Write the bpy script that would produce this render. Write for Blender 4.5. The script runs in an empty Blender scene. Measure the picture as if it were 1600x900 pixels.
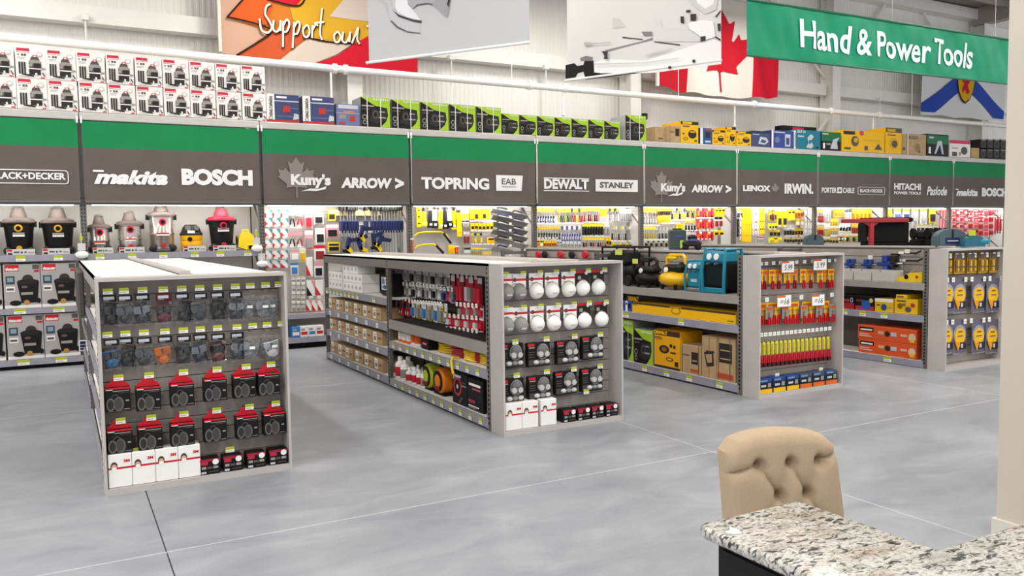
import bpy, bmesh, math, random
from mathutils import Vector, Matrix
random.seed(7)
S = bpy.context.scene
COL = S.collection
PI = math.pi
# ---------------------------------------------------------------- camera
CAM_H, FPX, YAW, PITCH, ROLL = 1.7655, 1285.0, .5012, -.0665, -.0141
_fw = Vector((math.sin(YAW)*math.cos(PITCH), math.cos(YAW)*math.cos(PITCH), math.sin(PITCH)))
_r0 = Vector((math.cos(YAW), -math.sin(YAW), 0)); _u0 = _r0.cross(_fw)
_r = _r0*math.cos(ROLL) + _u0*math.sin(ROLL); _u = _u0*math.cos(ROLL) - _r0*math.sin(ROLL)
_C = Vector((0, 0, CAM_H))
cd = bpy.data.cameras.new('camera'); cam = bpy.data.objects.new('camera', cd); COL.objects.link(cam)
cd.sensor_width = 36; cd.lens = FPX/1600*36; cd.clip_end = 200
cam.matrix_world = Matrix(((_r.x, _u.x, -_fw.x, 0), (_r.y, _u.y, -_fw.y, 0), (_r.z, _u.z, -_fw.z, CAM_H), (0, 0, 0, 1)))
S.camera = cam
# ---------------------------------------------------------------- world, exposure, ceiling lamps
S.view_settings.view_transform = 'Standard'; S.view_settings.look = 'None'
S.view_settings.gamma = 1; S.view_settings.use_curve_mapping = False
S.view_settings.exposure = 0.78
W = bpy.data.worlds.new('store'); S.world = W; W.use_nodes = True
W.node_tree.nodes['Background'].inputs[0].default_value = (.93, .96, 1, 1)
W.node_tree.nodes['Background'].inputs[1].default_value = .70
LAMPS = []
for lx in (-6.5, -1.5, 3.5, 8.5, 13.5, 18.5, 23.5):
    for ly in (-3.5, .6, 4.7, 8.8, 12.4):  # last row is added close to the back wall to brighten it
        if (lx > 20 and ly > 3) or (lx > 15 and ly > 8): continue
        LAMPS.append((lx, ly, 6.75))
for (lx, ly, lz) in LAMPS:
    l = bpy.data.lights.new('high_bay_light', 'AREA'); l.shape = 'RECTANGLE'; l.size = .36; l.size_y = 1.2
    l.energy = 66; l.color = (1, .965, .91)
    o = bpy.data.objects.new('high_bay_light', l); COL.objects.link(o); o.location = (lx, ly, lz-.02)
def strip_light(x, y, z, w, e, tilt):
    l = bpy.data.lights.new('header_strip_light', 'AREA'); l.shape = 'RECTANGLE'; l.size = w; l.size_y = .04
    l.energy = e; l.color = (1, .97, .92)
    o = bpy.data.objects.new('header_strip_light', l); COL.objects.link(o); o.location = (x, y, z)
    o.rotation_euler = (tilt, 0, 0)
# ---------------------------------------------------------------- pixel -> place
def ray(px, py): return _fw + _r*((px-800)/FPX) + _u*((450-py)/FPX)
def un(px, py, ax, v):
    d = ray(px, py); i = 'xyz'.index(ax); t = (v-_C[i])/d[i]; return _C + d*t
def unp(px, py, p0, n):
    d = ray(px, py); t = (p0-_C).dot(n)/d.dot(n); return _C + d*t
# ---------------------------------------------------------------- materials
MATS = {}
def lin(h):
    if isinstance(h, str):
        h = h.lstrip('#'); c = [int(h[i:i+2], 16)/255 for i in (0, 2, 4)]
    else: c = h
    return tuple(x/12.92 if x <= .04045 else ((x+.055)/1.055)**2.4 for x in c) + (1,)
def M(hexc, rough=.5, metal=0, key=None, spec=None, emit=0, alpha=1):
    if spec is None: spec = .5 if rough < .42 else .22
    k = (hexc, rough, metal, emit, alpha)
    if k in MATS: return MATS[k]
    m = bpy.data.materials.new(key or 'paint_'+hexc.strip('#')); m.use_nodes = True
    b = m.node_tree.nodes['Principled BSDF']
    b.inputs['Base Color'].default_value = lin(hexc); b.inputs['Roughness'].default_value = rough
    b.inputs['Metallic'].default_value = metal; b.inputs['Specular IOR Level'].default_value = spec
    if emit: b.inputs['Emission Color'].default_value = lin(hexc); b.inputs['Emission Strength'].default_value = emit
    if alpha < 1: b.inputs['Alpha'].default_value = alpha
    MATS[k] = m; return m
def nodes_mat(name):
    m = bpy.data.materials.new(name); m.use_nodes = True; nt = m.node_tree
    return m, nt, nt.nodes['Principled BSDF'], (lambda t, **kw: _nn(nt, t, kw))
def _nn(nt, t, kw):
    n = nt.nodes.new(t)
    for k, v in kw.items():
        if k in n.inputs: n.inputs[k].default_value = v
        else: setattr(n, k, v)
    return n
def ramp(nt, N, src, stops):
    r = N('ShaderNodeValToRGB'); nt.links.new(src, r.inputs[0])
    e = r.color_ramp.elements
    while len(e) < len(stops): e.new(.5)
    for q, (p, c) in zip(e, stops): q.position = p; q.color = lin(c)
    return r
def concrete():
    m, nt, b, N = nodes_mat('polished_concrete'); L = nt.links.new
    tc = N('ShaderNodeTexCoord'); mp = N('ShaderNodeMapping'); L(tc.outputs['Object'], mp.inputs[0])
    n1 = N('ShaderNodeTexNoise', Scale=.55, Detail=6.0, Roughness=.6, Distortion=.6); L(mp.outputs[0], n1.inputs['Vector'])
    mp2 = N('ShaderNodeMapping'); mp2.inputs['Scale'].default_value = (.9, 1.9, 1); mp2.inputs['Rotation'].default_value = (0, 0, .5)
    L(tc.outputs['Object'], mp2.inputs[0])
    n2 = N('ShaderNodeTexNoise', Scale=1.6, Detail=8.0, Roughness=.65, Distortion=1.0); L(mp2.outputs[0], n2.inputs['Vector'])
    n3 = N('ShaderNodeTexNoise', Scale=60.0, Detail=3.0); L(tc.outputs['Object'], n3.inputs['Vector'])
    r1 = ramp(nt, N, n1.outputs[0], [(.3, '#80838a'), (.52, '#90939a'), (.72, '#a5a8ad')])
    r2 = ramp(nt, N, n2.outputs[0], [(.32, '#777b83'), (.55, '#93969b'), (.75, '#abaeb2')])
    mx = N('ShaderNodeMix', data_type='RGBA'); mx.inputs[0].default_value = .5
    L(r1.outputs[0], mx.inputs[6]); L(r2.outputs[0], mx.inputs[7])
    r3 = ramp(nt, N, n3.outputs[0], [(.3, '#b8b8b8'), (.7, '#c8c8c8')])
    m2 = N('ShaderNodeMix', data_type='RGBA', blend_type='OVERLAY'); m2.inputs[0].default_value = .25
    L(mx.outputs[2], m2.inputs[6]); L(r3.outputs[0], m2.inputs[7]); L(m2.outputs[2], b.inputs['Base Color'])
    rr = N('ShaderNodeMapRange'); rr.inputs[3].default_value = .3; rr.inputs[4].default_value = .5
    L(n2.outputs[0], rr.inputs[0]); L(rr.outputs[0], b.inputs['Roughness'])
    b.inputs['Specular IOR Level'].default_value = .45
    return m
def granite():
    m, nt, b, N = nodes_mat('speckled_granite'); L = nt.links.new
    tc = N('ShaderNodeTexCoord'); mp = N('ShaderNodeMapping'); mp.inputs['Rotation'].default_value = (0, 0, .5); mp.inputs['Scale'].default_value = (1, 2.3, 1.5)
    L(tc.outputs['Object'], mp.inputs[0])
    n1 = N('ShaderNodeTexNoise', Scale=26.0, Detail=7.0, Roughness=.68, Distortion=.8); L(mp.outputs[0], n1.inputs['Vector'])
    n2 = N('ShaderNodeTexNoise', Scale=5.0, Detail=4.0, Roughness=.6); L(mp.outputs[0], n2.inputs['Vector'])
    ba = ramp(nt, N, n2.outputs[0], [(.35, '#aaa69d'), (.5, '#c6c4bd'), (.68, '#a8998a')])
    n3 = N('ShaderNodeTexNoise', Scale=75.0, Detail=3.0, Roughness=.6); L(tc.outputs['Object'], n3.inputs['Vector'])
    gs = ramp(nt, N, n3.outputs[0], [(.40, '#8f8a82'), (.50, '#ffffff')])
    mg = N('ShaderNodeMix', data_type='RGBA', blend_type='MULTIPLY'); mg.inputs[0].default_value = .55
    L(ba.outputs[0], mg.inputs[6]); L(gs.outputs[0], mg.inputs[7])
    sp = ramp(nt, N, n1.outputs[0], [(.36, '#000000'), (.42, '#5a5a5a'), (.47, '#ffffff')])
    mx = N('ShaderNodeMix', data_type='RGBA'); L(sp.outputs[0], mx.inputs[0])
    mx.inputs[6].default_value = lin('#191919'); L(mg.outputs[2], mx.inputs[7])
    L(mx.outputs[2], b.inputs['Base Color']); b.inputs['Roughness'].default_value = .22
    return m
def noisy(name, c1, c2, scale, rough, bump=0, stretch=(1, 1, 1), metal=0):
    m, nt, b, N = nodes_mat(name); L = nt.links.new
    tc = N('ShaderNodeTexCoord'); mp = N('ShaderNodeMapping'); mp.inputs['Scale'].default_value = stretch
    L(tc.outputs['Object'], mp.inputs[0])
    n = N('ShaderNodeTexNoise', Scale=scale, Detail=4.0); L(mp.outputs[0], n.inputs['Vector'])
    r = ramp(nt, N, n.outputs[0], [(.3, c1), (.7, c2)]); L(r.outputs[0], b.inputs['Base Color'])
    b.inputs['Roughness'].default_value = rough; b.inputs['Metallic'].default_value = metal
    if bump:
        bp = N('ShaderNodeBump', Strength=bump, Distance=.004); L(n.outputs[0], bp.inputs['Height']); L(bp.outputs[0], b.inputs['Normal'])
    return m
def plastic_film():
    m, nt, b, N = nodes_mat('clear_plastic_film'); L = nt.links.new
    tc = N('ShaderNodeTexCoord'); n = N('ShaderNodeTexNoise', Scale=38.0, Detail=2.0, Distortion=1.2); L(tc.outputs['Object'], n.inputs['Vector'])
    bp = N('ShaderNodeBump', Strength=.9, Distance=.02); L(n.outputs[0], bp.inputs['Height'])
    t = N('ShaderNodeBsdfTransparent'); g = N('ShaderNodeBsdfGlossy', Roughness=.16); L(bp.outputs[0], g.inputs['Normal'])
    f = N('ShaderNodeFresnel', IOR=1.5); L(bp.outputs[0], f.inputs['Normal'])
    mr = N('ShaderNodeMapRange'); mr.inputs[3].default_value = .03; mr.inputs[4].default_value = .7; L(f.outputs[0], mr.inputs[0])
    mx = N('ShaderNodeMixShader'); L(mr.outputs[0], mx.inputs[0]); L(t.outputs[0], mx.inputs[1]); L(g.outputs[0], mx.inputs[2])
    L(mx.outputs[0], nt.nodes['Material Output'].inputs[0]); nt.nodes.remove(b); return m
FLOOR = concrete(); GRAN = granite(); FILM = plastic_film()
WALLM = noisy('white_metal_panel', '#efece6', '#f4f1ec', 1.2, .5)
STEELW = noisy('white_painted_steel', '#ebe8e2', '#f0ede8', 3, .45)
GREY = noisy('grey_powder_coat', '#918b86', '#99938e', 6, .5)
GREYL = noisy('light_grey_powder_coat', '#b3aca7', '#b9b2ad', 6, .5)
GREYD = noisy('dark_grey_steel', '#5d5955', '#67635f', 6, .45)
SLAT = noisy('grey_slatwall', '#968d86', '#a0978f', 8, .6)
LIP = noisy('price_channel', '#8d8b96', '#9795a0', 5, .35)
DECK = noisy('white_laminate', '#e4e0db', '#ece9e5', 2, .45)
KRAFT = noisy('kraft_cardboard', '#a98c66', '#b7996f', 9, .7)
FABRIC = noisy('beige_linen', '#a48f75', '#b49f84', 420, .9, .25)
BLK = M('#121110', .5); DARK = M('#232120', .6); BLKM = M('#0c0c0c', .8)
WHITE = M('#eceae6', .5); RED = M('#c41e2c', .45); YEL = M('#f0c010', .45); TAGY = M('#b4be2c', .6); TAGW = M('#ecebe2', .6)
STEEL = M('#a9a8a6', .3, .8); CHROME = M('#c4c4c4', .18, 1)
# ---------------------------------------------------------------- mesh builder
class MB:
    def __init__(s): s.v = []; s.f = []; s.m = []; s.mats = []
    def mi(s, mat):
        if mat not in s.mats: s.mats.append(mat)
        return s.mats.index(mat)
    def add(s, vs, fs, mat):
        b = len(s.v); s.v += [tuple(p) for p in vs]; i = s.mi(mat)
        for f in fs: s.f.append([b+k for k in f]); s.m.append(i)
        return s
    def box(s, x0, x1, y0, y1, z0, z1, mat):
        v = [(x, y, z) for x in (x0, x1) for y in (y0, y1) for z in (z0, z1)]
        return s.add(v, [(0, 1, 3, 2), (4, 6, 7, 5), (0, 4, 5, 1), (2, 3, 7, 6), (0, 2, 6, 4), (1, 5, 7, 3)], mat)
    def cbox(s, x0, x1, y0, y1, z0, z1, c, mat):          # box with chamfered vertical edges and rims
        def ring(z, i):
            a, b, d, e = x0+i, x1-i, y0+i, y1-i
            return [(a+c, d, z), (b-c, d, z), (b, d+c, z), (b, e-c, z), (b-c, e, z), (a+c, e, z), (a, e-c, z), (a, d+c, z)]
        rs = [ring(z0, c), ring(z0+c, 0), ring(z1-c, 0), ring(z1, c)]
        v = [p for r in rs for p in r]; fs = [tuple(range(7, -1, -1)), tuple(range(24, 32))]
        for k in range(3):
            for i in range(8):
                j = (i+1) % 8; fs.append((k*8+i, k*8+j, k*8+8+j, k*8+8+i))
        return s.add(v, fs, mat)
    def prism(s, pts, y0, y1, mat):                          # polygon in x,z extruded along y
        n = len(pts); v = [(x, y0, z) for x, z in pts] + [(x, y1, z) for x, z in pts]
        a = sum(pts[i][0]*pts[(i+1) % n][1]-pts[(i+1) % n][0]*pts[i][1] for i in range(n))
        o = list(range(n)) if a > 0 else list(range(n-1, -1, -1))
        fs = [tuple(o), tuple(n+i for i in reversed(o))]
        for k in range(n):
            i, j = o[k], o[(k+1) % n]; fs.append((j, i, n+i, n+j))
        return s.add(v, fs, mat)
    def cyl(s, p0, p1, r, mat, n=10, r1=None):
        p0, p1 = Vector(p0), Vector(p1); d = (p1-p0).normalized()
        a = d.orthogonal().normalized(); b = d.cross(a); r1 = r if r1 is None else r1; v = []
        for p, q in ((p0, r), (p1, r1)):
            for i in range(n):
                t = 2*PI*i/n; v.append(p + a*(q*math.cos(t)) + b*(q*math.sin(t)))
        return s.add(v, [tuple(range(n-1, -1, -1)), tuple(range(n, 2*n))] + [(i, (i+1) % n, n+(i+1) % n, n+i) for i in range(n)], mat)
    def tube(s, pts, r, mat, n=6, closed=False):
        pts = [Vector(p) for p in pts]; m = len(pts); v = []; a = None
        for k, p in enumerate(pts):
            q0 = pts[k-1] if (k > 0 or closed) else p; q1 = pts[(k+1) % m] if (k < m-1 or closed) else p
            d = (q1-q0).normalized()
            if a is None: a = d.orthogonal()
            a = (a - d*a.dot(d)).normalized(); b = d.cross(a)
            for i in range(n):
                t = 2*PI*i/n; v.append(p + a*(r*math.cos(t)) + b*(r*math.sin(t)))
        fs = []
        for k in range(m if closed else m-1):
            for i in range(n):
                j = (i+1) % n; k2 = (k+1) % m; fs.append((k*n+i, k*n+j, k2*n+j, k2*n+i))
        if not closed: fs += [tuple(range(n-1, -1, -1)), tuple((m-1)*n+i for i in range(n))]
        return s.add(v, fs, mat)
    def lathe(s, prof, mat, n=20, c=(0, 0), axis='z', sx=1, sy=1):
        v = []
        for r, z in prof:
            for i in range(n):
                t = 2*PI*i/n; x, y = r*math.cos(t)*sx, r*math.sin(t)*sy
                v.append({'z': (c[0]+x, c[1]+y, z), 'y': (c[0]+x, z, c[1]+y), 'x': (z, c[0]+x, c[1]+y)}[axis])
        fs = [(k*n+i, k*n+(i+1) % n, k*n+n+(i+1) % n, k*n+n+i) for k in range(len(prof)-1) for i in range(n)]
        fs += [tuple(range(n-1, -1, -1)), tuple((len(prof)-1)*n+i for i in range(n))]
        return s.add(v, fs, mat)
    def ball(s, c, rx, ry, rz, mat, n=10, m=6):
        v = []; fs = []
        for k in range(1, m):
            t = PI*k/m
            for i in range(n):
                p = 2*PI*i/n; v.append((c[0]+rx*math.sin(t)*math.cos(p), c[1]+ry*math.sin(t)*math.sin(p), c[2]-rz*math.cos(t)))
        for k in range(m-2):
            for i in range(n): fs.append((k*n+i, k*n+(i+1) % n, k*n+n+(i+1) % n, k*n+n+i))
        a = len(v); v += [(c[0], c[1], c[2]-rz), (c[0], c[1], c[2]+rz)]
        for i in range(n): fs += [(a, (i+1) % n, i), (a+1, (m-2)*n+i, (m-2)*n+(i+1) % n)]
        return s.add(v, fs, mat)
    def mesh(s, name, smooth=False):
        me = bpy.data.meshes.new(name); me.from_pydata(s.v, [], s.f)
        for m in s.mats: me.materials.append(m)
        me.polygons.foreach_set('material_index', s.m)
        if smooth: me.polygons.foreach_set('use_smooth', [True]*len(s.f)); me.set_sharp_from_angle(angle=.7)
        me.update(); return me
    def build(s, name, parent=None, smooth=False, **kw):
        return link(name, s.mesh(name, smooth), parent, **kw)
def link(name, data, parent=None, loc=None, rz=0):
    o = bpy.data.objects.new(name, data); COL.objects.link(o)
    if parent: o.parent = parent
    if loc is not None: o.location = loc
    if rz: o.rotation_euler = (0, 0, rz)
    return o
def tag(o, label=None, cat=None, group=None, kind=None):
    if label: o['label'] = label
    if cat: o['category'] = cat
    if group: o['group'] = group
    if kind: o['kind'] = kind
    return o
def thing(name, label, cat, loc=(0, 0, 0), rz=0, group=None):
    return tag(link(name, None, None, loc, rz), label, cat, group)
KIDS = {}
def kids(o):
    return o.children
def dup(o, loc=None, rz=None, label=None, group=None, scale=None, _par=None):
    c = o.copy(); COL.objects.link(c); c.parent = _par
    for ch in o.children: dup(ch, _par=c)
    if loc is not None: c.location = loc
    if rz is not None: c.rotation_euler = (0, 0, rz)
    if scale is not None: c.scale = scale
    if label: c['label'] = label
    if group: c['group'] = group
    return c
class Proto:                                                  # first placing moves the thing itself, later ones copy it
    def __init__(s, root): s.r = root; s.used = False
    def put(s, loc, rz=0, label=None, group=None, scale=None):
        if not s.used:
            s.used = True; o = s.r; o.location = loc; o.rotation_euler = (0, 0, rz)
            if scale: o.scale = scale
            if label: o['label'] = label
            if group: o['group'] = group
            return o
        return dup(s.r, loc, rz, label, group, scale or (1, 1, 1))
ON = 'first second third fourth fifth sixth seventh eighth ninth tenth eleventh twelfth thirteenth fourteenth fifteenth sixteenth seventeenth eighteenth nineteenth'.split()
def nth(i):                                                   # 0 -> first
    n = i+1
    if n <= 19: return ON[i]
    t = {2: 'twent', 3: 'thirt', 4: 'fort', 5: 'fift', 6: 'sixt'}[n//10]
    return t+'ieth' if n % 10 == 0 else t+'y-'+ON[n % 10-1]
# ---------------------------------------------------------------- lettering
TXT = {}
def text_mesh(s, mat, bold=.02, shear=0, extr=.0, space=1.0):
    k = (s, mat.name, bold, shear, space)
    if k in TXT: return TXT[k]
    cu = bpy.data.curves.new('lettering', 'FONT'); cu.body = s; cu.size = 1; cu.offset = bold; cu.shear = shear
    cu.extrude = extr; cu.resolution_u = 3; cu.space_character = space; cu.fill_mode = 'FRONT'
    o = bpy.data.objects.new('tmp_text', cu); COL.objects.link(o)
    dg = bpy.context.evaluated_depsgraph_get(); me = bpy.data.meshes.new_from_object(o.evaluated_get(dg))
    bpy.data.objects.remove(o); bpy.data.curves.remove(cu)
    xs = [v.co.x for v in me.vertices]; ys = [v.co.y for v in me.vertices]
    a, b, c, d = min(xs), max(xs), min(ys), max(ys)
    for v in me.vertices:                                     # unit box, standing in x,z, facing -y
        v.co = Vector(((v.co.x-a)/(b-a), 0, (v.co.y-c)/(d-c)))
    me.materials.clear(); me.materials.append(mat); me.name = 'lettering'
    TXT[k] = me; return me
def text(s, parent, x0, z0, w, h, y, mat, bold=.02, shear=0, space=1.0, name='lettering', roty=0):
    o = link(name, text_mesh(s, mat, bold, shear, 0, space), parent, (x0, y, z0)); o.scale = (w, 1, h)
    if roty: o.rotation_euler = (0, roty, 0)
    return o
# ---------------------------------------------------------------- flat print on a face (u,v in 0..1, facing -y)
def R(u0, v0, u1, v1): return [(u0, v0), (u1, v0), (u1, v1), (u0, v1)]
def EL(cu, cv, ru, rv, n=14): return [(cu+ru*math.cos(2*PI*i/n), cv+rv*math.sin(2*PI*i/n)) for i in range(n)]
def prints(items, w, h, y, eps=.0006, name='printed_front', parent=None, base=0):
    mb = MB()
    for k, (poly, mat) in enumerate(items):
        n = len(poly); yy = y-eps*(base+1+k)
        a = sum(poly[i][0]*poly[(i+1) % n][1]-poly[(i+1) % n][0]*poly[i][1] for i in range(n))
        p = poly if a > 0 else poly[::-1]
        mb.add([((u-.5)*w, yy, v*h) for u, v in p], [tuple(range(n))], mat)
    return mb.build(name, parent)
def carton(w, d, h, mat, items, name='carton', label='', cat='box', front_words=(), tape=None, bev=.004):
    t = thing(name, label, cat)
    MB().cbox(-w/2, w/2, -d/2, d/2, 0, h, bev, mat).build('box_body', t)
    if items: prints(items, w, h, -d/2, parent=t)
    for (s, u0, v0, u1, v1, m, b) in front_words:
        text(s, t, (u0-.5)*w, v0*h, (u1-u0)*w, (v1-v0)*h, -d/2-.0006*(len(items)+3), m, b)
    if tape: prints([(R(0, .46, 1, .54), tape)], w, d, 0, name='tape', parent=None)
    return t
# ================================================================ the building
WALL_Y, CEIL_Z = 15.3, 8.2
def struct(o): o['kind'] = 'structure'; return o
fl = struct(MB().box(-9, 32, -6, WALL_Y, -.2, -.012, M('#5a5a5c', .9)).build('floor'))
xs = [-9] + [.45+4.05*k for k in range(-2, 8)] + [32]; ys = [-6] + [4.915+4.6*k for k in range(-2, 3)] + [WALL_Y]
slab_cache = {}
for i in range(len(xs)-1):
    for j in range(len(ys)-1):
        a, b, c, d = xs[i], xs[i+1], ys[j], ys[j+1]
        MB().box(a+.004, b-.004, c+.0018, d-.0018, -.012, 0, FLOOR).build('slab', fl)
FILL = M('#c6c9cc', .6)
for y in ys[1:-1]: MB().box(-9, 32, y-.003, y+.003, -.011, .0006, FILL).build('joint_filler', fl)
for x in xs[1:-1]:
    if abs(x-.45) > .1: MB().box(x-.003, x+.003, -6, WALL_Y, -.011, .0005, FILL).build('joint_filler', fl)
# back wall: ribbed steel sheets
wb = struct(MB().box(-9, 32, WALL_Y+.04, WALL_Y+.14, 0, CEIL_Z, WALLM).build('wall_back'))
def sheet_mesh():
    mb = MB(); prof = []; n = 10; p = 1.0/n
    for k in range(n):
        x = k*p; prof += [(x, 0), (x+.045, 0), (x+.055, -.006), (x+.09, -.006)]
    prof.append((1.0, 0)); v = [(x, y, z) for x, y in prof for z in (0, CEIL_Z)]
    return mb.add(v, [(2*i, 2*i+2, 2*i+3, 2*i+1) for i in range(len(prof)-1)], WALLM).mesh('wall_sheet')
sm = sheet_mesh()
for k in range(41): link('wall_sheet', sm, wb, (-9+k, WALL_Y+.02, 0))
ce = struct(MB().box(-9, 32, -6, WALL_Y+.14, CEIL_Z, CEIL_Z+.1, M('#9c958c', .8)).build('ceiling'))
for k in range(14): MB().box(-9, 32, WALL_Y-1.2-k*1.45-.04, WALL_Y-1.2-k*1.45+.04, CEIL_Z-.22, CEIL_Z, M('#a8a198', .6)).build('purlin', ce)
COLX = [-1.55, 4.88, 11.3, 17.75, 24.15, 30.5]
for n, x in enumerate(COLX):
    c = thing('steel_column', f'{nth(n)} white wide-flange steel column standing against the back wall', 'column', (x, WALL_Y-.3, 0)); c['kind'] = 'structure'; c.name = f'trim_{n+1}'
    MB().box(-.14, .14, -.2, -.18, 0, CEIL_Z, STEELW).build('front_flange', c)
    MB().box(-.14, .14, .2, .22, 0, CEIL_Z, STEELW).build('rear_flange', c)
    MB().box(-.008, .008, -.18, .2, 0, CEIL_Z, STEELW).build('web', c)
    MB().box(-.16, .16, -1.5, .2, CEIL_Z-.5, CEIL_Z-.01, M('#a8a198', .6)).build('rafter', c)
    for s in (-1, 1):
        MB().tube([(s*.12, .1, 5.7), (s*1.4, .2, 6.9), (s*2.6, .22, 8.1)], .035, STEELW).build('brace', c)
        if n == 3: MB().tube([(s*.12, .0, 4.6), (s*.9, .15, 3.6)], .04, STEELW).build('brace', c)
k = len(COLX)
for z0, z1 in ((5.22, 5.5), (7.85, 8.15)):
    for i in range(len(COLX)-1):
        k += 1
        g = struct(MB().box(COLX[i]+.15, COLX[i+1]-.15, WALL_Y-.3, WALL_Y-.02, z0, z1, STEELW).build(f'trim_{k}'))
# sprinkler pipe
pp = thing('sprinkler_pipe', 'long white sprinkler pipe running above the wall racking', 'pipe', (0, 13.55, 0))
MB().tube([(-3, 0, 4.60), (4.3, 0, 4.53), (9, 0, 4.52), (28, 0, 4.53)], .058, STEELW, 12).build('pipe_run', pp, True)
for px, py in ((523, 108), (540, 112), (827, 140), (882, 146), (1178, 165), (1298, 174), (1374, 181), (1535, 193)):
    p = un(px, py, 'y', 13.55)
    MB().lathe([(.075, -.03), (.085, -.03), (.085, .03), (.075, .03)], STEELW, 12, (0, 4.53), 'x').build('coupling', pp).location = (p.x, 0, 0)
for px in (131, 241, 518, 706, 880, 1148, 1365):
    p = un(px, 150, 'y', 13.55)
    MB().cyl((p.x, .0, 4.5), (p.x, .0, 4.05), .018, STEELW, 8).build('drop', pp)
    MB().lathe([(.012, 4.0), (.035, 4.02), (.03, 4.05), (.012, 4.06)], STEELW, 10, (p.x, 0)).build('sprinkler_head', pp)
for px in (800, 1060, 1425):
    p = un(px, 150, 'y', 13.55)
    MB().cyl((p.x, 0, 4.58), (p.x, 0, CEIL_Z-.02), .008, STEELW, 6).build('hanger_rod', pp)
for n, (px, py) in enumerate(((133, 27), (705, 90), (853, 105), (1375, 155))):
    p = un(px, py, 'y', WALL_Y-.36)
    s = thing('wall_fixture', f'{nth(n)} small white box fitting from left under the wall girt', 'fitting', p, group='white fittings under the wall girt')
    MB().cbox(-.055, .055, -.05, .05, -.05, .05, .008, WHITE).build('housing', s)
    MB().cyl((0, 0, -.05), (0, 0, -.75), .014, STEELW, 8).build('stem', s)
    MB().box(-.02, .02, .05, .07, -.03, .05, STEELW).build('bracket', s)
# lamps hanging from the ceiling
t = thing('high_bay_fixture', '', 'ceiling light', (0, 0, 0))
MB().box(-.2, .2, -.65, .65, .03, .09, STEELW).build('housing', t)
MB().box(-.18, .18, -.6, .6, .012, .03, M('#fff6e8', .5, 0, 'lamp_diffuser', emit=2.0)).build('diffuser', t)
for s in (-.5, .5): MB().cyl((0, s, .09), (0, s, CEIL_Z-6.76), .006, STEELW, 5).build('hanger', t)
P = Proto(t)
for n, (x, y, z) in enumerate(LAMPS): P.put((x, y, z), 0, f'{nth(n)} white linear high bay light hung below the ceiling', 'high bay ceiling lights')
# ================================================================ flags, posters, aisle banner
def wavy(mb, poly, lay, mat, Y, wave, step=.16):
    bm = bmesh.new(); vs = [bm.verts.new((x, 0, z)) for x, z in poly]; bm.faces.new(vs); bm.normal_update()
    if bm.faces[:][0].normal.y > 0: bmesh.ops.reverse_faces(bm, faces=bm.faces[:])
    bmesh.ops.triangulate(bm, faces=bm.faces[:])
    for _ in range(6):
        es = [e for e in bm.edges if e.calc_length() > step]
        if not es: break
        bmesh.ops.subdivide_edges(bm, edges=es, cuts=1); bmesh.ops.triangulate(bm, faces=bm.faces[:])
    bm.verts.index_update()
    mb.add([(v.co.x, Y + wave(v.co.x, v.co.z) - lay*.009, v.co.z) for v in bm.verts], [[v.index for v in f.verts] for f in bm.faces], mat); bm.free()
def ribbon(pts, w):
    out = []; P_ = [Vector(p) for p in pts]
    L, Rr = [], []
    for k, p in enumerate(P_):
        d = (P_[min(k+1, len(P_)-1)]-P_[max(k-1, 0)]).normalized(); n = Vector((-d.y, d.x))*w/2; L.append(p+n); Rr.append(p-n)
    return [[L[i], Rr[i], Rr[i+1], L[i+1]] for i in range(len(P_)-1)]
def cr(pts, n=5):
    P_ = [Vector(p) for p in pts]; out = []
    for i in range(len(P_)-1):
        a, b, c, d = P_[max(i-1, 0)], P_[i], P_[i+1], P_[min(i+2, len(P_)-1)]
        for k in range(n):
            t = k/n; out.append(.5*((2*b)+(c-a)*t+(2*a-5*b+4*c-d)*t*t+(3*b-a-3*c+d)*t**3))
    return out + [P_[-1]]
FY = 14.55
fw_ = lambda x, z: .03*math.sin(x*2.6+z*.5)+.015*math.sin(x*6.1+1)
def flagpx(px, py): p = un(px, py, 'y', FY); return (p.x, p.z)
# flag with the handwritten slogan
t = thing('slogan_flag', 'red and gold flag with handwritten Support our lettering, hung above the racking', 'flag')
cl = M('#a77f70', .8); fr = M('#c9301f', .8); fo = M('#c8742a', .8); fy = M('#d1a02b', .8); fp = M('#cdbdb0', .8); fc = M('#c8142c', .75); fk = M('#271814', .8)
x0, z0 = flagpx(345, 81); x1, z1 = flagpx(652, 115); TOP = 7.1
def fpoly(zoom): return [flagpx(400+a/3.75, b/3.75) for a, b in zoom]
mb = MB(); wavy(mb, [(x0, z0), flagpx(370, 92), flagpx(430, 99), flagpx(480, 103), flagpx(560, 108), (x1, z1), (x1, TOP), (x0, TOP)], 0, M('#c9a189', .8), FY, fw_); mb.build('cloth', t, True)
def fl_part(zoom, lay, mat):
    mb = MB(); wavy(mb, [flagpx(400+a/3.75, b/3.75) for a, b in zoom], lay, mat, FY, fw_); mb.build('printed_patch', t, True)
fl_part([(-50, -260), (250, -330), (700, -180), (660, 215), (560, 262), (300, 222), (120, 368), (0, 368), (-110, 325), (80, 190), (-180, 105), (-80, 0)], 1, fo)
fl_part([(130, -200), (700, -200), (680, 220), (570, 258), (320, 220), (215, 120)], 2, fy)
fl_part([(430, 95), (560, -60), (800, -100), (800, 140), (560, 118)], 3, fp)
fl_part([(-170, 100), (-80, 0), (60, -120), (100, 40), (60, 150), (0, 140)], 3, M('#cf5a22', .8))
fl_part([(310, 222), (565, 258), (470, 320), (330, 375), (120, 368), (200, 305)], 3, fp)
fl_part([(85, 190), (0, 270), (-115, 328), (-60, 352), (10, 362), (110, 366), (190, 300), (290, 225), (180, 140)], 2, M('#c4552f', .8))
fl_part([(940, 60), (940, 425), (700, 415), (330, 380), (480, 325), (570, 260), (680, 200), (760, 60)], 4, fc)
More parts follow.
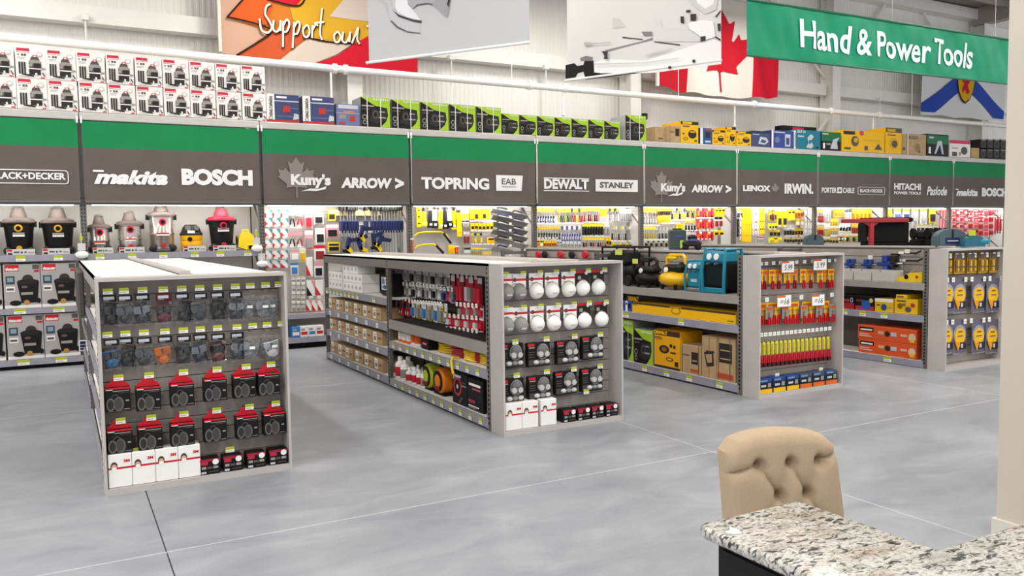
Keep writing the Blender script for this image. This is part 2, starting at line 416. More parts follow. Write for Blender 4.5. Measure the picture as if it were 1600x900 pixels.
fl_part([(70, 0), (230, 40), (280, -20), (200, -120), (40, -60)], 3, fc)
for pl in ([(-170, 102), (-80, 2), (10, -80)], [(-175, 104), (0, 145), (88, 188), (0, 255), (-118, 328)], [(300, 222), (420, 245), (565, 259)], [(60, 0), (235, 40), (290, -15)]):
    mb = MB()
    for q in ribbon([flagpx(400+a/3.75, b/3.75) for a, b in cr(pl)], .028): wavy(mb, q, 5, fk, FY, fw_, 9)
    mb.build('printed_outline', t)
ST = [[(78, 30), (55, 45), (48, 90), (72, 130), (86, 170), (60, 198), (25, 178), (15, 115)], [(97, 125), (95, 178), (115, 192), (133, 165), (137, 125), (136, 188)], [(152, 130), (150, 282)], [(150, 160), (172, 122), (188, 145), (174, 188), (150, 196)],
      [(217, 135), (206, 288)], [(215, 165), (238, 132), (250, 152), (236, 200), (213, 206)], [(292, 150), (270, 178), (277, 217), (297, 218), (310, 190), (300, 155), (288, 152)], [(328, 150), (324, 226)], [(325, 182), (345, 148), (362, 153)],
      [(386, 48), (376, 140), (374, 205), (386, 235)], [(338, 138), (398, 130)], [(477, 185), (455, 208), (461, 246), (481, 246), (491, 215), (475, 186)], [(507, 190), (501, 240), (521, 252), (540, 222), (547, 190), (541, 250)], [(555, 258), (572, 215), (592, 165), (586, 230), (601, 262)], [(640, 160), (690, 145)]]
lw = M('#f0dcc8', .7); n = 0
for s in ST:
    c = cr(s); mb = MB(); mk = MB()
    for q in ribbon([flagpx(401.6+a/3.75, 1.2+b/3.75) for a, b in c], .036): wavy(mk, q, 6, fk, FY, fw_, 9)
    for q in ribbon([flagpx(400+a/3.75, b/3.75) for a, b in c], .034): wavy(mb, q, 7.5, lw, FY, fw_, 9)
    mk.build('lettering_shadow', t); mb.build('lettering', t)
MB().box(x0-.03, x0+.02, FY-.02, FY+.04, z0, TOP, M('#ddd5cc', .8)).build('hem', t)
MB().cyl((x0-.1, FY+.02, TOP), (x1+.1, FY+.02, TOP), .02, STEELW).build('hanging_rod', t)
# red and white leaf flag
t = thing('leaf_flag', 'red and white maple leaf flag hanging against the back wall', 'flag')
cw = M('#e2d9d0', .8)
fold = lambda x, z: .05*math.sin(x*4.2+(z-5)*1.3)+.03*math.sin(x*9+z*2)
xa, xb, xc, xd = un(1029, 138, 'y', FY).x, un(1074, 138, 'y', FY).x, un(1174, 150, 'y', FY).x, un(1216, 155, 'y', FY).x
zb = lambda x: 4.95-.10*math.sin((x-xa)/(xd-xa)*PI)+.02*math.sin(x*7)
def strip(xa, xb, mat, lay=0, name='cloth'):
    n = 10; mb = MB(); pts = [(xa+(xb-xa)*i/n, zb(xa+(xb-xa)*i/n)) for i in range(n+1)]
    wavy(mb, pts+[(xb, 7.05), (xa, 7.05)], lay, mat, FY, fold, .13); mb.build(name, t, True)
strip(xa, xb, M('#c4142a', .75), name='red_band'); strip(xb, xc, cw, name='white_field'); strip(xc, xd, M('#c4142a', .75), name='red_band')
LEAF = [(0, -.5), (.02, -.5), (.015, -.26), (.06, -.235), (.27, -.27), (.24, -.19), (.245, -.17), (.47, .01), (.42, .03), (.41, .05), (.455, .19), (.33, .165), (.31, .175), (.285, .235), (.185, .125), (.155, .14), (.205, .39), (.125, .345), (.1, .35), (0, .5)]
LEAF = LEAF + [(-x, z) for x, z in LEAF[::-1][1:-1]] + [(-.0, -.5)]
LEAF = LEAF[:-1]
xm = un(1127, 90, 'y', FY).x; mb = MB(); wavy(mb, [(xm+x*1.8, 5.88+z*1.84) for x, z in LEAF], 2.5, M('#c4142a', .75), FY, fold, .1); mb.build('maple_leaf', t, True)
MB().box(xa-.06, xa, FY-.03, FY+.03, zb(xa), 7.05, WHITE).build('hem', t)
MB().cyl((xa-.1, FY+.02, 7.06), (xd+.1, FY+.02, 7.06), .02, STEELW).build('hanging_rod', t)
# white flag with blue saltire
t = thing('saltire_flag', 'white flag with blue diagonal cross and gold shield, far right of wall', 'flag')
xa, xd = un(1440, 150, 'y', FY).x, un(1571, 150, 'y', FY).x; xm = un(1507, 150, 'y', FY).x; zc = 5.95
zb = lambda x: 4.86+.02*math.sin(x*5)
fold = lambda x, z: .03*math.sin(x*3.2+z)
strip(xa, xd, M('#dedcdc', .8))
bl = M('#2347a8', .75); hw = (xd-xa)/2; hh = zc-4.93; xm0 = (xa+xd)/2
for s in (-1, 1):
    mb = MB(); q = .19
    wavy(mb, [(xm-s*.45, zc), (xm+s*(-hw), zc-hh+.22), (xm+s*(-hw+.02), zc-hh), (xm+s*(-hw+.55), zc-hh), (xm+s*.45, zc), (xm+s*(hw-.05), zc+hh), (xm+s*(hw-.7), zc+hh)][::1], 2+s*.5, bl, FY, fold, .16); mb.build('blue_diagonal', t, True)
def shield(k, mat, lay):
    mb = MB(); wavy(mb, [(xm+x*k, zc+z*k) for x, z in ((-.36, .4), (.36, .4), (.36, -.1), (.3, -.38), (.16, -.6), (0, -.7), (-.16, -.6), (-.3, -.38), (-.36, -.1))], lay, mat, FY, fold, .2); mb.build('shield', t, True)
shield(1.0, M('#2a2412', .8), 4); shield(.93, M('#d8a418', .8), 5)
mb = MB(); 
for s in ([(-.1, .2), (.1, .25), (.16, .05), (.05, -.1), (.14, -.3), (.02, -.35), (-.03, -.2), (-.14, -.32), (-.16, -.2), (-.06, -.05), (-.18, .0)], [(.05, .1), (.2, .02), (.18, .2)]): wavy(mb, [(xm+x, zc+z-.08) for x, z in s], 6.5, fc, FY, fold, .3)
mb.build('lion_emblem', t)
MB().cyl((xa-.1, FY+.02, 7.05), (xd+.1, FY+.02, 7.05), .02, STEELW).build('hanging_rod', t)
MB().box(xa, xd, FY-.012, FY+.03, 7.02, 7.05, WHITE).build('hem', t)
# two angled posters
def poster(a, b, zb, label, base, polys, off, sc, rail_w):
    A, B = un(*a, 'z', zb), un(*b, 'z', zb); d = (B-A).normalized(); n = Vector((d.y, -d.x, 0))
    if n.dot(_C-A) < 0: n = -n
    t = thing('hanging_poster', label, 'poster', (0, 0, 0)); Lg = (B-A).length
    def at(u, z, o): return A + d*u + Vector((0, 0, z-A.z)) + n*o
    zt = 6.4
    def slab(u0, u1, z0, z1, o0, o1, mat, name):
        v = [at(u, z, o) for u in (u0, u1) for o in (o1, o0) for z in (z0, z1)]
        MB().add(v, [(0, 1, 3, 2), (4, 6, 7, 5), (0, 4, 5, 1), (2, 3, 7, 6), (0, 2, 6, 4), (1, 5, 7, 3)], mat).build(name, t)
    slab(.02, Lg-.01, zb, zt, 0, .004, base, 'printed_sheet')
    MB().cyl(at(-.02, zb, .002), at(Lg, zb, .002), .016, rail_w, 10).build('bottom_rail', t, True)
    MB().cyl(at(-.02, zt, .002), at(Lg, zt, .002), .016, rail_w, 10).build('top_rail', t, True)
    for u in (.15, Lg-.15): MB().cyl(at(u, zt, .002), at(u, CEIL_Z-.02, .002), .004, STEEL, 5).build('hanging_cable', t)
    for k, (pl, mat) in enumerate(polys):
        bm = bmesh.new(); vs = [bm.verts.new(unp(off[0]+p[0]/sc, off[1]+p[1]/sc, A, n)+n*(.006+.0012*k)) for p in pl]
        f = bm.faces.new(vs); f.normal_update()
        if f.normal.dot(n) < 0: f.normal_flip()
        bmesh.ops.triangulate(bm, faces=bm.faces[:]); me = bpy.data.meshes.new('printed_shape'); bm.to_mesh(me); bm.free(); me.materials.append(mat); link('printed_shape', me, t)
g = lambda h: M(h, .5)
def disc(x, y, r): return [(x+r*math.cos(i*PI/5), y+r*math.sin(i*PI/5)) for i in range(10)]
poster((575, 98), (829, 66), 3.75, 'pale grey hanging poster printed with a curved steel jaw', g('#bdbcbe'),
       [([(200, -30), (250, 40), (262, 120), (225, 40), (150, -10), (130, -30)], g('#b4b2b5')), ([(245, -30), (258, 90), (275, 170), (330, 230), (420, 275), (535, 288), (535, 205), (440, 185), (350, 145), (300, 90), (275, -30)], g('#bcbbbe')),
        ([(325, -30), (320, 60), (345, 110), (420, 150), (545, 180), (470, 80), (430, 40), (425, -30)], g('#dddcdf')), ([(300, 90), (350, 128), (480, 172), (548, 178), (548, 202), (480, 190), (350, 147), (295, 85)], g('#3a393b')),
        ([(280, 185), (340, 245), (430, 283), (537, 292), (537, 284), (430, 272), (345, 230), (290, 178)], g('#575658')), ([(435, -30), (440, 40), (470, 82), (520, 50), (600, 38), (660, 52), (720, -30)], g('#a2a1a5')),
        ([(470, 82), (520, 50), (600, 38), (650, 48), (640, 34), (590, 28), (510, 40)], g('#444')if 0 else g('#4c4b4d')), ([(640, 36), (770, 155), (792, 60), (780, -30), (700, -30)], g('#98979b')), ([(768, 40), (785, 67), (799, 10), (795, -30), (788, -30)], g('#333233'))],
       (560, 0), 5.517, g('#e6e5e3'))
W1 = g('#f1efec'); D1 = g('#3b3836')
poster((885, 126), (1128, 94), 3.75, 'hanging poster printed with a white mitre saw and black handle', g('#dcd9d6'),
       [([(335, 560), (420, 530), (800, 540), (1300, 380), (1470, 340), (1470, 572), (850, 652), (400, 662), (340, 642)], W1), ([(80, 582), (160, 565), (185, 590), (240, 580), (250, 545), (330, 540), (335, 648), (400, 655), (760, 650), (400, 698), (260, 712), (240, 640), (190, 655), (170, 690), (80, 705)], g('#1b1817')),
        ([(210, 520), (260, 500), (325, 510), (320, 545), (215, 545)], g('#817d7b')), ([(430, 450), (760, 370), (860, 335), (860, 357), (640, 412), (450, 464)], g('#8c8988')), ([(500, 160), (560, 170), (620, 240), (500, 255)], g('#cdcac7')),
        ([(865, 180), (930, 180), (940, 240), (1160, 260), (1285, 330), (1285, 372), (865, 372)], g('#d8d5d2')), ([(590, 330), (770, 350), (770, 358), (590, 340)], D1), ([(870, 370), (1105, 398), (1105, 408), (880, 379)], D1), ([(760, 285), (855, 285), (855, 320), (785, 325)], g('#85827f')),
        ([(1130, -40), (1190, 0), (1230, 60), (1330, 130), (1425, 90), (1450, -40)], g('#d0cdca')), ([(1240, -40), (1260, 30), (1330, 80), (1400, 40), (1420, -40)], W1), ([(1180, 210), (1290, 180), (1400, 190), (1420, 330), (1330, 360), (1290, 330), (1190, 260)], W1),
        ([(1160, 95), (1200, 90), (1200, 112), (1160, 116)], D1), ([(1110, 150), (1140, 150), (1142, 212), (1112, 208)], D1), ([(1198, 130), (1250, 125), (1250, 188), (1200, 190)], D1), ([(1290, 330), (1335, 325), (1335, 365), (1290, 376)], D1), ([(1440, 215), (1470, 213), (1470, 280), (1445, 280)], D1),
        ([(1420, 152), (1470, 92), (1470, 112), (1430, 162)], D1), ([(1418, 325), (1470, 353), (1470, 371), (1424, 342)], D1), (disc(1017, 606, 15), D1), (disc(1232, 550, 15), D1), ([(255, 378), (350, 388), (490, 378), (490, 386), (350, 396), (255, 414)], g('#b5b2b0')), ([(410, 460), (466, 462), (460, 505), (466, 530), (430, 530), (436, 500)], D1),
        ([(800, 488), (900, 460), (1040, 430), (1040, 440), (900, 480), (800, 500)], g('#cfccc9')), ([(340, 572), (800, 560), (1100, 520), (1100, 526), (800, 568), (345, 582)], g('#cbc8c5'))],
       (870, 0), 5.714, g('#f0eeeb'))
# aisle banner
t = thing('aisle_banner', 'green aisle banner reading Hand & Power Tools hung from the ceiling', 'banner', (0, 7.0, 0))
gm = M('#00845f', .5, key='green_vinyl', spec=.25)
cre = lambda x, z: .018*math.sin((x-6.9)*5.2+(z-4)*4)+.012*math.sin((x-6.9)*11-(z-4)*6)+.006*math.sin(x*23+z*9)
nx, nz = 120, 16; xa, xb = 6.905, 12.4; v = []; 
for i in range(nx+1):
    for j in range(nz+1):
        x = xa+(xb-xa)*i/nx; z = 3.735+.62*j/nz + .055*((x-xa)/(xb-xa)); e = math.sin(PI*j/nz)**.6 if 0 < j < nz else 0
        v.append((x, cre(x, z)*e, z))
MB().add(v, [(i*(nz+1)+j, (i+1)*(nz+1)+j, (i+1)*(nz+1)+j+1, i*(nz+1)+j+1) for i in range(nx) for j in range(nz)], gm).build('vinyl_sheet', t, True)
dg_ = M('#0a5c42', .4)
MB().tube([(xa, .0, 4.355), (xb, .0, 4.41)], .014, dg_, 8).build('top_rail', t); MB().tube([(xa, .0, 3.735), (xb, .0, 3.79)], .012, dg_, 8).build('bottom_rail', t)
for x in (7.4, 9.4, 11.6): MB().cyl((x, 0, 4.38), (x, 0, CEIL_Z-.02), .004, STEEL, 5).build('hanging_cable', t)
lo, hi = un(1248, 70, 'y', 7.0), un(1519, 47, 'y', 7.0)
for wd, x0p, x1p, yb0, yt0 in (('Hand', 1248, 1328, 0, 0), ('&', 1338, 1359, 0, 0), ('Power', 1368, 1451, 0, 0), ('Tools', 1457, 1520, 0, 0)):
    xa_, xb_ = un(x0p, 80, 'y', 7).x, un(x1p, 90, 'y', 7).x
    zb_ = 3.735+.055*((xa_-6.905)/5.5)+.155
    h_ = .335 if wd in ('Hand', 'Tools') else .32; me = text_mesh(wd, M('#d6e2e0', .5), .022).copy()
    for vv in me.vertices:
        x_, z_ = xa_+vv.co.x*(xb_-xa_), zb_+vv.co.z*h_; q_ = min(1, max(0, (z_-3.735-.055*((x_-6.905)/5.495))/.62)); vv.co = (x_, cre(x_, z_)*math.sin(PI*q_)**.6-.011, z_)
    link('lettering', me, t)
# ================================================================ wall racking
BW = 2.4384; X0 = .3053-BW                                # bay k spans bx(k)..bx(k+1)
def bx(k): return X0+BW*k
RY, RB = 13.0, 14.05                                       # rack front and back planes
DECK_Z, HB, HT = 3.535, 2.293, 3.40
WN = lambda k: nth(k)+' wall bay'
rack = thing('pallet_racking', 'long grey wall racking with lit bays under green and grey headers', 'racking', (bx(4.5), 13.5, 0))
RO = Vector((bx(4.5), 13.5, 0))
def rp(mb, name, smooth=False, par=None):                   # a part of the racking given in world coordinates
    o = mb.build(name, par or rack, smooth); o.matrix_parent_inverse = Matrix.Identity(4); 
    if par is None: o.location = -RO
    return o
BEAM = noisy('rack_beam_grey', '#b9b5b0', '#c1bdb8', 5, .45)
LO, HI = -1, 11
def post_mesh():
    mb = MB().box(-.04, .04, -.035, .035, 0, DECK_Z-.02, GREYD)
    return mb.mesh('upright')
pm = post_mesh()
sl = MB()
for k in range(40):
    z = .3+k*.052*1.0
    for s in (-.02, .02): sl.box(s-.006, s+.006, -.0375, -.035, z, z+.022, BLKM)
slm = sl.mesh('slots')
for k in range(LO, HI+1):
    for y in (RY+.035, RB-.035):
        o = link('upright', pm, rack, Vector((bx(k), y, 0))-RO)
        if y < 13.2: q = link('slots', slm, o); q['kind'] = 'stuff'
    mb = MB()
    for i in range(4):
        z = .3+i*.8; mb = MB().tube([(bx(k), RY+.07, z), (bx(k), RB-.07, z+.75)], .018, GREYD, 6); rp(mb, 'frame_brace')
    rp(MB().cyl((bx(k), RY+.07, .25), (bx(k), RB-.07, .25), .018, GREYD, 6), 'frame_brace')
for k in range(LO, HI):
    a, b = bx(k)+.045, bx(k+1)-.045
    rp(MB().cbox(a-.04, b+.04, RY-.06, RY, HT+.015, DECK_Z-.015, .008, BEAM), 'top_beam')
    rp(MB().box(a, b, RY, RB, DECK_Z-.03, DECK_Z, M('#8e8780', .7)), 'top_deck')
    rp(MB().box(a-.02, b+.02, RY-.045, RY+.02, HB-.045, HB, GREYD), 'header_rail')
    li = thing('strip_light_fixture', f'slim white strip light under the header of the {WN(k)}' if k >= 0 else 'slim white strip light under the header left of frame', 'light', ((a+b)/2, RY+.1, HB-.03))
    MB().box(-(b-a)/2+.05, (b-a)/2-.05, -.03, .03, 0, .03, WHITE).build('housing', li)
    MB().cyl((-(b-a)/2+.07, 0, -.012), ((b-a)/2-.07, 0, -.012), .012, M('#fff8ee', .4, 0, 'lit_tube', emit=4), 8).build('tube', li)
    strip_light((a+b)/2, RY+.1, HB-.05, b-a-.2, 13 if k < 2 else 17, math.radians(28))
    if k < 2:                                                # vacuum bays: solid shelves, white back
        rp(MB().box(a-.03, b+.03, RB-.25, RB-.22, .05, DECK_Z-.03, M('#eae6df', .6)), 'back_panel')
        for z, th in ((1.56, .085), (.835, .075), (.135, .08)):
            rp(MB().box(a, b, RY+.02, RB-.25, z-.03, z, GREY), 'shelf')
            rp(MB().box(a-.02, b+.02, RY-.02, RY+.0, z-th, z+.004, LIP), 'shelf_lip')
        rp(MB().box(a, b, RY+.03, RY+.06, 0, .06, BLKM), 'kick_plate')
    else:
        rp(MB().box(a, b, RY+.46, RY+.49, .05, HB-.02, M('#cdc8c2', .6)), 'pegboard')
        rp(MB().box(a, b, RY+.02, RY+.46, .5, .53, GREY), 'shelf'); rp(MB().box(a, b, RY, RY+.02, .46, .535, LIP), 'shelf_lip')
        rp(MB().box(a, b, RY-.1, RY+.46, .14, .17, GREY), 'shelf'); rp(MB().box(a, b, RY-.12, RY-.1, .09, .175, LIP), 'shelf_lip')
        rp(MB().box(a, b, RY-.06, RY-.03, 0, .09, BLKM), 'kick_plate')
# peg holes as fine dark dots are kept in the pegboard's own relief: rows near the lit top edge
ph = MB()
for k in range(2, 10):
    for r in range(2):
        for i in range(56):
            x = bx(k)+.1+i*.04; z = 2.17-r*.06
            ph.add([(x-.006, RY+.459, z-.006), (x+.006, RY+.459, z-.006), (x+.006, RY+.459, z+.006), (x-.006, RY+.459, z+.006)], [(0, 1, 2, 3)], M('#5c5752', .8))
o = rp(ph, 'peg_holes'); o['kind'] = 'stuff'
# ---------------------------------------------------------------- header banners
BGREEN = noisy('banner_green', '#007a45', '#00804a', 3, .85); BGREY = noisy('banner_grey', '#5d534e', '#635954', 3, .85)
LW = M('#e9e6e6', .5); LD = M('#5f5754', .5); LEAFG = M('#8a807c', .55)
BY = 12.93
def wband(a, b, z0, z1, y, mat, amp):
    nx, nz = 24, 4; v = []
    for i in range(nx+1):
        for j in range(nz+1):
            x = a+(b-a)*i/nx; z = z0+(z1-z0)*j/nz; v.append((x, y+amp*math.sin(x*3.1+z*2)*math.sin((z-HB)/(HT-HB)*PI), z))
    return MB().add(v, [(i*(nz+1)+j, (i+1)*(nz+1)+j, (i+1)*(nz+1)+j+1, i*(nz+1)+j+1) for i in range(nx) for j in range(nz)], mat)
def hb(k, desc):
    a, b = bx(k)+.025, bx(k+1)-.025; c = (a+b)/2
    t = thing('header_banner', desc, 'banner', (c, BY, HB), group='green and grey header banners')
    for z0, z1, m, nm in ((3.035, HT, BGREEN, 'green_band'), (HB+.0, 3.035, BGREY, 'grey_band')):
        o = wband(a, b, z0, z1, BY, m, .007).build(nm, t, True); o.location = (-c, -BY, -HB)
    MB().box(-(b-a)/2, (b-a)/2, -.018, .018, -.02, .008, GREYD).build('bottom_rail', t)
    for s in (-1, 1): MB().box(s*(b-a)/2-.012, s*(b-a)/2+.012, -.012, .008, HT-HB-.03, HT-HB+.06, WHITE).build('clip', t)
    def word(s, x0, y0, x1, y1, bold=.03, shear=0, mat=LW, dy=.016, sp=1.0):
        A, B = un(x0, y1, 'y', BY), un(x1, y0, 'y', BY); A2, B2 = un(x0, y0, 'y', BY), un(x1, y1, 'y', BY)
        z0 = (A.z+B2.z)/2; z1 = (A2.z+B.z)/2
        text(s, t, A.x-c, z0-HB, B.x-A.x, z1-z0, -dy, mat, bold, shear, sp)
    def rect(x0, y0, x1, y1, mat, dy=.012, name='logo_panel', cut=0):
        A, B = un(x0, (y0+y1)/2, 'y', BY), un(x1, (y0+y1)/2, 'y', BY); h = un(x0, y0, 'y', BY).z-un(x0, y1, 'y', BY).z; z0 = A.z-h/2
        MB().add([(A.x-c, -dy, z0-HB), (B.x-c-cut, -dy, z0-HB), (B.x-c, -dy, z0+h-HB), (A.x-c, -dy, z0+h-HB)], [(0, 1, 2, 3)], mat).build(name, t)
    def frame(x0, y0, x1, y1, wd):
        A, B = un(x0, (y0+y1)/2, 'y', BY), un(x1, (y0+y1)/2, 'y', BY); h = un(x0, y0, 'y', BY).z-un(x0, y1, 'y', BY).z; z0, z1 = A.z-h/2-HB, A.z+h/2-HB; r = .04
        xa, xb = A.x-c, B.x-c; pts = []
        for cx, cz, a0 in ((xb-r, z1-r, 0), (xa+r, z1-r, 1), (xa+r, z0+r, 2), (xb-r, z0+r, 3)):
            for i in range(4): q = (a0+i/3)*PI/2; pts.append((cx+r*math.cos(q), -.013, cz+r*math.sin(q)))
        MB().tube(pts, wd, LW, 4, True).build('logo_outline', t)
    def leaf(px, py, s):
        p = un(px, py, 'y', BY); MB().prism([(p.x-c+x*s, p.z-HB+z*s) for x, z in LEAF], -.0125, -.0095, LEAFG).build('leaf_mark', t)
    def swoosh(x0, y0, x1, y1):
        pts = [un(x0, y1, 'y', BY), un(x0+(x1-x0)*.35, y1-(y1-y0)*.55, 'y', BY), un(x0+(x1-x0)*.7, y1-(y1-y0)*.5, 'y', BY), un(x1, y0, 'y', BY), un(x1-2, y0+(y1-y0)*.6, 'y', BY), un(x0+(x1-x0)*.6, y1-.5, 'y', BY), un(x0+(x1-x0)*.3, y1-1, 'y', BY)]
        MB().prism([(p.x-c, p.z-HB) for p in pts], -.018, -.012, LW).build('swoosh', t)
    return word, rect, frame, leaf, swoosh
D = 'green and grey header banner lettered '
hb(-1, 'plain green and grey header banner at the left edge')
w, r, f, l, s = hb(0, D+'inside a long outline, leftmost of all'); f(-26, 264.2, 106.5, 285.6, .007); w('BLACK+DECKER', -14, 269.4, 102, 280.2, .035)
w, r, f, l, s = hb(1, D+'in two bold words above the stainless vacuums'); w('makita', 147, 266, 262, 288.6, .05, .3); r(145, 265.3, 162, 268.5, LW, .017); w('BOSCH', 284, 264.5, 394, 290, .06)
w, r, f, l, s = hb(2, D+'above the bar clamps, with faint maple leaf'); l(463, 277, .62); w("Kuny's", 454.7, 272, 516, 294, .05); s(470, 291, 510, 299); w('ARROW', 532.5, 277.8, 612, 294.5, .055, .12); w('>', 617, 277.8, 630.5, 295.5, .05)
w, r, f, l, s = hb(3, D+'above the hand saws, white logo plate at right'); w('TOPRING', 658, 277.5, 763.5, 296, .045); r(774.7, 273.5, 816.5, 298, LW, .012, cut=.03); w('EAB', 783.5, 279, 805.5, 288.5, .015, 0, LD); r(783.5, 291, 806, 292.6, M('#a39c99'), .014, 'small_print')
w, r, f, l, s = hb(4, D+'between thin white bars, above the screwdrivers'); w('DEWALT', 849.5, 279.8, 919, 295.6, .045); r(849, 277.2, 920, 278.6, LW, name='logo_bar'); r(849, 297, 920, 298.4, LW, name='logo_bar'); r(930, 280, 996, 299.2, LW); w('STANLEY', 936.5, 284.8, 989.5, 294.2, .04, 0, LD)
w, r, f, l, s = hb(5, D+'above red drill bit cards, with faint maple leaf'); l(1033, 292, .62); w("Kuny's", 1032, 286, 1070, 303, .05); s(1043, 299.5, 1067, 306.5); w('ARROW', 1079.5, 289, 1129, 301, .055, .12); w('>', 1133, 289, 1142, 302, .05)
w, r, f, l, s = hb(6, D+'above the tall yellow levels'); w('LENOX', 1160, 289.5, 1203, 299.2, .055); l(1210.5, 294.5, .24); w('IRWIN.', 1225, 287.2, 1270, 303, .05)
w, r, f, l, s = hb(7, D+'beside a small outlined logo, above amber sanding packs'); w('PORTER', 1283, 293, 1306.5, 301.5, .03); r(1307.5, 292.6, 1315, 302, LW); w('+', 1308.8, 294.5, 1313.7, 300, .04, 0, LD, .018); w('CABLE', 1316, 293.5, 1334, 301.8, .03); f(1340, 292.2, 1381.5, 304, .006); w('BLACK+DECKER', 1343, 295.6, 1378.5, 300.8, .035)
w, r, f, l, s = hb(8, D+'in two stacked lines and a slanted word'); w('HITACHI', 1396, 286.5, 1438, 297, .045); w('POWER TOOLS', 1396, 299.4, 1438, 304, .04); w('Paslode', 1447, 291.5, 1479, 305.5, .03, .25)
w, r, f, l, s = hb(9, D+'in two words, rightmost before the column'); w('makita', 1493, 295.3, 1527, 306.5, .05, .3); r(1492, 295, 1497, 296.6, LW, .017); w('BOSCH', 1533, 293.8, 1573, 307.3, .06)
hb(10, 'plain green and grey header banner hidden past the beige column')
# ================================================================ cartons on top of the racking
VR = M('#c23045', .5); INK = M('#2c2826', .6); INK2 = M('#57514d', .6); INK3 = M('#97918b', .6); PAPER = M('#e8e4df', .6)
vac_print = [(R(.05, .83, .47, .975), VR), (R(.07, .845, .45, .875), PAPER), (R(.07, .73, .14, .78), INK3), (R(.20, .72, .27, .79), INK2), (R(.29, .72, .36, .79), INK2), (R(.08, .66, .34, .675), INK3), (R(.08, .62, .3, .632), INK3),
             (R(.10, .13, .15, .52), INK), (R(.19, .12, .24, .52), INK), (R(.28, .11, .33, .52), INK), (R(.155, .13, .18, .52), INK3), (R(.245, .12, .27, .52), INK3), ([(.2, .1), (.58, .05), (.60, .1), (.40, .13), (.24, .13)], INK),
             (EL(.80, .80, .1, .075), INK3), (EL(.80, .80, .085, .062), PAPER), (EL(.64, .61, .15, .13), INK2), (R(.44, .29, .85, .55), INK2), (EL(.645, .54, .21, .07), INK3), (R(.44, .12, .82, .3), INK), (R(.6, .34, .82, .5), INK), (R(.4, .3, .9, .335), PAPER), (EL(.5, .43, .06, .055), INK3),
             ([(.56, .7), (.73, .7), (.70, .77), (.59, .77)], VR), ([(.6, .71), (.69, .71), (.675, .75), (.615, .75)], PAPER), ([(.86, .2), (.9, .2), (.98, .08), (.93, .08)], INK), (R(.85, .3, .98, .36), INK3), (R(.82, .01, .95, .05), VR), (R(.08, .04, .45, .055), INK3), (R(.64, .1, .7, .18), PAPER)]
P = Proto(carton(.355, .42, .406, PAPER, vac_print, 'vacuum_carton', '', 'box'))
NC = 12
for r_ in range(2):
    for i in range(NC):
        x = 2.865-.183-.3655*i
        lab = f'{nth(i)} white vacuum carton from the blue cases, {"upper" if r_ else "lower"} row on racking'
        P.put((x+random.uniform(-.004, .004)+(.0 if r_ else .006), RY+.2+random.uniform(0, .012), DECK_Z+r_*.41), random.uniform(-.008, .008), lab, 'white vacuum cartons on the racking')
def topbox(x0, x1, yt, body, items, label, words=(), depth=.4, name='carton', set_back=0, z0=None, dz=0):
    zb = DECK_Z+dz; Y = RY+.01+set_back
    A, B = un(x0, yt, 'y', Y), un(x1, yt, 'y', Y); w = B.x-A.x-.006; h = (A.z+B.z)/2-zb
    t = carton(w, depth, h, body, items, name, label, 'box', words); t.location = ((A.x+B.x)/2, Y+depth/2, zb); return t
NAVY = M('#2f3a66', .4); NAVYL = M('#5a6a94', .4); REDC = M('#b3352f', .5); SILV = M('#b9bcc4', .3)
case_pr = [(R(0, 0, .24, 1), PAPER), (R(0, 0, 1, .08), REDC), (R(.24, .74, 1, .78), SILV), (R(.3, .86, .62, .93), PAPER), ([(.5, .35), (.72, .38), (.72, .6), (.5, .58)], REDC), (R(.3, .2, .95, .23), NAVYL), ([(.8, .1), (.98, .14), (.98, .3), (.84, .34)], SILV), (R(.7, .5, .97, .53), NAVYL), (EL(.12, .13, .06, .06), INK2), (EL(.12, .13, .04, .04), PAPER)]
for n, (a, b, yt) in enumerate(((415.5, 467, 147.5), (472, 522, 151))):
    t = topbox(a, b, yt, NAVY, case_pr, f'{("left","right")[n]} of two blue tool cartons with an upright white lettering strip', depth=.36, name='tool_set_carton')
    w_ = t.children[0].dimensions
    o = text('KING CANADA', t, 0, 0, .30, .05, -.19, INK, .03, roty=-PI/2); A, B = un(a, yt, 'y', RY+.01), un(b, yt, 'y', RY+.01); W_ = B.x-A.x
    o.location = (-W_*.5+W_*.185, -.187, .09)
topbox(525, 562, 162.5, M('#6a6f95', .45), [(R(.08, .78, .92, .95), SILV), (R(.3, .6, .75, .68), M('#c9763c')), (R(.1, .3, .4, .5), M('#8f8a86')), ([(.55, .2), (.8, .2), (.78, .45), (.58, .45)], REDC), (R(.1, .05, .35, .14), REDC), (R(.0, .56, 1, .58), SILV)], 'small lilac tool carton right of the blue cases', depth=.32, name='tool_set_carton')
LIME = M('#9dc02c', .5); GRN_D = M('#3b3a37', .55)
def flex_pr(strap=True):
    p = [(R(0, 0, 1, 1), BLK), ([(0, 1), (1, 1), (1, 0), (.66, 0), (.86, .2), (.93, .4), (.9, .66), (.5, .72)], LIME), ([(.3, .2), (.55, .12), (.86, .22), (.93, .45), (.86, .64), (.6, .58), (.4, .62)], M('#2b2a28', .5)), (EL(.5, .42, .1, .14), INK2), (EL(.5, .42, .06, .09), BLK), (R(.03, .68, .45, .73), INK3), (R(.03, .58, .3, .62), INK2), (EL(.12, .32, .08, .09), INK3), (EL(.12, .32, .055, .06), BLK), (EL(.12, .14, .07, .07), INK3), (EL(.12, .14, .05, .045), BLK), (R(.62, .5, .82, .54), INK3), (R(.6, .3, .85, .35), INK3)]
    if strap: p += [(R(.2, 0, .225, 1), PAPER), (R(.66, 0, .685, 1), PAPER)]
    return p
FW = [('FLEX ZILLA', .42, .9, .96, .965, PAPER, .02)]
i = 0
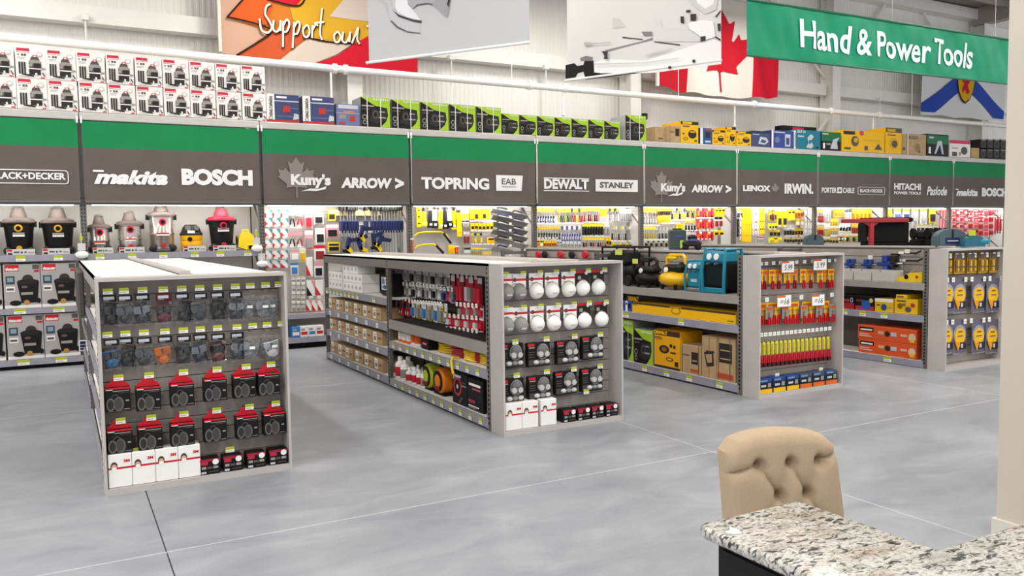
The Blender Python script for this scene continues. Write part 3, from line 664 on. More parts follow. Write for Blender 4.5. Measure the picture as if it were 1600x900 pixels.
for a, b, yt in ((563, 609, 152.5), (611, 655.5, 156.5), (657, 700.5, 160.5), (702, 743, 164), (744, 783, 167.5)):
    topbox(a, b, yt, M('#8f928a', .6), flex_pr(), f'{nth(i)} strapped black and lime compressor carton from left, tall row', FW, .45, 'compressor_carton'); i += 1
i = 0
for a, b, yt in ((783.5, 811, 178), (812, 839, 180), (839.5, 866.5, 182), (867, 893, 184), (893.5, 919, 186), (920, 944, 187.5), (944.5, 968.5, 189.5)):
    topbox(a, b, yt, M('#8f928a', .6), flex_pr(False), f'{nth(i)} short black and lime carton from left on racking', FW, .45, 'compressor_carton'); i += 1
topbox(977, 1009.5, 180.5, M('#a8aaa6', .6), flex_pr(), 'tall black and lime carton at the right end, near the small black device', FW, .5, 'compressor_carton')
DY = M('#e8b315', .5); DYD = M('#d0a014', .5); TEAL = M('#1f7286', .5)
def dw(seed=0):
    return [(R(0, .86, 1, 1), INK), (R(.1, .88, .62, .98), DY), (R(.1, .75, .5, .8), INK2), (EL(.65, .42, .24, .2), INK), (R(.52, .48, .8, .56), DYD), (EL(.26, .2, .14, .07), INK), (EL(.26, .2, .1, .04), DY), (R(.1, .4, .2, .46), INK), (R(.76, .08, .9, .16), INK2)]
topbox(1023.5, 1041, 198, KRAFT, [(R(.3, .2, .7, .3), INK2)], 'brown cardboard box half behind the yellow carton', depth=.55, set_back=.1)
topbox(1045.5, 1063, 197, KRAFT, [(R(.55, .4, .92, .85), INK), (R(.1, .6, .45, .66), INK2), (R(.05, 0, .09, 1), INK2)], 'brown cardboard box with black panel left of yellow carton')
topbox(1063.5, 1091.5, 190, DY, dw(), 'tallest yellow and black power tool carton among the right-hand cartons', depth=.6)
topbox(1094, 1112.5, 200, M('#27508f', .5), [(R(0, 0, .22, 1), PAPER), (R(.45, .85, .9, .95), REDC), (R(.45, .4, .85, .75), INK), (R(.4, .1, .9, .22), SILV)], 'narrow blue and white carton between yellow cartons')
topbox(1113, 1133, 203.5, DY, dw(), 'small yellow carton right of the narrow blue carton', depth=.35)
topbox(1133.5, 1150, 198.5, DY, dw(), 'narrow yellow carton with black lid band', depth=.4)
topbox(1150.5, 1174, 205.5, DY, dw(), 'low yellow carton left of the dark blue cartons', depth=.4)
bp = [(R(0, .88, 1, 1), M('#232b4a')), ([(.35, .2), (.7, .15), (.9, .35), (.8, .6), (.45, .65)], SILV), ([(.45, .3), (.7, .25), (.78, .4), (.55, .5)], NAVY), (R(.05, .75, .4, .8), SILV)]
topbox(1174.5, 1204, 205, NAVY, bp, 'left dark blue carton printed with a pale machine', depth=.5)
topbox(1205.5, 1240.5, 204, M('#34468a', .5), [(R(.0, 0, .08, 1), PAPER), (R(.6, .1, .85, .8), SILV), (R(.65, .2, .8, .6), NAVY), (EL(.25, .45, .12, .18), NAVYL), (R(.1, .85, .6, .92), SILV)], 'right dark blue carton with white edge strip', depth=.5)
topbox(1241, 1244, 204, PAPER, [(R(.3, .1, .7, .9), NAVY)], 'thin white upright carton beside the teal carton', depth=.5)
topbox(1244.5, 1282.5, 203.5, TEAL, [([(.4, .1), (.62, .05), (.7, .2), (.6, .45), (.72, .7), (.58, .8), (.45, .6), (.5, .35)], SILV), ([(.5, .3), (.6, .3), (.62, .5), (.52, .5)], TEAL), (R(.05, .62, .3, .7), SILV), (EL(.86, .12, .07, .05), INK)], 'teal carton printed with a white mitre saw', [('DLT 13', .03, .84, .36, .96, PAPER, .03)], .5)
topbox(1222, 1276, 197.5, BLK, [(R(.3, .3, .62, .95), M('#c22b52'))], 'long black and pink carton lying behind the teal carton', depth=.22, set_back=.56)
GRB = M('#1c6b45', .5)
topbox(1283.5, 1314, 206.5, BLK, [(R(0, .5, 1, 1), GRB), (R(.05, .85, .35, .92), SILV), ([(.45, .1), (.85, .1), (.8, .5), (.95, .75), (.6, .6)], SILV), (R(.08, .1, .18, .4), PAPER), (R(.25, .3, .5, .4), INK3)], 'green and black carton printed with a silver machine, beside the teal carton', depth=.45)
topbox(1315.5, 1382.5, 205, DY, [(R(.05, .8, .3, .96), INK2), (EL(.3, .5, .09, .25), INK2), (EL(.32, .55, .05, .12), DYD), ([(.75, .15), (.95, .15), (.85, .45)], INK2), (R(.52, .1, .6, .3), INK2), (EL(.45, .9, .05, .12), M('#c8434c')), (R(.5, .55, .9, .6), DYD), (R(.05, .1, .2, .2), INK2)], 'long yellow carton, widest on the right-hand racking', [('DEWALT', .03, .82, .3, .95, INK, .05)], .5)
topbox(1384, 1409.5, 200, DY, [(R(0, .82, 1, 1), INK2), (R(.1, .85, .6, .96), DYD), (EL(.5, .4, .3, .22), DYD), (EL(.55, .38, .18, .14), INK2), (R(.1, .7, .6, .74), INK2)], 'tall square yellow carton beside the brown cartons', depth=.5)
topbox(1410, 1417, 209.5, KRAFT, [(R(.1, .2, .7, .35), INK2)], 'slim brown carton squeezed beside the yellow carton', depth=.4)
topbox(1417.5, 1447.5, 210, KRAFT, [(R(.02, 0, .06, 1), PAPER), (EL(.55, .35, .15, .2), M('#8f7350')), (R(.6, .1, .7, .2), INK2)], 'brown carton with dark lettering and white tape on the racking', [('BOSCH', .08, .75, .55, .9, INK2, .03)], .45)
topbox(1448.5, 1482.5, 210, BLK, [(R(0, .55, 1, .95), GRB), ([(.35, .1), (.42, .1), (.6, .55), (.7, .1), (.78, .1), (.68, .7), (.5, .7)], SILV), (R(.08, .1, .18, .4), PAPER), (R(.1, .8, .3, .88), SILV)], 'green and black carton printed with silver legs, beside brown carton', depth=.45)
topbox(1484, 1516.5, 219.5, PAPER, [(R(0, .8, 1, 1), M('#c6365a')), (EL(.7, .4, .16, .24), INK2), (R(.12, .05, .35, .3), INK2), (R(.45, .1, .55, .3), INK3), (R(.1, .5, .4, .56), INK3)], 'white carton with pink top band near the beige column', depth=.4)
topbox(1518, 1530.5, 231, KRAFT, [(R(.2, .3, .7, .6), DYD)], 'small brown carton right of the pink-banded carton', depth=.3)
i = 0
for r_ in range(2):
    for c_ in range(4):
        a = 1531.5+c_*10.4
        t = topbox(a, a+10, 233.5, DARK, [(EL(.5, .5, .34, .34), INK2), (EL(.5, .5, .24, .24), BLK), (R(.1, .88, .9, .97), INK3)], f'{nth(c_)} small black carton from left, {"upper" if r_ else "lower"} row by column', depth=.3, dz=0)
        t['group'] = 'small black cartons by the column'
        if r_: t.location.z += .262
t = thing('camera_box', 'small black device on a white post behind the racking', 'device', un(1007, 187, 'y', 14.0))
MB().cbox(-.05, .05, -.05, .05, 0, .13, .01, BLK).build('housing', t); MB().cyl((0, 0, 0), (0, 0, -.62), .03, WHITE, 8).build('post', t)
# ================================================================ vacuum bays
SH = 1.56
def vac(label, r, ht, tub, lid, head, ring, total, badge=None, shape='tub', steel=False, wheels=True, knob=None):
    t = thing('shop_vacuum', label, 'vacuum')
    if shape == 'tub': prof = [(r*.74, .05), (r*.80, .06), (r*.93, ht*.75), (r*.98, ht-.03), (r*1.04, ht-.02), (r*1.04, ht)]
    else: prof = [(r*.9, .05), (r*.92, .07), (r*.92, ht*.45), (r*.96, ht*.47), (r*.96, ht*.52), (r*.92, ht*.54), (r*.92, ht-.02), (r*1.0, ht-.01), (r*1.0, ht)]
    MB().lathe(prof, tub, 24).build('tub', t, True)
    lh = (total-ht)
    MB().lathe([(r*1.07, ht), (r*1.08, ht+.012), (r*.98, ht+lh*.22), (r*.62, ht+lh*.32)], lid, 24).build('lid', t, True)
    MB().lathe([(r*.56, ht+lh*.28), (r*.55, ht+lh*.42), (r*.40, ht+lh*.82), (r*.33, ht+lh*.88)], head, 20).build('motor_head', t, True)
    MB().tube([(-r*.34, 0, ht+lh*.8), (-r*.3, 0, ht+lh*.95), (-r*.2, 0, total), (r*.2, 0, total), (r*.3, 0, ht+lh*.95), (r*.34, 0, ht+lh*.8)], .016, GREYD if not head is RED else head, 8).build('handle', t, True)
    yb = -r*(.98 if shape == 'tub' else .93)
    MB().lathe([(.048, yb-.022), (.052, yb-.01), (.052, yb+.05)], ring, 16, (0, ht*.83), 'y').build('inlet_port', t, True)
    MB().lathe([(.03, yb-.024), (.03, yb-.02)], BLKM, 14, (0, ht*.83), 'y').build('port_opening', t)
    if badge: 
        bw, bh, bz = badge; yy = yb-.004
        for k, (m, q) in enumerate(((INK3 if not steel else RED, .5), (WHITE if not steel else PAPER, 0))): MB().box(-bw/2, bw/2, yy-.004, yy+.03, bz+q*bh, bz+q*bh+bh*.42, m).build('badge', t)
    if wheels:
        MB().lathe([(r*.7, .0), (r*1.0, .015), (r*1.02, .05), (r*.9, .075)], DARK if not steel else GREYD, 20).build('caster_base', t, True)
        for s in (-1, 1): MB().ball((s*r*.72, -r*.72, .055), .055, .055, .055, DARK, 12, 8).build('caster', t, True)
    if knob: MB().lathe([(.034, yb-.045), (.036, yb-.03), (.036, yb+.05)], knob, 14, (0, .09), 'y').build('drain_cap', t, True)
    for s in (-1, 1): MB().box(s*r*1.04-.02, s*r*1.04+.02, -.03, .03, ht-.06, ht+.02, BLK).build('latch', t)
    return t
TAUPE = M('#5f544f', .5); SST = M('#b9b2aa', .22, .85)
VY = RY+.33
def vput(t, px, dy=0):
    p = un(px, 385, 'y', VY+dy); t.location = (p.x, VY+dy, SH+.004)
YRING = M('#d9a02a', .45); VRED = M('#b8203a', .45); PINKL = M('#a83a48', .5)
vput(vac('black shop vacuum with yellow port, cut by the left edge', .19, .44, BLK, TAUPE, TAUPE, YRING, .66, (.14, .06, .25)), -30)
vput(vac('first whole black shop vacuum with yellow drain cap, left end of shelf', .19, .44, BLK, TAUPE, TAUPE, YRING, .67, (.14, .06, .25), knob=YRING), 31)
vput(vac('black shop vacuum with yellow port beside the rack upright', .205, .43, BLK, TAUPE, TAUPE, YRING, .66, (.14, .06, .24)), 92)
vput(vac('smallest stainless shop vacuum with grey head, right of the rack upright', .145, .36, SST, TAUPE, TAUPE, VRED, .54, (.13, .035, .13), 'drum', True), 156)
vput(vac('medium stainless shop vacuum with red drain cap', .17, .40, SST, TAUPE, TAUPE, VRED, .6, (.14, .035, .17), 'drum', True, knob=VRED), 203.5)
vput(vac('tallest stainless shop vacuum with red port and red drain cap', .185, .53, SST, TAUPE, TAUPE, VRED, .73, (.18, .045, .24), 'drum', True, knob=VRED), 253.5)
vput(vac('black shop vacuum with red lid and red head', .195, .46, BLK, VRED, PINKL, VRED, .67, (.16, .06, .29), knob=VRED), 347)
# small yellow vacuum
t = thing('portable_vacuum', 'small yellow and black portable vacuum between stainless and red-lidded ones', 'vacuum'); VYE = M('#e6a414', .45)
MB().lathe([(.13, 0), (.15, .02), (.155, .07), (.148, .08), (.157, .09), (.157, .15), (.15, .16), (.16, .17), (.16, .24)], VYE, 20).build('tub', t, True)
MB().lathe([(.165, .24), (.168, .255), (.14, .30), (.12, .36), (.08, .40)], DARK, 20).build('head', t, True)
for s in (-1, 1): MB().lathe([(.035, -.15), (.04, -.13), (.04, -.05)], GREYD, 12, (s*.06, .345), 'y').build('vent', t, True)
MB().lathe([(.032, -.172), (.034, -.15), (.034, -.1)], BLKM, 12, (-.04, .18), 'y').build('inlet_port', t)
MB().box(-.07, .03, -.165, -.14, .27, .31, PAPER).build('badge', t)
vput(t, 299.5)
# yellow blower
t = thing('air_mover', 'yellow snail-shaped air mover at the right end of the vacuum shelf', 'blower'); BY_ = M('#f0d010', .4)
prof = [(.0, 0), (.13, 0), (.13, .11)] + [(.0+.12*math.cos(a), .15+.13*math.sin(a)) for a in [i*PI/10 for i in range(0, 11)]] + [(-.13, .05)]
MB().prism([(x-.0, z) for x, z in prof], -.11, .11, BY_).build('housing', t)
MB().cbox(.0, .14, -.125, .125, .0, .09, .01, BY_).build('outlet', t); MB().box(.02, .125, -.129, -.12, .015, .07, BLKM).build('outlet_opening', t)
MB().lathe([(.07, -.012), (.07, -.006)], DARK, 16, (-.0, .15), 'x').build('intake', t).location = (-.125, 0, 0)
MB().tube([(-.05, 0, .27), (-.04, 0, .31), (.04, 0, .31), (.05, 0, .27)], .014, BY_, 8).build('handle', t)
vput(t, 384)
# info cards in front of the vacuums and price tags: parts of the racking
tgm = prints([(R(0, 0, 1, 1), TAGW), (R(0, .5, 1, 1), TAGY), (R(.1, .62, .9, .68), M('#8f9a2a')), (R(.1, .2, .7, .3), INK3)], 1, 1, 0, .0004, 'price_tag'); TAGM = tgm.data; bpy.data.objects.remove(tgm)
tgw = prints([(R(0, 0, 1, 1), TAGW), (R(.15, .35, .85, .65), M('#c9c7bd'))], 1, 1, 0, .0004, 'price_tag'); TAGWM = tgw.data; bpy.data.objects.remove(tgw)
def ptag(par, loc, w=.07, h=.05, rz=0, off=Vector((0, 0, 0)), me=None):
    o = link('price_tag', me or TAGM, par, Vector(loc)-off, rz); o.scale = (w, 1, h); return o
for px in (32, 91, 156, 206, 255, 304, 344, 387): p = un(px, 398, 'y', RY); ptag(rack, (p.x, RY-.022, SH-.082), .11, .075, 0, RO)
for z, ps in ((.835, (31, 92)), (.135, (37, 96))):
    for px in ps: p = un(px, 480 if z > .5 else 562, 'y', RY); ptag(rack, (p.x, RY-.022, z-.072), .14, .072, 0, RO)
icm = prints([(R(0, 0, 1, 1), M('#c9c7c4', .5)), (R(.02, .6, .2, .95), VR), (R(.25, .35, .45, .6), INK2), (R(.5, .3, .56, .6), INK), (R(.62, .35, .7, .6), INK2), (R(.75, .3, .95, .5), INK3), (R(.05, .1, .2, .4), INK)], 1, 1, 0, .0005, 'info_card'); IC = icm.data; bpy.data.objects.remove(icm)
for a, b in ((10, 55), (66, 109), (145, 177), (186, 226), (286, 322), (333, 369)):
    A, B = un(a, 392, 'y', RY+.03), un(b, 392, 'y', RY+.03); o = link('info_card', IC, rack, Vector(((A.x+B.x)/2, RY+.02, SH))-RO); o.scale = (B.x-A.x, 1, .085)
# boxed vacuums on the two lower shelves
BGR = noisy('carton_grey_print', '#a29d9b', '#aaa5a3', 3, .5)
bigvac = [(R(0, 0, 1, 1), BGR), (R(0, 0, 1, .07), PAPER), (R(.05, .84, .43, .985), RED), (R(.08, .855, .40, .89), PAPER), (R(.8, .88, .98, .98), INK2), (R(.84, .81, .98, .86), RED), (R(.06, .55, .3, .73), M('#39434a')), (R(.1, .6, .26, .7), M('#7d97a6')), (R(.06, .38, .3, .5), PAPER), (R(.08, .41, .27, .46), INK2), (EL(.66, .66, .15, .1), M('#3a2f2d')), ([(.36, .6), (.96, .6), (.9, .12), (.46, .12)], BLK), (EL(.66, .6, .3, .06), DARK), (EL(.3, .12, .16, .06), BLK), (EL(.93, .16, .06, .06), BLK), (R(.46, .3, .78, .36), INK3), (EL(.6, .13, .08, .055), M('#b0803a')), (EL(.56, .48, .09, .03), M('#6b5048'))]
P = Proto(carton(.432, .5, .6, PAPER, bigvac, 'boxed_vacuum', '', 'box', (('shop vac', .07, .85, .42, .93, PAPER, .04),)))
n = 0
for z, rn in ((.838, 'upper'), (.138, 'lower')):
    for i, x in enumerate((-.475, -.035, -.93)):
        P.put((x+(.006 if z < .5 else 0)-.0, RY+.27, z+.002), 0, f'boxed vacuum, grey print with red corner, {rn} shelf, ' + ('second from left', 'beside the rack upright', 'cut by the left edge')[i], 'boxed vacuums on lower shelves')
# ================================================================ pegboard merchandise
PY = RY+.30
ZO = {2: (390, 310, 4.092), 3: (630, 310, 7.62), 4: (820, 310, 7.62), 5: (990, 310, 7.62), 6: (1140, 310, 7.62), 8: (1340, 310, 6.154)}
BAYN = {2: 'third wall bay', 3: 'fourth wall bay', 4: 'fifth wall bay', 5: 'sixth wall bay', 6: 'seventh wall bay', 7: 'eighth wall bay', 8: 'ninth wall bay', 9: 'tenth wall bay'}
HOOK = M('#8f8b86', .4, .5)
SM = {}
def unit(style, c):
    k = (style,)+tuple(x.name for x in c)
    if k in SM: return SM[k]
    mb = MB(); a = c[0]; b = c[1] if len(c) > 1 else a; d = c[2] if len(c) > 2 else b
    q = lambda x0, x1, y0, y1, z0, z1, m: mb.box(x0, x1, y0, y1, z0, z1, m)
    q(-.03, .03, 0, .155, .955, .965, HOOK)
    if style == 'card':
        q(-.46, .46, -.004, 0, 0, 1, a); mb.cbox(-.32, .32, -.03, -.004, .12, .62, .008, b); q(-.46, .46, -.006, -.004, .78, .98, d)
    elif style == 'diag':                                   # white card with coloured corner halves
        q(-.47, .47, -.004, 0, 0, 1, a); mb.prism([(-.47, .02), (.2, .02), (-.47, .62)], -.008, -.004, b); mb.prism([(.05, .98), (.47, .98), (.47, .45)], -.008, -.004, d)
    elif style == 'driver':
        q(-.42, .42, -.004, 0, .74, 1, a); q(-.09, .09, -.014, -.004, .42, .78, STEEL); mb.prism([(-.3, .0), (.3, 0), (.32, .08), (.2, .3), (.26, .42), (.12, .48), (-.12, .48), (-.26, .42), (-.2, .3), (-.32, .08)], -.026, -.002, b); q(-.12, .12, -.029, -.026, .1, .3, d)
    elif style == 'plier':
        q(-.42, .42, -.004, 0, .72, 1, a); mb.prism([(-.1, .5), (.1, .5), (.05, .74), (-.05, .74)], -.025, -.01, STEEL)
        for s in (-1, 1): mb.prism([(s*.04, .52), (s*.2, .48), (s*.38, .2), (s*.36, 0), (s*.2, 0), (s*.2, .22)], -.03, -.008, b)
    elif style == 'pack':
        mb.cbox(-.44, .44, -.045, 0, 0, .93, .012, a); q(-.36, .36, -.048, -.045, .1, .5, b); q(-.36, .36, -.048, -.045, .6, .8, d)
    elif style == 'blade':
        q(-.45, .45, -.006, 0, 0, 1, a); mb.prism([(-.25, .08), (.25, .08), (.25, .6), (-.25, .6)], -.02, -.006, b); q(-.45, .45, -.008, -.006, .62, .82, d)
    elif style == 'bar':
        mb.cbox(-.45, .45, -.03, 0, 0, 1, .02, a)
        for z in (.2, .5, .8): q(-.25, .25, -.033, -.03, z-.03, z+.03, b)
    elif style == 'chain':
        q(-.4, .4, -.004, 0, .85, 1, d)
        for i in range(5): mb.tube([(.33*math.cos(t_), -.02, .08+.17*i+.1*math.sin(t_)) for t_ in [j*PI/4 for j in range(8)]], .012, a, 5, True)
    SM[k] = mb.mesh('hung_goods'); return SM[k]
def it(zk, a0, b0, a1, b1, style, cols, name, label, cat, group=None, Y=None):
    ox, oy, s = ZO[zk]; Y = Y or PY
    A, B = un(ox+a0/s, oy+b1/s, 'y', Y), un(ox+a1/s, oy+b0/s, 'y', Y)
    o = link(name, unit(style, cols), None, ((A.x+B.x)/2, Y, A.z)); o.scale = (B.x-A.x, 1, B.z-A.z); tag(o, label, cat, group); return o
ROWC = {}
def row(zk, bay, a0, b0, a1, b1, n, style, colsets, name, desc, cat, where, gap=.9):
    w = (a1-a0)/n
    for i in range(n):
        c = colsets[i % len(colsets)] if isinstance(colsets[0], (tuple, list)) else colsets
        it(zk, a0+w*(i+.5-gap/2), b0+random.uniform(-2, 2), a0+w*(i+.5+gap/2), b1+random.uniform(-4, 4), style, c, name, f'{nth(i)+" " if n > 1 else ""}{desc}{" from left" if n > 1 else ""}, {where}, {BAYN[bay]}', cat, f'{desc}s, {where}, {BAYN[bay]}' if n > 1 else None)
def tags(zk, a0, a1, b, n, h=14, Y=None):
    ox, oy, s = ZO[zk]; Y = Y or PY-.06
    for i in range(n):
        a = a0+(a1-a0)*(i+.5)/n; p = un(ox+a/s, oy+b/s, 'y', Y); ww = un(ox+(a+(a1-a0)/n*.72)/s, oy+b/s, 'y', Y).x-p.x
        ptag(rack, p, min(ww, .06), h/s*.0125, 0, RO, TAGWM)
PW = M('#e4e1dd', .5); PT = M('#2f8c9a', .5); PR = M('#c22436', .5); PBK = M('#1d1b1b', .5); PY1 = M('#efc70f', .45); PY2 = M('#d9a512', .5); PB = M('#232a55', .45); PBL = M('#3c79b8', .5); PG = M('#1d6b48', .5); PO = M('#d9641e', .5); PGY = M('#8b8884', .4); PDR = M('#8a1f22', .5); PPK = M('#dc8f96', .5); PCL = M('#c9c6c4', .35); POL = M('#a9952c', .5); PPU = M('#4a4f8c', .5)
# --- third wall bay: carded blades, scrapers, bar clamps
ry = [(70, 120), (125, 178), (195, 250), (262, 312), (332, 382), (395, 446)]
for r_, (b0, b1) in enumerate(ry):
    row(2, 2, 93, b0, 248, b1, 3, 'diag', [(PW, PR, PT)], 'scraper_card', 'white red-cornered card', 'carded tool', f'{nth(r_)} row')
row(2, 2, 246, 82, 342, 180, 2, 'plier', [(PW, PBK, PR), (PW, PR, PR)], 'carded_scraper', 'carded scraper', 'carded tool', 'upper row'); row(2, 2, 246, 212, 342, 306, 2, 'plier', [(PPK, PBK), (PPK, PDR)], 'carded_scraper', 'carded scraper', 'carded tool', 'lower row')
one = lambda a0, b0, a1, b1, st, c, d: it(2, a0, b0, a1, b1, st, c, 'carded_tool', d+', third wall bay', 'carded tool')
one(352, 84, 402, 190, 'card', (PPK, PR, PW), 'pink card with red blade, upper right of red cards'); one(408, 90, 474, 165, 'card', (PW, PBK, PPK), 'wide white card with two black blades'); one(496, 62, 546, 142, 'pack', (PY1, PBK, PW), 'yellow pack beside the clamps'); one(486, 168, 570, 252, 'card', (PPK, PBK, PW), 'pink and white blister pack under the yellow pack')
one(418, 190, 482, 292, 'card', (PW, PBK, PW), 'white card with black tool, centre'); one(352, 204, 404, 332, 'card', (PPK, PGY, PW), 'tall pale card left of the white one'); one(492, 276, 576, 342, 'pack', (PY1, PBK, PBK), 'yellow and black pack low beside the grip clamps'); one(410, 296, 486, 402, 'card', (PW, PDR, PR), 'white card with dark red tool')
one(256, 330, 316, 400, 'card', (PCL, PW, PPK), 'pale card below the scrapers'); one(260, 408, 312, 492, 'card', (PW, PBL, PBL), 'blue and white card low left'); one(362, 374, 402, 498, 'diag', (PW, PR, PW), 'tall white card with red triangle'); one(412, 408, 470, 505, 'card', (PW, PBK, PPK), 'white card with black blade right of the red triangle')
row(2, 2, 316, 312, 362, 405, 1, 'card', (M('#d9d3a2'), PY2, PW), 'carded_tool', 'yellow price-tagged card', 'carded tool', 'middle')
for r_ in range(4): row(2, 2, 266, 500+r_*60, 358, 548+r_*60, 3, 'card', [(PW, PGY, PCL)], 'small_card', 'small white blister card', 'carded tool', f'{nth(r_)} low row')
row(2, 2, 362, 520, 472, 622, 2, 'diag', [(PW, PBK, PPK), (PW, PR, PW)], 'carded_tool', 'large white blade card', 'carded tool', 'above lower shelf'); row(2, 2, 358, 648, 472, 722, 3, 'diag', [(PW, PR, PPK)], 'carded_tool', 'red-cornered white card', 'carded tool', 'lowest row')
for b in (122, 184, 256, 318, 388): tags(2, 93, 248, b, 3)
tags(2, 246, 342, 186, 2); tags(2, 246, 342, 310, 2); tags(2, 266, 358, 551, 3); tags(2, 266, 358, 611, 3); tags(2, 266, 358, 671, 3); tags(2, 366, 470, 640, 2)
for i, (a0, a1, m, ac) in enumerate(((272, 322, PBL, PW), (326, 374, PW, PR), (378, 424, PW, PBL), (428, 474, PW, PR))):
    A, B = un(390+a0/4.092, 310+885/4.092, 'y', RY-.06), un(390+a1/4.092, 310+818/4.092, 'y', RY-.06)
    t = carton(B.x-A.x, .25, .17, m, [(R(.1, .2, .9, .5), ac), (R(.1, .6, .6, .8), INK3)], 'blade_carton', f'{nth(i)} small carton from left on the bottom shelf, third wall bay', 'box'); t.location = ((A.x+B.x)/2, RY+.07, .172)
# bar clamps on a wooden rail
A, B = un(523, 337, 'y', RY+.3), un(627, 328, 'y', RY+.3)
rp(MB().box(A.x, B.x, RY+.3, RY+.33, A.z, B.z, noisy('pale_pine', '#c9b184', '#d6bf95', 14, .6, 0, (1, 1, 8))), 'clamp_rail')
for xx in (A.x+.05, B.x-.05): rp(MB().box(xx-.02, xx+.02, RY+.33, RY+.46, A.z, B.z, GREYD), 'rail_bracket')
def clamp(L, n):
    t = thing('bar_clamp', '', 'clamp'); MB().box(-.006, .006, -.012, .012, -L, 0, STEEL).build('bar', t)
    MB().cbox(-.02, .02, -.1, .03, -.03, .075, .006, BLK).build('fixed_jaw', t); MB().cbox(-.022, .022, -.12, .03, -.36, -.2, .008, PB).build('sliding_jaw', t); MB().cyl((0, -.1, -.3), (0, -.1, -.4), .014, PB, 8).build('grip', t); return t
P = Proto(clamp(1.15, 0))
for i, px in enumerate((531, 536, 542, 546, 550, 554.5, 569.5, 580, 584.5, 589, 595, 599, 603, 607, 611, 615, 619.5, 624)):
    p = un(px, 327, 'y', RY+.28); P.put((p.x, RY+.27, p.z+.005), 0, f'{nth(i)} blue and black bar clamp from left on the wooden rail', 'bar clamps on the wooden rail')
def grip(i, px, py, rot):
    t = thing('grip_clamp', f'{nth(i)} dark blue trigger clamp from left with yellow pads, below the bar clamps', 'clamp', group='trigger clamps')
    MB().cbox(-.035, .035, -.05, .0, -.22, .0, .012, PB).build('body', t); MB().prism([(.03, -.02), (.16, .02), (.17, -.04), (.03, -.09)], -.05, -.0, PB).build('handle', t)
    MB().prism([(-.03, -.2), (.09, -.28), (.1, -.22), (-.0, -.14)], -.05, 0, PY1).build('trigger', t); MB().box(-.07, .07, -.04, -.01, -.27, -.22, BLK).build('jaw', t)
    MB().box(-.012, .012, 0, .36, -.02, .0, HOOK).build('hook', t)
    p = un(px, py, 'y', RY+.1); t.location = p; t.rotation_euler = (0, rot, 0)
for i, (px, py, ro) in enumerate(((545, 370, .2), (558, 372, -.3), (567, 352, .3), (582, 364, -.1), (597, 368, .5))): grip(i, px, py, ro)
# --- fourth wall bay: saws, bow saws, yellow cards, trowels
it(3, 152, 92, 206, 350, 'bar', (PY1, PBK), 'spirit_level', 'yellow spirit level hanging at the left of the hand saws', 'level')
def handsaw(i, a, b0, b1):
    t = thing('hand_saw', f'{nth(i)} hand saw from left with yellow sleeve and black grip, fourth wall bay', 'saw', group='hand saws')
    ox, oy, s = ZO[3]; A = un(ox+a/s, oy+b1/s, 'y', PY); h = un(ox+a/s, oy+b0/s, 'y', PY).z-A.z; sl_ = (PY1, PBK, PCL)[i % 3]
    MB().prism([(-.045, h*.3), (.045, h*.3), (.02, h), (-.01, h)], -.012, -.004, STEEL if i % 2 else DARK).build('blade', t)
    MB().prism([(-.05, h*.32), (.05, h*.32), (.035, h*.78), (-.03, h*.78)], -.02, -.012, sl_).build('sleeve', t)
    g = [(-.05, 0), (.06, .0), (.07, h*.16), (.05, h*.32), (-.05, h*.32), (-.06, h*.16)]
    MB().prism(g, -.035, 0, PY1 if i % 3 == 0 else PBK).build('grip', t); MB().box(-.02, .03, -.04, -.035, h*.1, h*.2, PCL).build('grip_inlay', t)
    MB().box(-.006, .006, 0, .16, h*.9, h*.92, HOOK).build('hook', t); t.location = A
for i, (a, b0, b1) in enumerate(((238, 110, 330), (318, 88, 350), (372, 70, 355), (442, 92, 360), (492, 92, 368), (548, 90, 350), (600, 85, 370), (652, 80, 350))): handsaw(i, a, b0, b1)
it(3, 636, 170, 690, 462, 'bar', (PY1, PY2), 'mitre_box', 'long yellow mitre saw case hanging right of the hand saws', 'saw', Y=PY-.05)
row(3, 3, 690, 128, 784, 262, 2, 'card', [(PW, PY1, PW)], 'carded_tool', 'white and yellow card', 'carded tool', 'upper row'); row(3, 3, 788, 120, 1024, 252, 5, 'pack', [(PY1, PY2, PY1), (PY1, PBK, PY1)], 'blade_pack', 'yellow blade pack', 'carded tool', 'upper row'); row(3, 3, 792, 288, 1062, 372, 6, 'pack', [(PY1, PBK, PY1)], 'blade_pack', 'yellow blade pack', 'carded tool', 'second row')
row(3, 3, 690, 265, 784, 350, 2, 'card', [(PCL, PGY, PBK)], 'carded_tool', 'grey carded knife', 'carded tool', 'second row'); row(3, 3, 806, 412, 944, 522, 4, 'driver', [(PY1, POL), (PBK, PY1)], 'knife', 'yellow and black knife', 'carded tool', 'third row'); it(3, 988, 456, 1080, 552, 'pack', (PY1, PY2, PBK), 'blade_box', 'yellow blade box below the knives, fourth wall bay', 'box')
row(3, 3, 806, 586, 934, 668, 5, 'driver', [(PY1, POL)], 'knife', 'yellow and black knife', 'carded tool', 'lowest row'); row(3, 3, 936, 590, 1050, 668, 4, 'driver', [(PCL, PY1)], 'knife', 'pale-carded yellow knife', 'carded tool', 'lowest row')
row(3, 3, 716, 395, 790, 545, 2, 'card', [(PGY, PDR, PCL)], 'carded_tool', 'grey carded tool', 'carded tool', 'third row'); it(3, 528, 548, 606, 660, 'pack', (PY1, PY2, PY1), 'blade_pack', 'yellow pack beside the lower bow saw', 'carded tool'); it(3, 610, 560, 660, 658, 'card', (PR, PO, PW), 'carded_tool', 'red card beside the lower bow saw', 'carded tool'); it(3, 700, 570, 800, 660, 'pack', (PGY, PCL, PBK), 'carded_tool', 'grey pack at the foot of the fourth wall bay', 'carded tool')
it(3, 84, 470, 132, 628, 'chain', (PO, PO, PW), 'orange_hook', 'orange chain hung on the upright left of the bow saws', 'chain', Y=RY-.02)
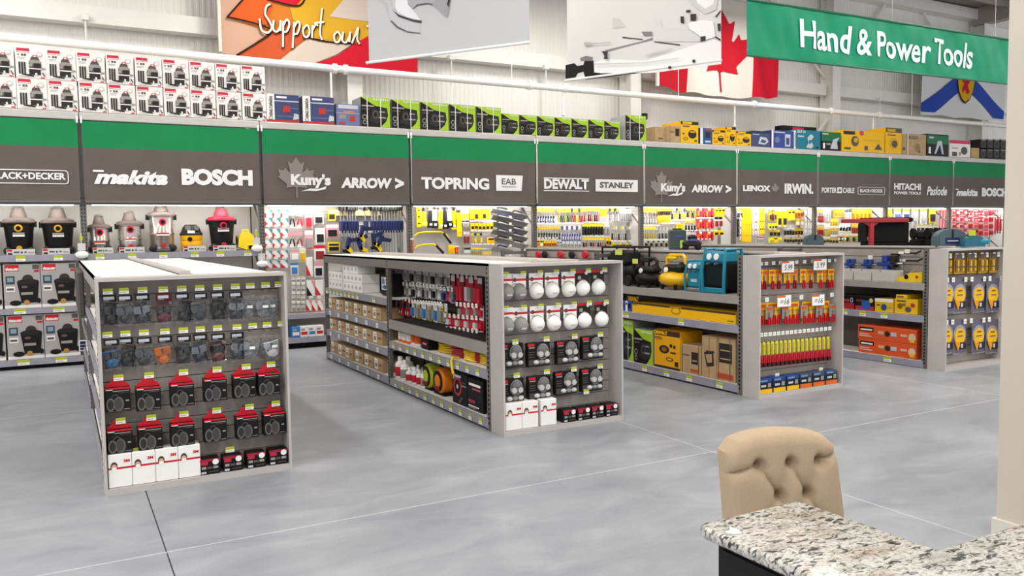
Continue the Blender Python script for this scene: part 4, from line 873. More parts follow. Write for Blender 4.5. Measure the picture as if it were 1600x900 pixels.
for i, (a0, b0, a1, b1) in enumerate(((130, 392, 568, 545), (135, 540, 480, 662))):
    t = thing('bow_saw', ('upper', 'lower')[i]+' yellow arched bow saw, fourth wall bay', 'saw', group='bow saws'); pts = []
    ox, oy, s = ZO[3]
    for a, b in ((a0, b0+60), (a0+40, b0+25), (a0+120, b0+10), (a1-120, b0+5), (a1-60, b0+40), (a1, b1-10)): p = un(ox+a/s, oy+b/s, 'y', PY); pts.append(p)
    MB().tube(pts, .016, PY1, 8).build('frame', t, True); MB().tube([pts[-1], pts[-3]+Vector((.05, 0, -.02))], .022, PBK, 8).build('grip', t, True)
    p = pts[2]; MB().cyl(p, p+Vector((0, .16, 0)), .006, HOOK, 6).build('hook', t)
    MB().tube([pts[0], pts[-1]], .004, STEEL, 4).build('blade', t)
def trowel(i, a, b, col):
    t = thing('trowel', f'{nth(i)} steel trowel from top, {col} column, fourth wall bay', 'trowel', group='steel trowels')
    MB().add([(-.17, -.02, .05), (.17, -.14, -.03), (.17, -.02, -.11), (-.17, .1, -.03), (-.17, -.02, .054), (.17, -.14, -.026), (.17, -.02, -.106), (-.17, .1, -.026)], [(0, 1, 2, 3), (7, 6, 5, 4), (0, 4, 5, 1), (1, 5, 6, 2), (2, 6, 7, 3), (3, 7, 4, 0)], STEEL).build('blade', t)
    MB().tube([(-.1, -.0, .03), (-.06, -.03, .07), (.08, -.08, .03)], .015, (PBK, PB)[i % 2], 8).build('handle', t, True); MB().box(-.02, .02, .08, .2, -.03, -.02, HOOK).build('hook', t)
    MB().box(.1, .15, -.11, -.106, -.13, -.09, TAGW).build('tag', t)
    ox, oy, s = ZO[3]; t.location = un(ox+a/s, oy+b/s, 'y', RY+.26)
for i, b in enumerate((150, 230, 310, 400, 490, 600)): trowel(i, 1170, b, 'left')
for i, b in enumerate((190, 280, 375, 455, 540)): trowel(i, 1350, b, 'right')
tags(3, 790, 1080, 276, 6); tags(3, 800, 1060, 392, 6); tags(3, 806, 1090, 552, 6)
# --- fifth wall bay
row(4, 4, 140, 120, 352, 292, 7, 'driver', [(PY2, PB, PW)], 'screwdriver', 'blue screwdriver', 'screwdriver', 'upper row'); row(4, 4, 385, 120, 545, 285, 6, 'plier', [(PY1, POL), (PY1, PBK), (PY1, PG)], 'pliers', 'yellow-carded snips', 'snips', 'upper row'); row(4, 4, 546, 120, 690, 285, 5, 'plier', [(PBK, PDR), (PY2, PDR), (PY1, PY1)], 'pliers', 'red-handled snips', 'snips', 'upper row')
row(4, 4, 692, 112, 890, 275, 8, 'driver', [(PY1, PDR), (PY1, PGY), (PY1, PBK)], 'carded_tool', 'yellow-topped hand tool', 'hand tool', 'upper row'); row(4, 4, 890, 118, 962, 212, 2, 'pack', [(PY1, PY2, PY1)], 'blade_pack', 'yellow pack', 'carded tool', 'upper row'); row(4, 4, 964, 118, 1120, 262, 5, 'driver', [(PY1, PCL), (PBK, PGY)], 'chisel', 'grey wrench on yellow card', 'wrench', 'upper row'); row(4, 4, 1124, 120, 1270, 285, 6, 'card', [(PCL, PGY, PCL)], 'wrench', 'grey carded wrench', 'wrench', 'upper row')
row(4, 4, 150, 335, 425, 485, 9, 'driver', [(PY2, PBK, PGY)], 'screwdriver', 'black screwdriver', 'screwdriver', 'middle row'); row(4, 4, 430, 330, 665, 508, 8, 'driver', [(PPU, PPU, PW), (PW, PPU, PW)], 'chisel', 'blue-handled chisel', 'chisel', 'middle row'); row(4, 4, 680, 305, 935, 440, 8, 'card', [(PBK, PBK, PY1)], 'carded_tool', 'black tool with yellow header', 'hand tool', 'middle row'); row(4, 4, 940, 310, 1010, 440, 2, 'card', [(PGY, PGY, PCL)], 'wrench', 'grey carded wrench', 'wrench', 'middle row')
row(4, 4, 1022, 330, 1262, 500, 9, 'driver', [(PGY, PBK), (POL, PGY), (PCL, PGY)], 'ratchet', 'dark ratchet tool', 'hand tool', 'middle row'); row(4, 4, 80, 490, 205, 578, 3, 'pack', [(M('#d8dc30', .5), PW, PBK), (PY1, PO, PBK)], 'small_pack', 'lime and yellow pack', 'carded tool', 'lowest row'); row(4, 4, 210, 498, 365, 575, 5, 'pack', [(PY2, PDR, PY1)], 'small_pack', 'amber pack', 'carded tool', 'lowest row')
row(4, 4, 370, 520, 680, 580, 7, 'card', [(PCL, PGY, PPU)], 'bit_card', 'pale carded bit', 'carded tool', 'lowest row'); row(4, 4, 682, 470, 970, 575, 10, 'driver', [(PY1, PBK), (PY1, PDR), (PY1, PGY)], 'screwdriver', 'yellow-topped screwdriver', 'screwdriver', 'lowest row'); row(4, 4, 950, 465, 1018, 555, 2, 'pack', [(PY2, PBK, PY1)], 'small_pack', 'yellow box pack', 'carded tool', 'lowest row'); row(4, 4, 1030, 525, 1262, 580, 6, 'pack', [(PY1, PBK, PY1), (PGY, PBK, PCL)], 'small_pack', 'yellow and grey pack', 'carded tool', 'lowest row right')
for a0, a1, b, n_ in ((140, 710, 302, 11), (760, 1010, 295, 5), (150, 400, 480, 6), (440, 670, 535, 5), (690, 950, 456, 6), (1020, 1262, 512, 6)): tags(4, a0, a1, b, n_)
# --- sixth wall bay
row(5, 5, 108, 118, 275, 310, 5, 'driver', [(PY1, PGY, PCL)], 'long_bit', 'long yellow-topped bit', 'drill bit', 'upper row'); row(5, 5, 278, 120, 432, 205, 6, 'card', [(PY2, PBK, PY1)], 'bit_card', 'dark bit on amber card', 'drill bit', 'upper row'); row(5, 5, 278, 212, 432, 290, 6, 'card', [(PY1, PY2, PY1)], 'bit_card', 'amber bit card', 'drill bit', 'second row')
row(5, 5, 440, 118, 620, 245, 6, 'driver', [(PY1, PBK), (PCL, PY1), (PBK, POL)], 'ratchet', 'yellow and black ratchet', 'hand tool', 'upper row'); row(5, 5, 622, 112, 740, 230, 4, 'plier', [(PY1, PBK), (PY1, POL)], 'pliers', 'yellow-carded pliers', 'pliers', 'upper row')
for r_, (b0, b1) in enumerate(((115, 222), (252, 362), (395, 500))): row(5, 5, 746, b0, 950, b1, 6, 'card', [(PR, PO, PR), (PO, PR, PW), (PDR, PR, PR)], 'red_card', 'red carded bit', 'drill bit', f'{nth(r_)} row')
row(5, 5, 952, 115, 1072, 215, 3, 'pack', [(PY1, PY2, PBK)], 'bit_set', 'yellow bit set', 'drill bit', 'upper row'); row(5, 5, 958, 222, 1058, 345, 2, 'card', [(PCL, PDR, PBK)], 'carded_tool', 'grey card with dark red tool', 'carded tool', 'middle row'); row(5, 5, 940, 372, 1062, 442, 2, 'pack', [(PY1, PBK, PY1)], 'bit_set', 'yellow and black bit set', 'drill bit', 'third row')
row(5, 5, 100, 338, 265, 482, 6, 'driver', [(PY1, POL, PGY)], 'long_bit', 'long yellow-topped bit', 'drill bit', 'middle row'); row(5, 5, 270, 345, 430, 480, 8, 'driver', [(PCL, PGY), (PGY, PBK)], 'ratchet', 'grey socket tool', 'hand tool', 'middle row'); row(5, 5, 495, 300, 600, 380, 4, 'card', [(POL, PY1, PY1)], 'bit_card', 'yellow bit card', 'drill bit', 'second row'); row(5, 5, 602, 262, 740, 380, 4, 'driver', [(PY2, PBK)], 'ratchet', 'black-handled ratchet', 'hand tool', 'second row'); row(5, 5, 130, 505, 430, 582, 10, 'card', [(PGY, PBK, PCL), (POL, PGY, PBK)], 'bit_card', 'dark bit card', 'drill bit', 'lowest row'); row(5, 5, 622, 400, 742, 520, 4, 'driver', [(PCL, PGY)], 'ratchet', 'pale-carded socket tool', 'hand tool', 'third row')
for a0, a1, b, n_ in ((90, 320, 326, 6), (330, 560, 300, 6), (560, 740, 258, 4), (746, 970, 238, 6), (130, 420, 498, 8), (620, 1000, 388, 8), (750, 930, 490, 4)): tags(5, a0, a1, b, n_)
# --- seventh and eighth wall bays
row(6, 6, 80, 130, 158, 240, 2, 'card', [(PCL, PBK, PY1)], 'carded_tool', 'small dark card', 'carded tool', 'upper left'); row(6, 6, 84, 245, 105, 460, 1, 'bar', (PBK, PGY), 'spirit_level', 'slim black level', 'level', 'left side'); row(6, 6, 108, 200, 132, 500, 1, 'bar', (PCL, PBK), 'spirit_level', 'slim aluminium level', 'level', 'left side'); row(6, 6, 134, 104, 250, 525, 5, 'bar', [(PY1, PY2)], 'spirit_level', 'long yellow level', 'level', 'full height', .97); row(6, 6, 255, 128, 345, 440, 3, 'bar', [(PCL, PY2), (PCL, PBK)], 'spirit_level', 'pale square', 'square', 'centre'); row(6, 6, 347, 118, 408, 430, 3, 'bar', [(PY1, PBK)], 'spirit_level', 'yellow square', 'square', 'centre'); row(6, 6, 318, 455, 412, 528, 3, 'card', [(PCL, PGY, PR)], 'carded_tool', 'grey card', 'carded tool', 'low centre')
row(6, 6, 455, 130, 545, 265, 3, 'pack', [(POL, PBK, PY1), (PDR, PBK, PY1)], 'tape_pack', 'dark olive tape pack', 'tape measure', 'upper right'); row(6, 6, 550, 140, 672, 330, 2, 'pack', [(PY1, PBK, PY1)], 'tape_pack', 'large yellow blister', 'tape measure', 'upper right'); row(6, 6, 676, 125, 765, 265, 2, 'pack', [(PY1, PY2, PBK)], 'tape_pack', 'yellow square pack', 'tape measure', 'upper right'); row(6, 6, 770, 135, 872, 222, 3, 'card', [(PY2, PDR, POL)], 'tape_pack', 'amber carded tool', 'carded tool', 'upper right'); row(6, 6, 770, 235, 872, 322, 2, 'pack', [(M('#b09148', .5), PCL, POL)], 'tape_pack', 'tan pack', 'carded tool', 'second row'); row(6, 6, 450, 295, 550, 365, 3, 'pack', [(M('#d8dc30', .5), PBK, PY1)], 'tape_pack', 'lime tape pack', 'tape measure', 'second row')
row(6, 6, 455, 460, 610, 530, 3, 'pack', [(M('#d8dc30', .5), POL, PY1), (PY1, PY1, PBK)], 'tape_pack', 'lime and yellow pack', 'tape measure', 'lowest row'); row(6, 6, 470, 375, 600, 455, 3, 'card', [(POL, PBK, PY1)], 'tape_pack', 'olive carded tape', 'tape measure', 'third row'); row(6, 6, 640, 345, 770, 445, 4, 'card', [(PGY, PBK, PCL)], 'tape_pack', 'dark carded tape', 'tape measure', 'second row'); row(6, 6, 640, 465, 872, 528, 7, 'card', [(PGY, PBK, PY2), (POL, PBK, PCL)], 'tape_pack', 'dark carded tape', 'tape measure', 'lowest row'); row(6, 6, 772, 350, 872, 440, 3, 'card', [(PY2, PBK, POL)], 'tape_pack', 'amber carded tape', 'tape measure', 'third row'); row(6, 6, 882, 140, 975, 420, 3, 'bar', [(PCL, PGY)], 'straight_edge', 'pale straight edge', 'ruler', 'right side')
tags(6, 660, 860, 452, 5); tags(6, 560, 760, 335, 3); tags(6, 460, 560, 370, 2)
row(6, 7, 1040, 130, 1115, 285, 4, 'driver', [(PY2, PDR)], 'sanding_card', 'amber tool', 'hand tool', 'upper left'); row(6, 7, 1120, 130, 1200, 270, 3, 'card', [(PCL, PGY, PW)], 'grey_card', 'grey card', 'carded tool', 'upper left'); row(6, 7, 1225, 122, 1350, 220, 3, 'pack', [(PY2, PO, PY1)], 'amber_pack', 'amber pack', 'carded tool', 'upper row'); row(6, 7, 1200, 240, 1290, 330, 3, 'card', [(PY2, POL, PY1)], 'amber_card', 'amber card', 'carded tool', 'second row'); row(6, 7, 1368, 140, 1450, 265, 2, 'card', [(PCL, PGY, PBK)], 'grey_card', 'grey carded blade', 'carded tool', 'upper row'); row(6, 7, 1455, 122, 1690, 268, 10, 'card', [(PY2, PO, PY1), (PY1, PY2, PY1)], 'sanding_pack', 'amber sanding pack', 'sandpaper', 'upper row')
row(6, 7, 1040, 330, 1115, 450, 4, 'card', [(POL, PDR, PY2)], 'amber_card', 'dark amber card', 'carded tool', 'third row left'); row(6, 7, 1120, 300, 1195, 470, 3, 'card', [(PCL, POL, PW)], 'grey_card', 'pale card', 'carded tool', 'third row left'); row(6, 7, 1196, 355, 1290, 440, 3, 'card', [(PY2, PGY, POL)], 'amber_card', 'amber card', 'carded tool', 'third row'); row(6, 7, 1300, 300, 1440, 400, 4, 'card', [(PW, PBK, PCL)], 'white_card', 'white card', 'carded tool', 'second row'); row(6, 7, 1450, 300, 1640, 430, 7, 'card', [(POL, PDR, PY2)], 'sanding_pack', 'dark amber pack', 'sandpaper', 'second row'); row(6, 7, 1110, 480, 1290, 530, 5, 'card', [(POL, PBK, PY2)], 'amber_card', 'dark card', 'carded tool', 'lowest row'); row(6, 7, 1300, 420, 1650, 525, 9, 'card', [(PY2, PBK, PCL), (POL, PGY, PCL)], 'amber_card', 'mixed amber card', 'carded tool', 'lowest row')
for a0, a1, b, n_ in ((1025, 1150, 310, 4), (1110, 1200, 475, 3), (1200, 1285, 345, 3), (1200, 1285, 450, 3), (1260, 1400, 350, 4), (1290, 1395, 490, 3), (1440, 1600, 440, 5)): tags(6, a0, a1, b, n_, 20)
# --- ninth and tenth wall bays
row(8, 8, 284, 100, 330, 182, 1, 'card', (PY1, PY2, PY1), 'blade_card', 'yellow card', 'saw blade', 'upper left'); row(8, 8, 340, 96, 760, 240, 5, 'card', [(PW, PPU, PY1), (PW, PB, PY1), (PCL, PGY, POL), (PW, PGY, PY1), (PY1, PBK, PY1)], 'blade_card', 'circular blade card', 'saw blade', 'upper row', .82); row(8, 8, 560, 250, 760, 330, 5, 'card', [(PCL, PBK, POL)], 'blade_card', 'dark blade card', 'saw blade', 'second row')
row(8, 8, 780, 110, 860, 345, 3, 'card', [(PDR, PPK, PR)], 'red_card', 'dark red card', 'carded tool', 'right side')
for r_ in range(4): row(8, 9, 905, 100+r_*66, 1050, 158+r_*66, 4, 'card', [(PPK, PDR, PR), (PDR, PPK, PDR)], 'red_card', 'dark red card', 'carded tool', f'{nth(r_)} row left')
for r_ in range(4): row(8, 9, 1060, 100+r_*66, 1305, 158+r_*66, 5, 'card', [(PR, PDR, PPK), (PPK, PR, PR)], 'red_card', 'red blister card', 'carded tool', f'{nth(r_)} row right')
row(8, 9, 1312, 110, 1384, 340, 3, 'card', [(PDR, PR, PPK)], 'red_card', 'tall red card', 'carded tool', 'by the column')
tags(8, 1060, 1220, 150, 5, 12); tags(8, 1060, 1220, 210, 5, 12); tags(8, 1200, 1380, 180, 5, 12)
# white clip strips with a dust mask and hang tags on the uprights
for n, (px, py) in enumerate(((128, 398), (401, 388), (409, 412))):
    t = thing('clip_strip', ('white dust mask hung on the upright between the vacuum bays', 'small white pack hung on the upright beside the air mover', 'small white pack hung below another on the clip strip')[n], 'hung pack')
    p = un(px, py, 'y', RY-.04); t.location = p
    MB().ball((0, -.03, 0), .085, .045, .055, WHITE, 12, 6).build('pack', t, True); MB().box(-.004, .004, -.01, 0, .0, .3, TAGW).build('strip', t); MB().box(-.05, .05, -.015, -.011, .06, .16, PCL).build('header_card', t); MB().box(-.02, .02, -.015, -.012, .2, .26, TAGY).build('tag', t)
# ================================================================ gondolas and their end displays
GX = {1: .1975, 2: 3.298, 3: 6.312, 4: 9.421}; GW = 1.275; GH = 1.50; GY = 6.2; CD = .24
GN = {1: 'leftmost end display', 2: 'second end display', 3: 'third end display', 4: 'rightmost end display'}
GS = {2: 'second aisle unit', 3: 'third aisle unit', 4: 'rightmost aisle unit', 1: 'leftmost aisle unit'}
slm_ = {}
CAPS = {}
def slats(par, w, y, z0, z1, thick=.012, name='slat', face=-1):
    n = round((z1-z0)/.1016); k = (round(w, 3), n)
    if k not in slm_: slm_[k] = MB().box(-w/2, w/2, 0, thick, 0, .0956, SLAT).mesh('slat')
    for i in range(n): link('slat', slm_[k], par, (0, y, z0+.1016*i))
for i in GX:
    c = thing('end_display', {1: 'grey slatwall end display with safety glasses and ear muffs, nearest left', 2: 'grey slatwall end display with dust masks and respirators', 3: 'grey slatwall end display hung with red-handled pliers', 4: 'grey slatwall end display hung with yellow saw blades, by the column'}[i], 'display', (GX[i]+GW/2, GY, 0)); CAPS[i] = c; h = GW/2
    for s in (-1, 1): MB().box(s*h-(.018 if s > 0 else 0), s*h+(.018 if s < 0 else 0), 0, CD, 0, GH, GREYL).build('side_panel', c)
    MB().box(-h+.018, h-.018, .002, CD, GH-.025, GH-.001, GREYL).build('top_panel', c)
    MB().box(-h+.018, h-.018, .004, CD, 0, .045, GREYL).build('base_shelf', c)
    MB().box(-h+.018, h-.018, CD-.02, CD-.004, .045, GH-.025, M('#4b4642', .7)).build('back_panel', c)
    slats(c, GW-.04, CD-.034, .05, GH-.03)
BODY = {1: (1.2, 10.75+.9, .6), 2: (.95, 11.62, .47), 3: (.95, 11.9, .5), 4: (1.2, 11.3, .5)}
Y0 = GY+CD+.005
LEV = {1: (1.1, .78, .45, .1), 2: None, 3: (1.06, .745, .105), 4: (1.065, .66, .09)}
GB = {}
upm = MB().box(-.02, .02, -.035, .035, 0, 1.5, GREYD).mesh('upright')
sl = MB()
for k in range(34): sl.box(-.0225, -.02, -.01, .01, .06+k*.042, .082+k*.042, BLKM)
usl = sl.mesh('slots')
for i in GX:
    w, ye, sp_ = BODY[i]; x = GX[i]; L = ye-Y0
    g = thing('aisle_shelving', {1: 'leftmost grey double-sided aisle shelving with white top decks', 2: 'second grey aisle shelving stocked with brown cartons, hoses and red cards', 3: 'third grey aisle shelving carrying air compressors and yellow cartons', 4: 'rightmost grey aisle shelving with blue vises and orange cartons'}[i], 'shelving', (x, Y0, 0)); GB[i] = g
    B = lambda a, b, c, d, e, f, m, nm: MB().box(a, b, c, d, e, f, m).build(nm, g)
    B(sp_-.02, sp_+.02, 0, L, 0, 1.5, SLAT if 0 else M('#6b655f', .6), 'spine_panel')
    B(sp_-.035, sp_+.035, 0, L, 1.5, 1.525, GREYL, 'spine_rail')
    for q in (0, .5, 1):
        yq = .04+q*(L-.08)
        for xx in (.022, sp_):
            o = link('upright', upm, g, (xx, yq, 0))
            if xx < .1: z_ = link('slots', usl, o); z_['kind'] = 'stuff'
        B(.02, sp_, yq-.015, yq+.015, 1.42, 1.47, GREYD, 'cross_arm')
    B(.05, w-.05, .02, L-.02, 0, .04, BLKM, 'kick_base')
    if i == 1:
        B(0, .545, 0, L, 1.478, 1.5, DECK, 'top_deck'); B(.655, w, 0, L, 1.478, 1.5, DECK, 'top_deck'); B(0, .012, 0, L, 1.39, 1.5, GREY, 'fascia'); B(w-.012, w, 0, L, 1.39, 1.5, GREY, 'fascia')
        for yy in (L*.33, L*.66):
            for xx in ((0, .545), (.655, w)): B(xx[0], xx[1], yy-.004, yy+.004, 1.5, 1.5015, GREY, 'deck_seam')
    if i == 2:
        B(.0, .435, 0, L, 1.478, 1.5, DECK, 'top_deck'); B(0, .015, 0, L, 1.385, 1.502, M('#77726d', .5), 'fascia')
    if i > 1: B(sp_+.04, w, 0.0, L, 1.49, 1.512, GREYL, 'rear_deck')
    for z in (.1, .45, .8, 1.15): B(sp_+.03, w, .03, L-.03, z-.02, z, GREY, 'rear_shelf')
    def shelf(y0, y1, z, th, dep=None, m=LIP, deck=DECK):
        B(.03, (dep or sp_-.03), y0, y1, z-.022, z-.002, deck, 'shelf'); B(.0, .018, y0, y1, z-th, z, m, 'shelf_lip')
    if i == 2:
        for z, th in ((1.03, .085), (.73, .085), (.435, .085), (.105, .085)): shelf(L/2+.03, L-.05, z, th)
        shelf(.05, L/2-.03, .79, .105, m=GREY, deck=GREYD); shelf(.05, L/2-.03, .545, .085); shelf(.05, L/2-.03, .105, .085)
        for k in range(46): yy = .08+k*(L/2-.14)/45; B(.03, sp_-.04, yy-.003, yy+.003, .789, .795, M('#3f3c39', .5), 'shelf_wire')
    elif i in (3, 4):
        for z in LEV[i]: shelf(.05, L-.05, z, .085, m=GREY if z > 1 else LIP, deck=GREY if z > 1 else DECK)
        n = 4
        for k in range(4): link('slat', MB().box(0, .012, 0, L-.1, 0, .094, SLAT).mesh('slat'), g, (sp_-.034, .05, 1.075+.1016*k))
    else:
        for z in LEV[1]: shelf(.05, L-.05, z, .07)
# ---------------------------------------------------------------- placing helpers
def cpx(px, py, Y=GY+.12): return un(px, py, 'y', Y)
def captag(i, px, py, w=.052, h=.037, me=None, Y=GY+.09):
    p = cpx(px, py, Y); c = CAPS[i]; o = ptag(c, (p.x-c.location.x, Y-GY, p.z-h/2), w, h, 0, Vector((0, 0, 0)), me)
    mb_hook(c, p.x-c.location.x, Y-GY, p.z-h*.3)
hkm = MB().box(-.003, .003, 0, 1, -.003, .003, HOOK).mesh('peg_hook')
def mb_hook(c, x, y, z): o = link('peg_hook', hkm, c, (x, y+.001, z)); o.scale = (1, CD-.034-y, 1)
def cx(i, x, w): return min(max(x, GX[i]+.026+w/2), GX[i]+GW-.026-w/2)
# ---- leftmost display: bagged glasses
def bag_mesh(w, h, seed):
    rnd = random.Random(seed); nx, nz = 6, 9; v = []
    for s in (-1, 1):
        for i in range(nx+1):
            for j in range(nz+1):
                u, q = i/nx*2-1, j/nz; ed = (1-u*u)*math.sin(PI*min(1, q*1.05+.03))
                v.append((u*w/2*(1-.1*math.sin(q*5+seed)*.5), s*(.004+.022*max(ed, 0)*rnd.uniform(.45, 1.1)), q*h+.006*math.sin(u*4+seed)))
    fs = []
    for s in (0, 1):
        o = s*(nx+1)*(nz+1)
        for i in range(nx):
            for j in range(nz):
                a = o+i*(nz+1)+j; f = (a, a+nz+1, a+nz+2, a+1); fs.append(f if s == 0 else f[::-1])
    return MB().add(v, fs, FILM).mesh('clear_bag')
BAGS = [bag_mesh(.112, .185, k) for k in range(4)]
def glasses_mesh(lens, frame, sleeve=None):
    mb = MB()
    if sleeve: mb.prism([(-.045, .004), (.045, .004), (.048, .09), (.04, .15), (-.04, .15), (-.048, .09)], .002, .008, sleeve)
    for s in (-1, 1):
        mb.prism([(s*.004, .065), (s*.05, .075), (s*.055, .105), (s*.045, .125), (s*.006, .118)], -.012, -.004, lens)
        mb.tube([(s*.05, -.006, .115), (s*.045, .004, .06), (s*.03, .006, .012)], .0045, frame, 5)
    mb.box(-.055, .055, -.011, -.003, .118, .128, frame); mb.ball((.0, 0, .04), .04, .012, .035, frame, 8, 5)
    return mb.mesh('safety_glasses')
LZ = {'dark': glasses_mesh(M('#131416', .12), M('#1b1b1d', .4), DARK), 'grey': glasses_mesh(M('#4a4d52', .1), M('#2a2a2c', .4), GREYD), 'clear': glasses_mesh(M('#9aa0a4', .08, alpha=.55), M('#8e9498', .2, alpha=.6)), 'blue': glasses_mesh(M('#2b3440', .12), M('#2d6a9c', .35), DARK), 'orange': glasses_mesh(M('#b8601c', .15), M('#d8731f', .4)), 'red': glasses_mesh(M('#1b1b1d', .1), M('#6b1a22', .4), M('#2e1216', .6)), 'silver': glasses_mesh(M('#7b8086', .08), M('#30343c', .3), M('#34363c', .6)), 'white': glasses_mesh(M('#aab0b4', .08, alpha=.6), M('#d5d6d6', .3))}
HC = {k: prints([(R(0, 0, 1, 1), m), (R(.06, .12, .94, .88), m2), (R(.14, .35, .8, .7), SILV), (R(.14, .2, .5, .28), INK3)], .105, .06, 0, .0006, 'header_card') for k, (m, m2) in {'k': (INK2, BLK), 'r': (M('#3c1418', .5), M('#5a1820', .5))}.items()}
HCM = {k: o.data for k, o in HC.items()}
for o in HC.values(): bpy.data.objects.remove(o)
def glasses(px, py, kind, label, k, header='k', h=1.0):
    p = cpx(px, py, GY+.13); t = thing('bagged_safety_glasses', label, 'safety glasses', group='bagged safety glasses')
    o = link('clear_bag', BAGS[k % 4], t, (0, 0, 0)); gl = link('safety_glasses', LZ[kind], t, (random.uniform(-.01, .01), 0, .012)); gl.rotation_euler = (0, random.uniform(-.25, .25), 0)
    if header: link('header_card', HCM[header], t, (0, -.008, .165))
    else: MB().box(-.02, .02, -.026, -.024, .09, .11, TAGW).build('sticker', t)
    MB().box(-.003, .003, 0, CD-.13-.034+(.03 if k % 2 else 0), .215, .219, HOOK).build('hanger', t)
    t.location = (cx(1, p.x, .118), GY+.13-(.03 if k % 2 else 0), p.z-.225)
xs1 = [168.5, 194.5, 222, 254.5, 284, 312, 339, 366.5, 388.5, 411.5, 432.5]; k1 = ['dark', 'grey', 'silver', 'red', 'dark', 'grey', 'dark', 'silver', 'clear', 'clear', 'clear']
xs2 = [170, 196, 224.5, 257.5, 286, 312.5, 339, 370, 391, 414.5, 436]; k2 = ['blue', 'dark', 'grey', 'orange', 'dark', 'silver', 'red', 'silver', 'clear', 'clear', 'white']
for j in range(11):
    f = j/10
    glasses(xs1[j], 459.5-8*f, k1[j], f'{nth(j)} bagged safety glasses from left, upper row, leftmost end display', j, ('r' if j == 3 else 'k') if j < 8 else None)
    glasses(xs2[j], 527.5-14*f, k2[j], f'{nth(j)} bagged safety glasses from left, second row, leftmost end display', j+1, 'k' if j < 8 else None)
    captag(1, (168.5, 193.7, 222.6, 255, 284, 312, 340, 367.7, 391, 415, 436)[j], 455.5-11.5*f, .062, .04); captag(1, (167.7, 196, 225, 257.7, 286.6, 313, 340, 370.3, 395, 417.3, 440.6)[j], 523-17.5*f, .062, .04)
# ---- ear muff cartons
def muff():
    t = thing('ear_muff_carton', '', 'ear muffs'); w, h, d = .138, .155, .085
    MB().cbox(-w/2, w/2, -d/2, d/2, 0, h, .003, BLK).build('box_body', t)
    MB().prism([(-w/2, h), (w/2, h), (w/2-.012, h+.02), (.035, h+.034), (.03, h+.055), (-.03, h+.055), (-.035, h+.034), (-w/2+.012, h+.02)], -.004, .0, RED).build('hang_tab', t)
    prints([(R(0, .93, 1, 1), RED), (R(.04, .9, .3, .93), PAPER), (R(.3, .84, .95, .87), INK3), (R(.5, .78, .95, .8), INK2), (EL(.2, .32, .17, .27), M('#6a6866', .5)), (EL(.2, .32, .12, .21), M('#2f2d2c', .5)), (EL(.52, .33, .21, .3), M('#55524f', .4)), (EL(.5, .34, .15, .24), M('#3a3735', .4)), ([(.22, .6), (.33, .74), (.44, .74), (.56, .62), (.52, .62), (.42, .7), (.34, .7), (.26, .6)], M('#4c4a48', .5)), (R(.8, .42, .93, .48), INK3), (R(.05, .03, .95, .05), INK2), (R(.7, .1, .95, .12), INK3)], w, h, -d/2, parent=t)
    MB().box(-.003, .003, 0, .105, h+.045, h+.049, HOOK).build('hanger', t); return t
P = Proto(muff())
A1 = [(255, 175, 325), (442, 165, 318), (648, 142, 292), (850, 110, 260), (1027, 95, 240), (1176, 88, 225)]; B1 = [(266, 440, 580), (453, 415, 558), (650, 393, 535), (850, 370, 508), (1044, 350, 487), (1210, 325, 465)]
for rn, lst in (('upper', A1), ('lower', B1)):
    for j, (a, b0, b1) in enumerate(lst):
        p = cpx(120+a/3.914, 560+b1/3.914, GY+.06); P.put((cx(1, p.x, .162), GY+.09, p.z), 0, f'{nth(j)} black and red ear muff carton from left, {rn} row', 'boxed ear muffs', (1.15, 1.1, 1.1))
for (a, b) in ((255, 118), (442, 103), (653, 84), (858, 68), (1036, 50), (1188, 36), (268, 382), (455, 362), (655, 340), (856, 318), (1056, 296), (1217, 276), (355, 566), (937, 557)): captag(1, 120+a/3.914, 560+b/3.914, .062, .042, Y=GY+.075)
# ---- white mask cartons and black filter cartons
def mask_box(w=.148, h=.232, d=.13):
    t = carton(w, d, h, WHITE, [(R(.0, .55, 1, .61), RED), (EL(.25, .65, .15, .13), M('#4c3a34')), (EL(.25, .61, .12, .1), M('#c9a48c')), (EL(.25, .57, .1, .06), M('#efebe4'))], 'mask_carton', '', 'box', (('3M', .66, .74, .92, .83, RED, .05),)); return t
P = Proto(mask_box())
for j, a in enumerate((240, 382, 518, 652)):
    P.put((GX[1]+.024+.075+.1505*j, GY+.09, .047), 0, f'{nth(j)} white mask carton from left, base of leftmost end display', 'white mask cartons, leftmost display')
def filt_box():
    return carton(.138, .12, .112, BLK, [(R(.0, .84, 1, 1), M('#9c2038')), (R(.05, .62, .4, .85), M('#b02842')), (EL(.78, .78, .16, .19), WHITE), (R(.08, .35, .3, .52), INK3), (R(.35, .36, .6, .5), INK2), (R(.65, .36, .9, .52), INK3), (R(.05, .06, .3, .2), SILV), (R(.45, .15, .9, .2), INK2)], 'filter_carton', '', 'box')
PF = Proto(filt_box())
for j, a in enumerate((818, 960, 1103, 1238)):
    p = cpx(120+a/3.914, 750, GY+.03); PF.put((p.x, GY+.085, .047), 0, f'{nth(j)} small black filter carton from left, base of leftmost end display', 'black filter cartons, leftmost display')
